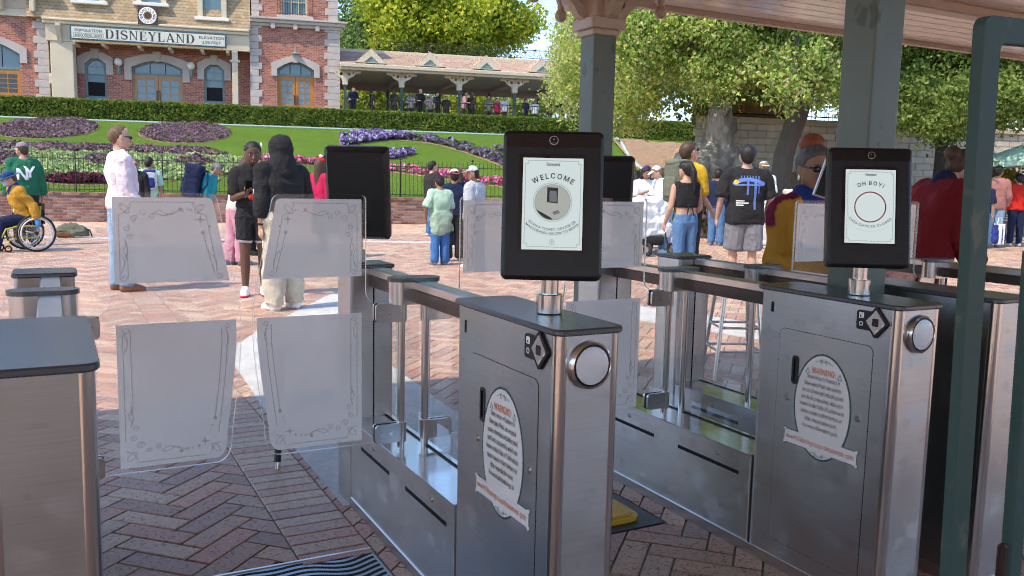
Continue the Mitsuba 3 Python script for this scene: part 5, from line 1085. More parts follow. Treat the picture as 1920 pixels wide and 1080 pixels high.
# ================================================================== people
mat('skin_light', (.52, .31, .22), .5, spec=.35); mat('skin_mid', (.40, .22, .14), .5, spec=.35); mat('skin_tan', (.30, .16, .10), .5, spec=.35); mat('skin_dark', (.12, .06, .04), .45, spec=.4)
CLOTH = {}
mat('cloth', VC, .88, spec=.15, sheen=.25); bump('cloth', lambda p, n, uv: .6 * fbm(p.x * 26, p.y * 26, p.z * 16, 3) + .4 * dr.abs(noise(p.x * 17 + 9, p.y * 17, p.z * 34) - .5), .030, 3e-3)
def hair_mat(nm, a, b): mat(nm, proc(lambda p, n, uv: mix(a, b, fbm(p.x * 90, p.y * 90, p.z * 12, 3))), .5, spec=.4); bump(nm, lambda p, n, uv: fbm(p.x * 120, p.y * 120, p.z * 14, 2), .006, 2e-3)
def cloth(name, col): CLOTH[name] = np.array(col)
for nm_, c_ in dict(c_white=(.78, .77, .76), c_pinkwhite=(.74, .63, .68), c_black=(.026, .026, .028), c_charcoal=(.035, .033, .032), c_navy=(.018, .025, .06), c_jeans=(.10, .19, .36), c_ljeans=(.24, .36, .50), c_brightjeans=(.06, .17, .42), c_teal=(.02, .26, .33),
        c_green=(.025, .15, .085), c_mint=(.42, .60, .46), c_sage=(.34, .47, .36), c_tiemint=(.36, .62, .52), c_mustard=(.46, .24, .035), c_yellow=(.62, .38, .03), c_maroon=(.16, .015, .045), c_crimson=(.46, .02, .08), c_red=(.55, .03, .02), c_darkred=(.16, .012, .014),
        c_rose=(.36, .17, .15), c_pink=(.52, .27, .34), c_cream=(.66, .56, .50), c_beige=(.55, .50, .40), c_grey=(.42, .44, .48), c_lgrey=(.55, .56, .57), c_taupe=(.26, .23, .26), c_shortgrey=(.20, .20, .22), c_blue=(.03, .05, .22), c_hatblue=(.03, .07, .17), c_olive=(.14, .15, .11), c_purple=(.13, .05, .20), c_brown=(.15, .07, .035), c_greyblue=(.20, .27, .33)).items(): cloth(nm_, c_)
hair_mat('hair_black', (.007, .006, .006), (.022, .018, .016)); hair_mat('hair_brown', (.035, .018, .010), (.10, .055, .03)); hair_mat('hair_fair', (.14, .08, .035), (.30, .19, .09)); hair_mat('hair_sandy', (.08, .045, .025), (.17, .10, .055)); hair_mat('hair_red', (.14, .035, .015), (.30, .09, .035)); hair_mat('hair_grey', (.05, .046, .043), (.13, .12, .11))
mat('lens_black', (.008, .008, .009), .1, spec=.6); mat('eye_white', (.6, .57, .54), .3); mat('lip', (.32, .11, .09), .5); mat('shoe_brown', (.22, .09, .04), .5); mat('glove_blue', (.05, .26, .62), .5); mat('mask_blue', (.38, .55, .68), .7)
SP = trimesh.creation.icosphere(1).vertices
def hull(*sp): return m3.Manifold.hull_points(np.vstack([SP * np.broadcast_to(r, 3) + np.asarray(c) for c, r in sp]))
def smooth_mesh(ms, L, it=6, wr=0.0, ws=9.0, seed=0):
    wr *= 1.7
    m = ms[0] if len(ms) == 1 else m3.Manifold.batch_boolean(ms, m3.OpType.Add)
    t = tri(m.refine_to_length(L)); t.merge_vertices(); trimesh.smoothing.filter_taubin(t, iterations=it)
    if wr:
        nz = meshkit.fbm(t.vertices * [ws, ws, ws * .6] + seed, 3, seed) - .5; rg = 1 - np.abs(2 * meshkit.noise(t.vertices * [ws * .8, ws * .8, ws * 1.6] + seed * 3, seed + 1) - 1); t.vertices += t.vertex_normals * (nz * wr * 1.6 + (rg - .5) * wr * .9)[:, None]
    return t
def Rm(deg, ax):
    return trimesh.transformations.rotation_matrix(math.radians(deg), ax)[:3, :3]
def dressed(par, nm, m, b, label=None, smooth=True):
    if b in CLOTH:
        q = m.vertices; t = .80 + .40 * meshkit.fbm(q * 7.0, 3, 5); return part(par, nm, m, 'cloth', True, label, color=np.clip(CLOTH[b] * t[:, None], 0, .9))
    return part(par, nm, m, b, smooth, label)
class Person:
    """Local frame: x to the person's right, y forwards, z up; unit height 1, then scaled and turned."""
    def __init__(s, label, pos, h, face, lean=0, side=0, twist=0, head=(0, 0), armR=None, armL=None, legR=None, legL=None, girth=1.0, skin='skin_light', L=.03, group=None, sit=None, hands=True, sh=1.0, drop=None):
        s.k = thing('person', label, 'person', group); s.h, s.L, s.skin = h, L, skin; s.seed = len(s.k) * 7 + int(h * 1000) % 97
        s.M = trimesh.transformations.rotation_matrix(math.radians(-face), (0, 0, 1)); s.M[:3, :3] *= h; s.M[:3, 3] = (pos[0], pos[1], pos[2] if len(pos) > 2 else 0)
        s.B = Rm(twist, (0, 0, 1)) @ Rm(-lean, (1, 0, 0)) @ Rm(side, (0, 1, 0)); s.hip = np.array([0, 0, .525]); s.g = girth; s.shw = sh
        up_ = lambda v: s.hip + s.B @ (np.array(v, float) - s.hip)
        s.T_ = up_
        s.HB = s.B @ Rm(head[0], (0, 0, 1)) @ Rm(-head[1], (1, 0, 0)); s.nb = up_((0, -.004, .835)); s.hc = s.nb + s.HB @ np.array([0, .014, .092])
        nv = lambda v: np.array(v, float) / np.linalg.norm(v)
        s.arm, s.leg = {}, {}
        for sd, sg, a in (('R', 1, armR), ('L', -1, armL)):
            u, f = a or ((.16, -.02, -1), (.06, .14, -1)); sh_ = up_((sg * .102 * sh, 0, .80)); e = sh_ + s.B @ nv((u[0] * sg, u[1], u[2])) * .168; w_ = e + s.B @ nv((f[0] * sg, f[1], f[2])) * .142
            s.arm[sd] = (sh_, e, w_, s.B @ nv((f[0] * sg, f[1], f[2])))
        for sd, sg, l in (('R', 1, legR), ('L', -1, legL)):
            th, ca = l or ((.03, .02, -1), (.02, -.02, -1)); hp = np.array([sg * .050, 0, .51]); kn = hp + nv((th[0] * sg, th[1], th[2])) * .235; an = kn + nv((ca[0] * sg, ca[1], ca[2])) * .232
            s.leg[sd] = (hp, kn, an)
        s.dz = (.042 - min(s.leg['R'][2][2], s.leg['L'][2][2])) if drop is None else drop
        s.body(hands)
    def out(s, m): m = m.copy(); m.vertices[:, 2] += s.dz; m.apply_transform(s.M); return m
    def add(s, nm, ms, b, wr=0.0, it=6, L=None, par=None, label=None, smooth=True, color=None):
        m = ms if isinstance(ms, trimesh.Trimesh) else smooth_mesh(ms if isinstance(ms, list) else [ms], L or s.L, it, wr, seed=s.seed)
        m = s.out(m)
        return dressed(par or s.k, nm, m, b, label)
    def H(s, v): return s.hc + s.HB @ np.array(v, float)
    def Hs(s, v, r): return (s.H(v), r)
    def ell(s, c, r, sub=2):
        m = sph((0, 0, 0), r, sub); m.vertices = s.H((0, 0, 0)) + (m.vertices + np.array(c)) @ s.HB.T; return m
    def headhull(s, grow=1.0, pts=None):
        q = pts or [((0, -.012, .022), .050), ((0, .008, .028), .048), ((0, .022, -.002), .038), ((0, .026, -.040), .026), ((.022, .008, -.02), .028), ((-.022, .008, -.02), .028)]
        return m3.Manifold.hull_points(np.vstack([s.H((0, 0, 0)) + (SP * r * grow + np.array(c) * 1.0) @ s.HB.T for c, r in q]))
    def body(s, hands):
        g = s.g; P = [s.headhull(), hull((s.nb - s.B @ [0, 0, .02], .034), (s.H((0, -.008, -.03)), .031)), hull((s.H((0, .060, .004)), .006), (s.H((0, .072, -.014)), .0085), (s.H((.008, .062, -.018)), .006), (s.H((-.008, .062, -.018)), .006))]
        for sg in (-1, 1): P.append(hull((s.H((sg * .048, -.002, .004)), (.007, .012, .016)), (s.H((sg * .046, .0, -.016)), .007)))
        P.append(hull((s.H((0, .050, -.034)), (.012, .010, .006))))
        T_ = s.T_; P += [hull((T_((.045, 0, .54)), .048 * g), (T_((-.045, 0, .54)), .048 * g), (T_((.035, 0, .62)), .048 * g), (T_((-.035, 0, .62)), .048 * g)),
              hull((T_((.035, 0, .62)), .048 * g), (T_((-.035, 0, .62)), .048 * g), (T_((.05, 0, .73)), .052 * g), (T_((-.05, 0, .73)), .052 * g)),
              hull((T_((.05, 0, .73)), .05 * g), (T_((-.05, 0, .73)), .05 * g), (T_((.085 * s.shw, 0, .802)), .03), (T_((-.085 * s.shw, 0, .802)), .03), (s.nb, .035))]
        for sd in 'RL':
            a, e, w_, d = s.arm[sd]; P += [hull((a, .030), (e, .023)), hull((e, .0225), (e * .6 + w_ * .4, .0225), (w_, .0155))]
            if hands:
                sg = 1 if sd == 'R' else -1; x = np.cross(d, s.B @ np.array([0, 1.0, 0])); x = x / (np.linalg.norm(x) + 1e-9) if np.linalg.norm(x) > .2 else s.B @ np.array([1.0, 0, 0]); y = np.cross(d, x)
                pc_ = w_ + d * .030; P.append(hull((w_ + d * .008, .012), (pc_ + y * .012 + d * .016, .009), (pc_ - y * .012 + d * .016, .009)))
                for k in range(4):
                    o = pc_ + y * (.0155 - .0103 * k) + d * .018; ln = (.022, .026, .024, .018)[k]; m_ = o + d * ln * .6 - x * sg * .004; P += [hull((o, .0055), (m_, .005)), hull((m_, .005), (m_ + d * ln * .5 - x * sg * .010, .0042))]
                o = w_ + d * .018 + y * .012; P += [hull((o, .0065), (o + d * .016 + y * .012, .0055)), hull((o + d * .016 + y * .012, .0055), (o + d * .032 + y * .013, .0048))]
            hp, kn, an = s.leg[sd]; P += [hull((hp, .050 * g), (kn, .031)), hull((kn, .031), (kn * .68 + an * .32 + [0, -.008, 0], .032), (an, .0185))]
            P.append(hull((an + [0, -.012, -.02], .018), (an + [0, .07, -.026], .015)))
        s.add('body', P, s.skin, it=4, L=min(s.L, .03))
    def face(s, brow='hair_black', eyes=True):
        for sg in (-1, 1):
            if eyes:
                s.add('eye', s.ell((sg * .019, .0525, .006), (.0078, .004, .0036), 1), 'eye_white'); s.add('iris', s.ell((sg * .019, .0560, .0058), (.0042, .002, .0038), 1), 'hair_black')
            s.add('eyebrow', s.ell((sg * .0195, .056, .0195), (.013, .005, .0028), 1), brow)
        s.add('mouth', s.ell((0, .0595, -.0345), (.0145, .0045, .0042), 1), 'lip')
    def top(s, b, sleeve=1.0, hem=.47, loose=.014, collar=True, wr=.006, nm='shirt', label=None, belly=0.0, open_back=False):
        g = s.g; T_ = s.T_; k = loose
        lo = hull((T_((.047, 0, hem)), .052 * g + k), (T_((-.047, 0, hem)), .052 * g + k), (T_((.037, belly * .5, .62)), .05 * g + k), (T_((-.037, belly * .5, .62)), .05 * g + k)) if hem < .6 else None
        P = ([lo] if lo else []) + [hull((T_((.037, belly, .63)), .05 * g + k), (T_((-.037, belly, .63)), .05 * g + k), (T_((.052, 0, .735)), .053 * g + k), (T_((-.052, 0, .735)), .053 * g + k)),
              hull((T_((.052, 0, .735)), .052 * g + k), (T_((-.052, 0, .735)), .052 * g + k), (T_((.088 * s.shw, 0, .803)), .031 + k * .7), (T_((-.088 * s.shw, 0, .803)), .031 + k * .7), (s.nb - s.B @ [0, 0, .008], .040 + k * .4))]
        m = m3.Manifold.batch_boolean(P, m3.OpType.Add); ax = s.B @ np.array([0, 0, 1.0]); m = m.trim_by_plane(ax.tolist(), float(ax @ T_((0, 0, hem))))
        n_ = ax + s.B @ np.array([0, -.35, 0]); n_ /= np.linalg.norm(n_); m = m.trim_by_plane((-n_).tolist(), float(-n_ @ (s.nb + s.B @ np.array([0, .0, .020 if collar else .006]))))
        Q = [m]
        for sd in 'RL':
            a, e, w_, d = s.arm[sd]
            if sleeve <= 0: continue
            up_ = (e - a) / np.linalg.norm(e - a)
            if sleeve <= .5:
                c = a + (e - a) * sleeve * 2; q = hull((a, .033 + k), (c + up_ * .03, .029 + k * 1.2)).trim_by_plane((-up_).tolist(), float(-up_ @ c)); Q.append(q)
            else:
                f_ = (w_ - e) / np.linalg.norm(w_ - e); c = e + (w_ - e) * (sleeve - .5) * 2; q = hull((e, .026 + k), (c + f_ * .02, .021 + k * .8)).trim_by_plane((-f_).tolist(), float(-f_ @ c)); Q += [hull((a, .033 + k), (e, .026 + k)), q]
        return s.add(nm, Q, b, wr, 4, label=label)
    def trousers(s, b, length=1.0, loose=.010, waist=.60, wr=.005, nm='trousers', flare=0.0):
        g, k = s.g, loose; T_ = s.T_
        w_ = hull((np.array([.047, 0, .515]), .055 * g + k), (np.array([-.047, 0, .515]), .055 * g + k), (T_((.040, 0, waist)), .049 * g + k * .6), (T_((-.040, 0, waist)), .049 * g + k * .6)); ax = s.B @ np.array([0, 0, 1.0]); w_ = w_.trim_by_plane((-ax).tolist(), float(-ax @ T_((0, 0, waist))))
        Q = [w_]
        for sd in 'RL':
            hp, kn, an = s.leg[sd]; t_ = (kn - hp) / np.linalg.norm(kn - hp); c_ = (an - kn) / np.linalg.norm(an - kn)
            if length <= .5:
                c = hp + (kn - hp) * length * 2; Q.append(hull((hp, .053 * g + k), (c + t_ * .03, .040 * g + k * 1.5)).trim_by_plane((-t_).tolist(), float(-t_ @ c)))
            else:
                c = kn + (an - kn) * (length - .5) * 2.04; Q += [hull((hp, .053 * g + k), (kn, .035 * g + k)), hull((kn, .035 * g + k), (kn * .6 + an * .4 + [0, -.006, 0], .034 + k + flare * .4), (c + c_ * .02, .025 + k * 1.3 + flare)).trim_by_plane((-c_).tolist(), float(-c_ @ c))]
        return s.add(nm, Q, b, wr, 4)
    def shoes(s, b, sole=None, big=1.0):
        for sd, sg in (('R', 1), ('L', -1)):
            an = s.leg[sd][2]; f = np.array([sg * .12, 1.0, 0]); f /= np.linalg.norm(f); zb = an[2] - .040
            m = hull((an + [0, -.022, -.018], .024 * big), (an + f * .05 + [0, 0, -.018], .026 * big), (an + f * .088 + [0, 0, -.026], .021 * big), (an + [0, -.004, .008], .022 * big)).trim_by_plane([0, 0, 1.0], float(zb))
            k = s.add('shoe', [m], b, L=.02)
            if sole: s.add('sole', [hull((an + [0, -.022, -.034], (.026 * big, .026 * big, .009)), (an + f * .09 + [0, 0, -.034], (.024 * big, .024 * big, .009))).trim_by_plane([0, 0, 1.0], float(zb))], sole, L=.02, par=k)
    def hair(s, b, kind='short', length=.0):
        cap_ = m3.Manifold.hull_points(np.vstack([s.H((0, 0, 0)) + (SP * r + np.array(c)) @ s.HB.T for c, r in ((((0, -.015, .024), .0525), ((0, .004, .031), .0495), ((0, -.026, .004), .040)) if kind == 'receding' else (((0, -.016, .024), .0555), ((0, .006, .033), .051), ((0, -.03, -.01), .04)))]))
        n_ = s.HB @ np.array([0, -.80, .60]); n_ /= np.linalg.norm(n_); cap_ = cap_.trim_by_plane(n_.tolist(), float(n_ @ s.H((0, .030, .034)) - (.002 if kind != 'receding' else -.012)))
        Q = [cap_]
        if kind in ('long', 'curly'):
            r = .046 if kind == 'long' else .060; Q += [hull((s.H((0, -.02, .02)), .056), (s.H((0, -.036, -.05)), r), (s.H((0, -.045, -.05 - length)), r * .8)), hull((s.H((.038, -.012, .01)), .02), (s.H((.042, -.012, -.05 - length * .7)), .02)), hull((s.H((-.038, -.012, .01)), .02), (s.H((-.042, -.012, -.05 - length * .7)), .02))]
        if kind == 'bun': Q.append(hull((s.H((0, -.028, .082)), (.036, .034, .030))))
        if kind == 'pony': Q += [hull((s.H((0, -.062, .045)), .018), (s.H((0, -.085, -.02)), .022), (s.H((0, -.08, -.09 - length)), .010)), hull((s.H((0, -.05, .05)), .022))]
        if kind == 'lowbun': Q.append(hull((s.H((0, -.075, .015)), .032)))
        return s.add('hair', Q, b, .010 if kind == 'curly' else .004, 3, L=.018)
    def cap(s, b, back=False, brim=True, bb=None, nm='cap'):
        c = m3.Manifold.hull_points(np.vstack([s.H((0, 0, 0)) + (SP * [.055, .062, .052] + np.array((0, -.006, .034))) @ s.HB.T])); n_ = s.HB @ np.array([0, -.12 if not back else .12, 1.0]); n_ /= np.linalg.norm(n_); c = c.trim_by_plane(n_.tolist(), float(n_ @ s.H((0, 0, .028))))
        k = s.add(nm, [c], b, L=.02)
        if brim:
            f = -1 if back else 1
            s.add('brim', [m3.Manifold.hull_points(np.vstack([s.H((0, 0, 0)) + (SP * r + np.array(q)) @ s.HB.T for q, r in (((.034, f * .045, .036), (.014, .012, .004)), ((-.034, f * .045, .036), (.014, .012, .004)), ((.018, f * .094, .026), (.014, .010, .004)), ((-.018, f * .094, .026), (.014, .010, .004)))]))], bb or b, L=.02, par=k)
        return k
    def brimhat(s, b, r=.098, nm='hat'):
        c = m3.Manifold.hull_points(np.vstack([s.H((0, 0, 0)) + (SP * q_ + np.array(c_)) @ s.HB.T for c_, q_ in (((0, -.006, .05), (.056, .062, .034)), ((0, -.006, .03), (.058, .066, .01)))])); d = m3.Manifold.hull_points(np.vstack([s.H((0, 0, 0)) + (SP * (r, r * 1.08, .005) + np.array((0, -.002, .022))) @ s.HB.T])); return s.add(nm, [c, d], b, .004, 3, L=.02)
    def glasses(s):
        k = s.add('sunglasses', [m3.Manifold.hull_points(np.vstack([s.H((0, 0, 0)) + (SP * (.017, .006, .0115) + np.array((sg * .020, .059, .006))) @ s.HB.T])) for sg in (-1, 1)] + [hull((s.H((sg * .036, .052, .010)), .0035), (s.H((sg * .047, -.004, .012)), .0035)) for sg in (-1, 1)] + [hull((s.H((.01, .066, .010)), .003), (s.H((-.01, .066, .010)), .003))], 'lens_black', L=.012, it=1); return k
    def strap(s, b):
        for sg in (-1, 1): s.add('strap', smooth_mesh([hull((s.T_((sg * .065, .055, .72)), .009), (s.T_((sg * .07, .02, .832)), .009)), hull((s.T_((sg * .07, .02, .832)), .009), (s.T_((sg * .06, -.06, .77)), .009))], s.L), b)
    def at(s, v): q = s.T_(v) + [0, 0, s.dz]; return (s.M @ np.r_[q, 1])[:3]
def decal(mesh2d, target, o, xd, yd, ray_d, b, parent, nm, off=.004, sub=.03):
    b = 'decal_yellow' if b == 'c_yellow' else b
    v, f = trimesh.remesh.subdivide_to_size(mesh2d.vertices, mesh2d.faces, sub); xd, yd, ray_d = (np.asarray(q, float) for q in (xd, yd, ray_d)); P = np.asarray(o) + v[:, :1] * xd + v[:, 1:2] * yd
    loc, ri, _ = target.ray.intersects_location(P - ray_d * .6, np.tile(ray_d, (len(P), 1)), multiple_hits=False); q = P.copy(); q[ri] = loc - ray_d * off; miss = np.setdiff1d(np.arange(len(P)), ri)
    if len(miss): bad = np.isin(f, miss).any(1); f = f[~bad]
    part(parent, nm, trimesh.Trimesh(q, f, process=True), b, kind='stuff')
def flat2d(poly):
    v, f = trimesh.creation.triangulate_polygon(poly, engine='earcut') if poly.geom_type == 'Polygon' else (None, None); return trimesh.Trimesh(np.c_[v, np.zeros(len(v))], f, process=False)
def flatmulti(poly): return cat([flat2d(p) for p in getattr(poly, 'geoms', [poly]) if p.area > 1e-8])
def meshof(key):
    v, f, *_ = meshkit.WRITTEN[scene[key]['filename']]; return trimesh.Trimesh(v, f, process=False)
def textflat(s, h, sq=1.0, bold=False):
    m = text(s, h, .001, sq, bold); keep = m.face_normals[:, 2] > .9; return trimesh.Trimesh(m.vertices, m.faces[keep], process=False)
def pack(parent_label, center, size, face, b, b2=None, tilt=0, cat_='backpack', name='backpack'):
    t = thing(name, parent_label, cat_); w_, d_, h_ = size; M = trimesh.transformations.rotation_matrix(math.radians(-face), (0, 0, 1)); M[:3, 3] = center; M = M @ trimesh.transformations.rotation_matrix(math.radians(tilt), (1, 0, 0))
    m = smooth_mesh([hull(*[((sx * (w_ / 2 - .05), sy * (d_ / 2 - .05), sz * (h_ / 2 - .06)), .055) for sx in (-1, 1) for sy in (-1, 1) for sz in (-1, 1)])], .03, 3, .012, 8, 3); dressed(t, 'bag', put(m, M), b)
    m = smooth_mesh([hull(*[((sx * (w_ / 2 - .07), -d_ / 2, z), .035) for sx in (-1, 1) for z in (-h_ * .32, h_ * .05)])], .03, 3, .008, 8, 4); dressed(t, 'front_pocket', put(m, M), b2 or b)
    dressed(t, 'top_flap', put(smooth_mesh([hull(*[((sx * (w_ / 2 - .05), sy * (d_ / 2 - .04), h_ / 2 - .02), .045) for sx in (-1, 1) for sy in (-1.15, 1)])], .03, 3, .006), M), b2 or b)
    for sx in (-1, 1): dressed(t, 'shoulder_strap', put(tube([(sx * w_ * .28, d_ / 2, h_ * .42), (sx * w_ * .3, d_ / 2 + .12, h_ * .36), (sx * w_ * .3, d_ / 2 + .14, .0), (sx * w_ * .3, d_ / 2, -h_ * .38)], .016, 6), M), b2 or b)
    return t
# ---- front rank, left to right
p = Person('man in a pale pink shirt, jeans and sunglasses standing in profile', (.66, 10.62), 1.83, 84, head=(2, -2), armR=((.10, .06, -1), (.02, .55, -.8)), armL=((.10, .02, -1), (.02, .4, -.9)), legR=((.02, .06, -1), (.02, -.02, -1)), legL=((.02, -.05, -1), (.02, -.06, -1)), girth=1.16, L=.022, sh=1.05)
p.top('c_pinkwhite', 1.0, .505, .017, wr=.009, belly=.022); p.trousers('c_ljeans', 1.0, .012, .56); p.shoes('shoe_brown'); p.hair('hair_sandy', 'receding'); p.glasses(); p.add('belt', [hull((p.T_((.05, .01, .535)), .062), (p.T_((-.05, .01, .535)), .062)).trim_by_plane([0, 0, 1.0], float(.513)).trim_by_plane([0, 0, -1.0], float(-.532))], 'c_black')
p = Person('woman in a dark top and white shorts facing the camera with a drink', (1.93, 9.78), 1.69, 190, head=(4, 14), armR=((.12, .15, -1), (-.5, .85, .25)), armL=((.10, .25, -1), (-.35, .9, .45)), legR=((.02, .05, -1), (.0, -.04, -1)), legL=((.03, -.02, -1), (.02, -.03, -1)), skin='skin_dark', L=.020)
p.top('c_black', .42, .58, .010, wr=.007); p.trousers('c_black', .30, .012, .60); p.add('shorts_hem', [hull((p.leg[q][1] * .42 + p.leg[q][0] * .58, .056), (p.leg[q][1] * .50 + p.leg[q][0] * .5, .056)) for q in 'RL'], 'c_lgrey', .004); p.shoes('c_white', 'c_crimson', 1.12); p.hair('hair_black'); p.face(); p.add('hair_bow', [hull((p.H((-.052, -.01, .05)), (.008, .02, .026)))], 'c_white')
prints = [((.03, .075, .70), 'c_yellow', .022), ((-.02, .078, .68), 'c_lgrey', .03), ((.01, .078, .645), 'c_red', .022), ((-.035, .07, .63), 'c_lgrey', .022), ((.045, .066, .655), 'c_teal', .018)]
for c_, b_, r_ in prints: p.add('print_patch', [hull((p.T_(c_), (r_, .008, r_ * .8)))], b_, .006)
hand = p.arm['L'][2] + p.arm['L'][3] * .05; hw = (p.M @ np.r_[hand + [0, 0, p.dz], 1])[:3]
k = thing('drink_cup', 'clear drink cup with a white straw held by the woman in the dark top', 'cup'); dressed(k, 'cup', cyl(hw + [0, 0, -.08], hw + [0, 0, .07], .032, .042, 16), 'c_lgrey'); part(k, 'straw', cyl(hw + [0, 0, .05], hw + [.02, 0, .22], .006, n=8), 'white_paint'); part(k, 'lid', cyl(hw + [0, 0, .07], hw + [0, 0, .09], .043, n=16), 'white_paint')
hand = p.arm['R'][2] + p.arm['R'][3] * .05; hw = (p.M @ np.r_[hand + [0, 0, p.dz], 1])[:3]
single('phone', bx(hw[0] - .04, hw[0] + .04, hw[1] - .006, hw[1] + .006, hw[2] - .02, hw[2] + .12, .003), 'black_gloss', 'dark phone held by the woman in the dark top', 'phone')
p = Person('person from behind in a black hoodie with hood up, beige trousers, white shoes', (2.0, 8.66), 1.70, -16, lean=3, armR=((.28, .12, -1), (-.1, .5, -.6)), armL=((.14, -.04, -1), (.02, .08, -1)), legR=((.04, .04, -1), (.02, -.04, -1)), legL=((.05, .0, -1), (.03, -.03, -1)), girth=1.16, L=.020, sh=1.14)
p.top('c_black', .82, .50, .022, wr=.009); p.trousers('c_beige', 1.0, .024, .58, wr=.013); p.shoes('c_white', None, 1.25)
p.add('hood', [m3.Manifold.hull_points(np.vstack([p.H((0, 0, 0)) + (SP * r + np.array(c)) @ p.HB.T for c, r in (((0, -.012, .024), .070), ((0, .014, .03), .062), ((0, -.02, -.03), .062))])), hull((p.H((0, -.022, -.035)), .062), (p.T_((.05, -.02, .80)), .046), (p.T_((-.05, -.02, .80)), .046), (p.T_((0, -.045, .79)), .04))], 'c_black', .008); p.add('wrist_band', [hull((p.arm['L'][2] * .9 + p.arm['L'][1] * .1, .020)).trim_by_plane([0, 0, 1.0], float((p.arm['L'][2] * .9 + p.arm['L'][1] * .1)[2] - .008)).trim_by_plane([0, 0, -1.0], float(-(p.arm['L'][2] * .9 + p.arm['L'][1] * .1)[2] - .008))], 'c_black')
p = Person('woman in a cream jacket, pink trousers and a red cap with a bow', (2.38, 13.25), 1.60, 80, lean=10, head=(0, 12), armR=((.15, .3, -1), (-.1, 1, -.1)), armL=((.15, .3, -1), (0, 1, .1)), legR=((.02, .10, -1), (0, .0, -1)), legL=((.02, -.12, -1), (0, -.14, -1)), girth=1.1)
p.top('c_cream', .98, .50, .020, wr=.011); p.trousers('c_pink', 1.0, .018, .58, flare=.012, wr=.008); p.shoes('c_greyblue'); p.hair('hair_brown', 'long', .04); p.cap('c_red', False); p.add('hat_bow', [hull((p.H((0, .0, .10)), (.02, .02, .016)), (p.H((.0, .03, .115)), (.012, .012, .012)))], 'c_pink')
p = Person('person in a teal top and grey beanie bending forward with a big pack', (2.62, 17.9), 1.60, 115, lean=16, head=(0, 20), armR=((.15, .1, -1), (.05, .1, -1)), armL=((.15, .2, -1), (0, .3, -1)), girth=1.12, skin='skin_mid')
p.top('c_teal', .62, .50, .018, wr=.010); p.trousers('c_charcoal'); p.shoes('c_black'); p.hair('hair_grey', 'short'); p.add('beanie', p.ell((0, -.008, .030), (.056, .062, .054)), 'c_shortgrey')
pack('large navy travel backpack with brown straps worn by the person in teal', (2.40, 17.82, 1.18), (.40, .30, .62), 112, 'c_navy', 'c_navy', -10)
p = Person('child in a mint tie-dye T-shirt with a grey backpack, seen from behind', (1.86, 20.6), 1.66, 8, head=(-35, 0), skin='skin_mid', armR=((.2, -.05, -1), (.1, .1, -1)))
p.top('c_tiemint', .48, .48, .014); p.trousers('c_charcoal', .45); p.shoes('c_white'); p.hair('hair_black'); pack('grey and blue backpack on the child in the tie-dye T-shirt', (1.85, 20.42, 1.18), (.28, .16, .40), 8, 'c_lgrey', 'c_blue')
p = Person('man in sunglasses of whom only the head shows behind the pink shirt', (1.46, 18.9), 1.60, 200, skin='skin_mid'); p.top('c_black', 1.0); p.trousers('c_charcoal'); p.shoes('c_black'); p.hair('hair_grey'); p.glasses()
p = Person('person in a black jacket partly hidden behind the woman with the drink', (2.88, 14.9), 1.66, 120, skin='skin_mid'); p.top('c_black', 1.0); p.trousers('c_charcoal'); p.shoes('c_black'); p.hair('hair_black')
p = Person('woman with long hair in a crimson top and red bow cap', (3.86, 14.1), 1.62, 60, head=(10, 0)); p.top('c_crimson', .98, .50, .018); p.trousers('c_charcoal'); p.shoes('c_white'); p.hair('hair_brown', 'long', .16); p.cap('c_red'); p.add('hat_bow', [hull((p.H((0, .0, .10)), (.026, .014, .016)))], 'c_white')
p = Person('man from behind in a green sweatshirt with white letters and grey cap', (-.45, 17.7), 1.81, -12, head=(30, 0), girth=1.2, armR=((.25, .0, -1), (.08, .15, -1)), armL=((.22, .0, -1), (.0, .15, -1)), L=.026)
k = p.top('c_green', .98, .50, .022, wr=.011); p.trousers('c_black', 1.0, .016); p.shoes('c_black'); p.hair('hair_brown'); p.cap('c_taupe')
fd = np.array([math.sin(math.radians(-12)), math.cos(math.radians(-12)), 0]); xr_ = np.array([fd[1], -fd[0], 0]); tg = meshof(k)
decal(textflat('N', .19, 1.1, True), tg, p.at((-.030, -.12, .645)), xr_, (0, 0, 1), fd, 'sticker_white', k, 'letter'); decal(textflat('Y', .19, 1.1, True), tg, p.at((.034, -.12, .670)), xr_, (0, 0, 1), fd, 'sticker_white', k, 'letter'); 
# ---- wheelchair
p = Person('seated worker in a mustard jacket, blue hat and face mask in a wheelchair', (-.42, 16.5, 0), 1.70, 252, lean=16, head=(0, 8), armR=((.15, -.05, -1), (.1, .2, -1)), armL=((.35, -.35, -1), (.2, .12, -1)), legR=((.08, 1, -.10), (0, .2, -1)), legL=((.08, 1, -.06), (0, .25, -1)), girth=1.1, L=.022, drop=-.205)
p.top('c_mustard', .98, .50, .018, wr=.010); p.trousers('c_navy', 1.0, .014); p.shoes('c_black'); p.hair('hair_brown'); p.brimhat('c_hatblue'); p.add('face_mask', [hull((p.H((0, .05, -.03)), (.03, .024, .026)), (p.H((0, .062, -.012)), .012))], 'mask_blue'); p.add('scarf', [hull((p.nb, .05), (p.T_((0, .03, .80)), .045))], 'c_blue', .006)
for q in 'RL': p.add('glove', [hull((p.arm[q][2], .022), (p.arm[q][2] + p.arm[q][3] * .05, .026))], 'glove_blue')
p.add('badge', [hull((p.T_((.03, .075, .62)), (.016, .005, .022)))], 'c_white')
wc = thing('wheelchair', 'yellow framed wheelchair with large spoked wheels carrying the worker in mustard', 'wheelchair'); MW = trimesh.transformations.rotation_matrix(math.radians(-252), (0, 0, 1)); MW[:3, 3] = (-.42, 16.5, 0)
mat('frame_yellow', (.45, .42, .06), .3)
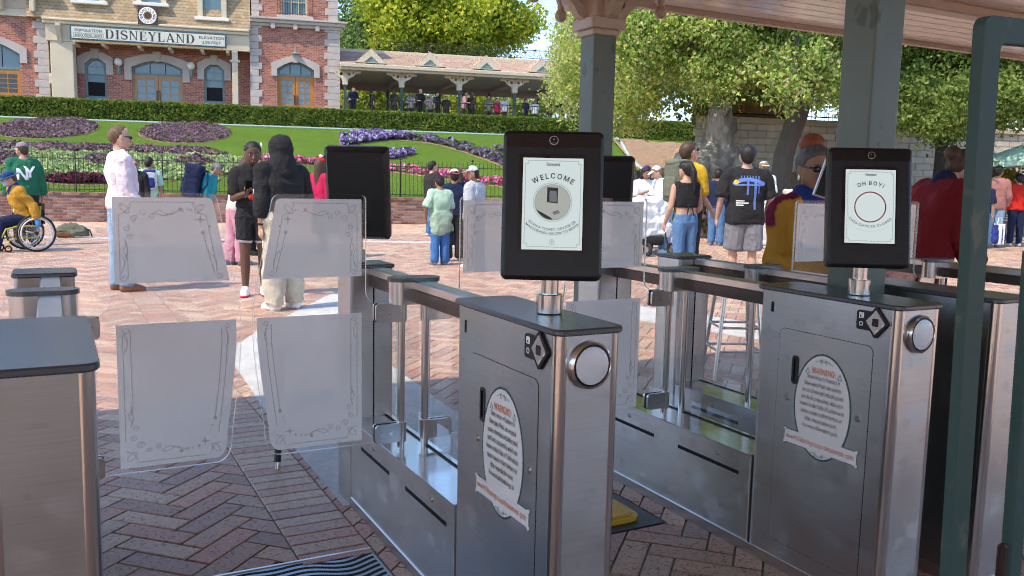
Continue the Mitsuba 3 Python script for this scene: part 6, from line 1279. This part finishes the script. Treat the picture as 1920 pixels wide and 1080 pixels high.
for sx in (-1, 1):
    C_ = np.array([sx * .29, -.06, .31]); fr_ = frame(C_, (0, 1, 0), (0, 0, 1))
    w_ = part(wc, 'wheel', put(trimesh.creation.torus(.29, .018, 40, 8), fr_), 'rubber', True); part(w_, 'rim', put(trimesh.creation.torus(.268, .010, 40, 6), fr_), 'steel_bright', True); part(w_, 'hand_rim', put(trimesh.creation.torus(.24, .011, 40, 6), frame(C_ + [sx * .04, 0, 0], (0, 1, 0), (0, 0, 1))), 'white_paint', True)
    part(w_, 'spokes', cat([cyl(C_, C_ + .27 * np.array([0, math.cos(a), math.sin(a)]), .0025, n=4) for a in np.linspace(0, 6.283, 21)[:-1]]), 'steel_bright', kind='stuff'); part(w_, 'hub', put(cyl((0, 0, -.03), (0, 0, .03), .03, n=14), fr_), 'rubber', 30)
    cc = np.array([sx * .2, .34, .06]); c2 = part(wc, 'caster', put(trimesh.creation.torus(.046, .014, 20, 8), frame(cc, (0, 1, 0), (0, 0, 1))), 'rubber', True); part(c2, 'fork', cat([cyl(cc, cc + [0, -.02, .14], .010, n=8)]), 'frame_yellow')
    part(wc, 'frame_tube', tube([(sx * .22, -.16, .75), (sx * .22, -.14, .42), (sx * .22, .2, .42), (sx * .2, .36, .38), (sx * .15, .48, .12)], .015), 'frame_yellow', True); part(wc, 'frame_tube', tube([(sx * .22, -.1, .24), (sx * .22, .2, .22), (sx * .2, .33, .2)], .013), 'frame_yellow', True)
for q_ in [k for k in scene if k.startswith(wc + '__')]: pass
part(wc, 'seat', bx(-.22, .22, -.2, .24, .40, .45, .015), 'rubber'); part(wc, 'back_support', bx(-.21, .21, -.23, -.20, .45, .80, .012), 'rubber'); part(wc, 'axle', cyl((-.29, -.06, .31), (.29, -.06, .31), .016, n=10), 'steel_satin'); part(wc, 'foot_rest', bx(-.16, .16, .44, .56, .10, .115, .004), 'rubber')
for q_ in [k for k in scene if k.startswith(wc + '__')]:
    scene[q_]['to_world'] = T().translate([-.42, 16.5, 0]).rotate([0, 0, 1], -252)
b_ = thing('bag', 'dark green and brown bag lying on the paving by the brick wall', 'bag'); dressed(b_, 'body', put(smooth_mesh([hull(((-.22, 0, .10), .09), ((.24, 0, .12), .11), ((.02, 0, .22), .09)), hull(((.3, 0, .08), .07), ((.1, -.08, .08), .08))], .03, 3, .03, 7), trimesh.transformations.translation_matrix((.26, 19.7, .0)) @ trimesh.transformations.rotation_matrix(-.2, (0, 0, 1))), 'c_olive'); dressed(b_, 'brown_pocket', put(smooth_mesh([hull(((-.2, -.09, .07), .05), ((.05, -.11, .07), .05))], .03, 3, .015, 8), trimesh.transformations.translation_matrix((.26, 19.7, 0))), 'c_brown'); dressed(b_, 'strap', tube([(.5, 19.6, .2), (.62, 19.55, .16), (.66, 19.5, .03)], .014, 6), 'c_black')
# ---- centre group
p = Person('boy in a pale green T-shirt and black cap, shirt tied at his waist', (5.28, 12.45), 1.38, -2, head=(0, 10), armR=((.22, .1, -1), (.1, .25, -1)), armL=((.5, -.1, -1), (-.2, .5, -.9)), skin='skin_tan', L=.026, girth=1.12); p.top('c_mint', .5, .50, .018, wr=.009); p.trousers('c_brightjeans', 1.0, .015, .58, wr=.008); p.shoes('c_shortgrey'); p.hair('hair_black'); p.cap('c_black', bb='c_red')
p.add('tied_shirt', [hull((p.T_((.05, 0, .56)), .075), (p.T_((-.05, 0, .56)), .075), ((.055, -.01, .43), .07), ((-.055, -.01, .40), .07)), hull((p.T_((.09, 0, .55)), .02), ((.16, .02, .40), .016)), hull((p.T_((.08, .05, .55)), .02), ((.13, .04, .36), .014))], 'c_sage', .016)
p = Person('boy in a navy T-shirt raising a hand to his white and red cap', (5.76, 13.0), 1.49, 20, head=(10, 0), armR=((.5, .5, .45), (-.75, .2, .75)), armL=((.2, .05, -1), (.05, .15, -1)), legR=((.05, .10, -1), (0, .02, -1)), skin='skin_tan', L=.026); p.top('c_navy', .48, .50, .016); p.trousers('c_charcoal', 1.0, .016); p.shoes('c_shortgrey'); p.hair('hair_black'); p.cap('c_lgrey', True, bb='c_red')
p = Person('boy in a grey hoodie and grey cap walking beside the other two boys', (5.60, 11.9), 1.53, -38, head=(40, 8), armL=((.2, -.1, -1), (.1, .05, -1)), skin='skin_tan', L=.026, girth=1.12); p.top('c_grey', .98, .48, .024, wr=.012); p.trousers('c_crimson', 1.0, .012); p.shoes('c_white', 'c_yellow'); p.hair('hair_black'); p.cap('c_lgrey', bb='c_shortgrey'); p.add('hood', [hull((p.T_((.05, -.03, .80)), .036), (p.T_((-.05, -.03, .80)), .036), (p.T_((0, -.06, .74)), .03))], 'c_grey', .006)
p = Person('man in a dark jacket standing farther back by the iron fence', (7.80, 18.9), 1.74, 80); p.top('c_charcoal', .98); p.trousers('c_jeans'); p.shoes('c_white'); p.hair('hair_black')
p = Person('child with brown hair hidden behind the boy in the grey hoodie', (6.9, 15.4), 1.52, 10); p.top('c_navy', .98); p.trousers('c_navy'); p.shoes('c_white'); p.hair('hair_brown', 'long', .06)
# ---- right group
p = Person('woman with curly black hair in a red top, beside the fence', (11.25, 15.7), 1.60, -30, skin='skin_tan'); p.top('c_red', .9, .50, .018); p.trousers('c_ljeans'); p.shoes('c_white'); p.hair('hair_black', 'curly', .07)
p = Person('woman facing the camera in a white T-shirt with a purple hairband', (10.62, 14.5), 1.66, 190, head=(12, 14), armR=((.2, .2, -.8), (-.6, .6, .35)), armL=((.2, .1, -1), (-.6, .7, .1)), skin='skin_tan', L=.024); p.top('c_white', .5, .50, .018); p.trousers('c_ljeans'); p.shoes('c_white'); p.hair('hair_black', 'long', .06); p.face(); p.add('hairband', [hull((p.H((.035, .0, .075)), .014), (p.H((-.035, .0, .075)), .014), (p.H((0, 0, .095)), .012))], 'c_purple', .006)
p = Person('man in a white T-shirt and pale cap leaning over the covered pushchair', (10.42, 13.5), 1.70, 285, lean=14, head=(0, 12), armR=((.2, .5, -.9), (0, .9, -.4)), armL=((.2, .5, -.9), (0, .9, -.4)), L=.024); p.top('c_white', .48, .48, .02); p.trousers('c_ljeans', 1.0, .014); p.shoes('c_white'); p.hair('hair_fair'); p.cap('c_lgrey')
p = Person('man with sunglasses in a yellow and purple T-shirt looking up to the right', (7.42, 9.12), 1.88, 92, head=(4, -16), armR=((.1, .1, -1), (-.1, .6, -.6)), armL=((.1, .15, -1), (-.1, .7, -.6)), L=.022); p.top('c_yellow', .5, .68, .016, nm='shirt_yoke'); p.top('c_purple', .0, .47, .012, collar=False); p.trousers('c_charcoal', 1.0); p.shoes('c_brown'); p.hair('hair_brown'); p.glasses()
pack('olive grey backpack on the man in the yellow and purple T-shirt', (7.17, 9.07, 1.36), (.32, .22, .52), 92, 'c_olive')
p = Person('woman from behind in a black halter top and jeans, long black hair', (7.16, 8.86), 1.62, 8, head=(20, 6), armR=((.22, .1, -1), (-.15, .7, -.55)), armL=((.18, .05, -1), (.0, .5, -.8)), legR=((.05, .05, -1), (0, -.06, -1)), legL=((.02, -.02, -1), (.02, -.04, -1)), L=.022); p.top('c_black', 0, .64, .006, collar=False, wr=.003, nm='halter_top'); p.trousers('c_jeans', 1.0, .006, .585, wr=.004); p.shoes('c_white'); p.hair('hair_black', 'pony', .08)
p.add('tie_ends', [hull((p.T_((q * .012, -.068, .655)), .006), (p.T_((q * .03, -.075, .58)), .004)) for q in (-1, 1)] + [hull((p.T_((q * .03, -.052, .74)), .005), (p.T_((q * .05, -.01, .832)), .005)) for q in (-1, 1)], 'c_black', L=.015)
p = Person('large man from behind in a black T-shirt with blue print', (7.62, 8.28), 1.82, 28, head=(-6, -4), armR=((.32, -.05, -1), (.02, .65, -.75)), armL=((.30, -.02, -1), (.05, .4, -.9)), legR=((.05, -.05, -1), (.02, -.05, -1)), legL=((.05, .10, -1), (.02, .02, -1)), girth=1.3, L=.022, sh=1.15, skin='skin_light')
k = p.top('c_black', .46, .47, .020, wr=.008); p.trousers('c_shortgrey', .47, .012, .53); p.shoes('c_white'); p.hair('hair_black')
fa = math.radians(28); fd = np.array([math.sin(fa), math.cos(fa), 0]); xr_ = np.array([fd[1], -fd[0], 0]); tg = meshof(k); mat('decal_yellow', (.62, .38, .03), .7); mat('print_blue', (.10, .18, .50), .7)
br_ = unary_union([LineString([(-.17, .02), (-.1, .06), (0, .07), (.1, .05), (.17, .02)]).buffer(.022), LineString([(-.16, .0), (.17, .0)]).buffer(.010), sbox(.06, -.30, .09, .05), sbox(-.03, -.12, -.005, .05), sbox(.11, -.10, .125, .02)] + [sbox(x, .06, x + .012, .115) for x in np.arange(-.1, .14, .035)])
decal(flatmulti(br_), tg, p.at((0, -.13, .735)), xr_, (0, 0, 1), fd, 'print_blue', k, 'bridge_print'); decal(flatmulti(unary_union([sbox(-.15, -.20 - i * .026, -.15 + w_, -.188 - i * .026) for i, w_ in enumerate((.10, .15, .09))])), tg, p.at((0, -.13, .735)), xr_, (0, 0, 1), fd, 'sticker_white', k, 'text_lines'); decal(flatmulti(Point(-.155, .035).buffer(.028, 10)), tg, p.at((0, -.13, .735)), xr_, (0, 0, 1), fd, 'c_yellow', k, 'print_spot', .007)
p = Person('man from behind in a white T-shirt, pale cap and light grey trousers', (13.35, 14.0), 1.84, 20, girth=1.15); p.top('c_white', .48, .46, .02); p.trousers('c_lgrey', 1.0, .02); p.shoes('c_white'); p.hair('hair_fair'); p.cap('c_lgrey', True)
p = Person('seated person wrapped in black, behind the man in yellow', (13.5, 15.75, 0), 1.62, 200, legR=((.08, 1, -.15), (0, .1, -1)), legL=((.08, 1, -.15), (0, .1, -1)), skin='skin_tan', drop=-.07); p.top('c_black', 1.0, .48, .03); p.trousers('c_black'); p.shoes('c_black'); p.hair('hair_black', 'long', .1)
p = Person('person in a navy jacket and jeans between the black and the white T-shirts', (12.95, 14.95), 1.68, 60, skin='skin_tan'); p.top('c_navy', .98, .5, .02); p.trousers('c_jeans', 1.0, .018); p.shoes('c_greyblue'); p.hair('hair_black')
p = Person('woman with a hair bun and sunglasses in a mustard jacket with a maroon stripe', (3.34, 3.17), 1.52, 200, head=(0, 4), armR=((.10, .1, -1), (-.2, .8, -.4)), armL=((.10, .25, -1), (-.3, .9, .0)), girth=1.05, skin='skin_tan', L=.013, sh=.92)
kt = p.top('c_mustard', .98, .47, .018, wr=.008); p.trousers('c_navy', 1.0, .014); p.shoes('c_black'); p.hair('hair_grey', 'bun'); p.add('red_bun', p.ell((0, -.028, .084), (.042, .040, .034), 3), 'hair_red'); p.glasses(); p.face('hair_grey', eyes=False)
p.add('scarf', [hull((p.nb + p.B @ np.array([.03, .01, .008]), .034), (p.nb + p.B @ np.array([-.03, .01, .008]), .034), (p.T_((0, .045, .775)), .034))], 'c_blue', .006); 

def stripe(p, key, col):                       # a maroon band sewn along both shoulders and down the upper arms
    m = meshof(key); v = m.vertices.astype(float); w3 = lambda q: (p.M @ np.r_[np.asarray(q) + [0, 0, p.dz], 1])[:3]; f = p.M[:3, :3] @ (p.B @ np.array([0, 1.0, 0])); f /= np.linalg.norm(f)
    c = CLOTH['c_mustard'] * (.80 + .40 * meshkit.fbm(v * 7.0, 3, 5))[:, None]; c = np.clip(c, 0, .9)
    for q, sg in (('R', 1), ('L', -1)):
        a0, a1, a2 = w3(p.T_((sg * .045, 0, .815))), w3(p.arm[q][0]), w3(p.arm[q][0] * .62 + p.arm[q][1] * .38); ax = (a1 - a0) / np.linalg.norm(a1 - a0); dn = (a2 - a1) / np.linalg.norm(a2 - a1)
        t0, t1 = (v - a0) @ ax, (v - a1) @ dn; on = (np.abs((v - a1) @ f) < .055) & (t0 > 0) & (t1 < np.linalg.norm(a2 - a1)) & (np.linalg.norm(v - a1, axis=1) < .26) & (((v - a1) @ ax > .0) | (t1 < .01)); c[on] = np.array(col) * (.8 + .4 * meshkit.fbm(v[on] * 7.0, 3, 5))[:, None]
    scene[key] = mikit.ply(trimesh.Trimesh(v, m.faces, process=False), 'cloth', True, color=c)
stripe(p, kt, CLOTH['c_maroon'])
for sg in (-1, 1): p.add('earring', p.ell((sg * .051, .002, -.024), (.003, .008, .010), 2), 'steel_bright')
p = Person('woman in a dark red jacket and navy scarf bending to the right', (5.06, 3.82), 1.66, 104, lean=17, head=(0, 26), armR=((.15, .3, -1), (-.1, .9, -.5)), armL=((.15, .3, -1), (0, .9, -.5)), girth=1.2, L=.016, sh=.9)
p.top('c_darkred', .98, .42, .024, wr=.010); p.trousers('c_navy'); p.shoes('c_black'); p.hair('hair_brown', 'lowbun'); p.add('scarf', [hull((p.nb, .052), (p.T_((0, .05, .80)), .050), (p.T_((0, -.03, .83)), .03)), hull((p.T_((0, .07, .78)), .03), (p.T_((0, .085, .70)), .02))], 'c_navy', .006); p.face('hair_brown')
p = Person('fair haired person mostly hidden behind the woman in dark red', (5.6, 4.5), 1.60, 20); p.top('c_darkred', .98); p.trousers('c_navy'); p.shoes('c_black'); p.hair('hair_fair', 'long', .02)
p = Person('man in a dusty rose sweater and light jeans by the parasol', (19.75, 13.0), 1.92, 40, head=(-40, 0), skin='skin_tan', armR=((.2, .05, -1), (.0, .45, -.8))); p.top('c_rose', .98, .47, .02); p.trousers('c_ljeans', 1.0, .014); p.shoes('c_greyblue'); p.hair('hair_black')
p = Person('person in a red top and navy trousers at the right edge', (20.75, 13.1), 1.76, 30, skin='skin_mid'); p.top('c_red', .98, .5, .02); p.trousers('c_navy'); p.shoes('c_white'); p.hair('hair_black')
p = Person('person in navy with a striped carrier bag, just right of the green gate post', (18.9, 12.75), 1.64, 60, skin='skin_mid'); p.top('c_navy', .5, .5, .016); p.trousers('c_jeans'); p.shoes('c_white'); p.hair('hair_black', 'long', .04)
cb_ = thing('carrier_bag', 'blue and white striped carrier bag beside the person in navy', 'bag')
dressed(cb_, 'bag', put(smooth_mesh([hull(((-.16, 0, .10), .06), ((.16, 0, .10), .06), ((-.16, 0, .42), .04), ((.16, 0, .42), .04))], .04, 2, .02, 8), trimesh.transformations.translation_matrix((18.75, 12.2, .12))), 'c_blue'); dressed(cb_, 'white_stripe', bx(18.66, 18.74, 12.115, 12.285, .14, .60, .01), 'c_white'); dressed(cb_, 'white_stripe', bx(18.80, 18.84, 12.115, 12.285, .14, .60, .01), 'c_white'); dressed(cb_, 'handle', tube([(18.66, 12.2, .56), (18.70, 12.2, .74), (18.80, 12.2, .74), (18.84, 12.2, .56)], .008, 6), 'c_white')
# ---- pushchair under a white blanket
st_ = thing('pushchair', 'black pushchair covered with a white blanket, by the man in the pale cap', 'pushchair'); o = np.array([9.85, 13.2, 0])
bk_ = smooth_mesh([hull((o + [-.26, 0, 1.02], .07), (o + [.26, 0, 1.02], .07), (o + [-.30, -.1, .42], .07), (o + [.32, -.05, .42], .07), (o + [-.26, .3, .95], .07), (o + [.26, .35, .5], .07))], .04, 2, .05, 6); dressed(st_, 'blanket', bk_, 'c_white')
for dx, dy in ((-.26, -.3), (.28, -.3), (-.26, .4), (.28, .4)):
    w_ = part(st_, 'wheel', put(trimesh.creation.torus(.10, .028, 22, 8), frame(o + [dx, dy, .128], (0, 1, 0), (0, 0, 1))), 'rubber', True); part(w_, 'hub', cyl(o + [dx - .02, dy, .128], o + [dx + .02, dy, .128], .055, n=14), 'steel_satin')
    dressed(st_, 'leg', cyl(o + [dx * .9, dy * .9, .14], o + [dx * .8, dy * .2, .62], .014, n=8), 'c_black')
dressed(st_, 'basket', bx(o[0] - .2, o[0] + .2, o[1] - .2, o[1] + .3, .2, .38, .03), 'c_charcoal'); dressed(st_, 'handle', tube([o + [-.24, .3, .9], o + [-.24, .55, 1.04], o + [.24, .55, 1.04], o + [.24, .3, .9]], .014, 8), 'c_black')
# ---- people waiting on the station platform
r_ = np.random.default_rng(77)
plat = [(3.95, 1.78, 'man in dark blue leaning on the platform railing beside the station tower', 'c_navy', 180, 22), (5.0, 1.66, 'dark figure on the platform, second from the station tower', 'c_black', 90, 0), (6.15, 1.7, 'dark figure just left of the first free platform post', 'c_charcoal', 60, 0),
        (7.05, 1.6, 'grey figure just right of the first free platform post', 'c_shortgrey', 200, 6), (7.5, 1.8, 'bald man in black on the platform', 'c_black', 170, 8), (8.05, 1.55, 'figure in taupe beside the bald man on the platform', 'c_taupe', 190, 6), (8.45, 1.68, 'person in charcoal beside the taupe figure on the platform', 'c_charcoal', 150, 0), (8.95, 1.5, 'short person in black left of the middle platform post', 'c_black', 200, 0),
        (9.9, 1.8, 'person in pale pink top just right of the middle platform post', 'c_pink', 120, 6), (10.35, 1.72, 'person in a white cap right of the middle platform post', 'c_charcoal', 60, 0), (11.3, 1.62, 'person in olive on the platform', 'c_olive', 200, 4), (11.75, 1.5, 'person in crimson low behind the platform railing', 'c_crimson', 180, 0), (12.2, 1.6, 'person in pale blue behind the platform railing', 'c_grey', 200, 0), (13.4, 1.55, 'person in navy right of the third free platform post', 'c_navy', 160, 0), (13.95, 1.5, 'person in white low on the platform at its right part', 'c_lgrey', 190, 0), (14.8, 1.66, 'dark figure under the last visible bay of the shelter', 'c_charcoal', 120, 0), (15.5, 1.7, 'dark figure at the far right of the platform', 'c_black', 200, 0)]
for u, h_, lab, b_, fc, ln in plat:
    q = W(u, 46.95, PZ + .004); p = Person(lab, q, h_, fc, lean=ln, L=.05, skin=['skin_light', 'skin_tan', 'skin_mid'][int(u * 10) % 3], group='people waiting on the station platform', hands=False, armR=((.2, .35, -1), (-.2, .9, .1)) if ln else None, armL=((.2, .35, -1), (-.2, .9, .1)) if ln else None); p.top(b_, .5 if u != 3.95 else .5, .48, .02, wr=0); p.trousers('c_charcoal', wr=0); p.shoes('c_black')
    if 'bald' not in lab: p.hair(['hair_black', 'hair_brown', 'hair_black'][int(u * 10) % 3], 'long' if int(u * 20) % 3 == 0 else 'short', .05)
    if 'white cap' in lab: p.cap('c_white')
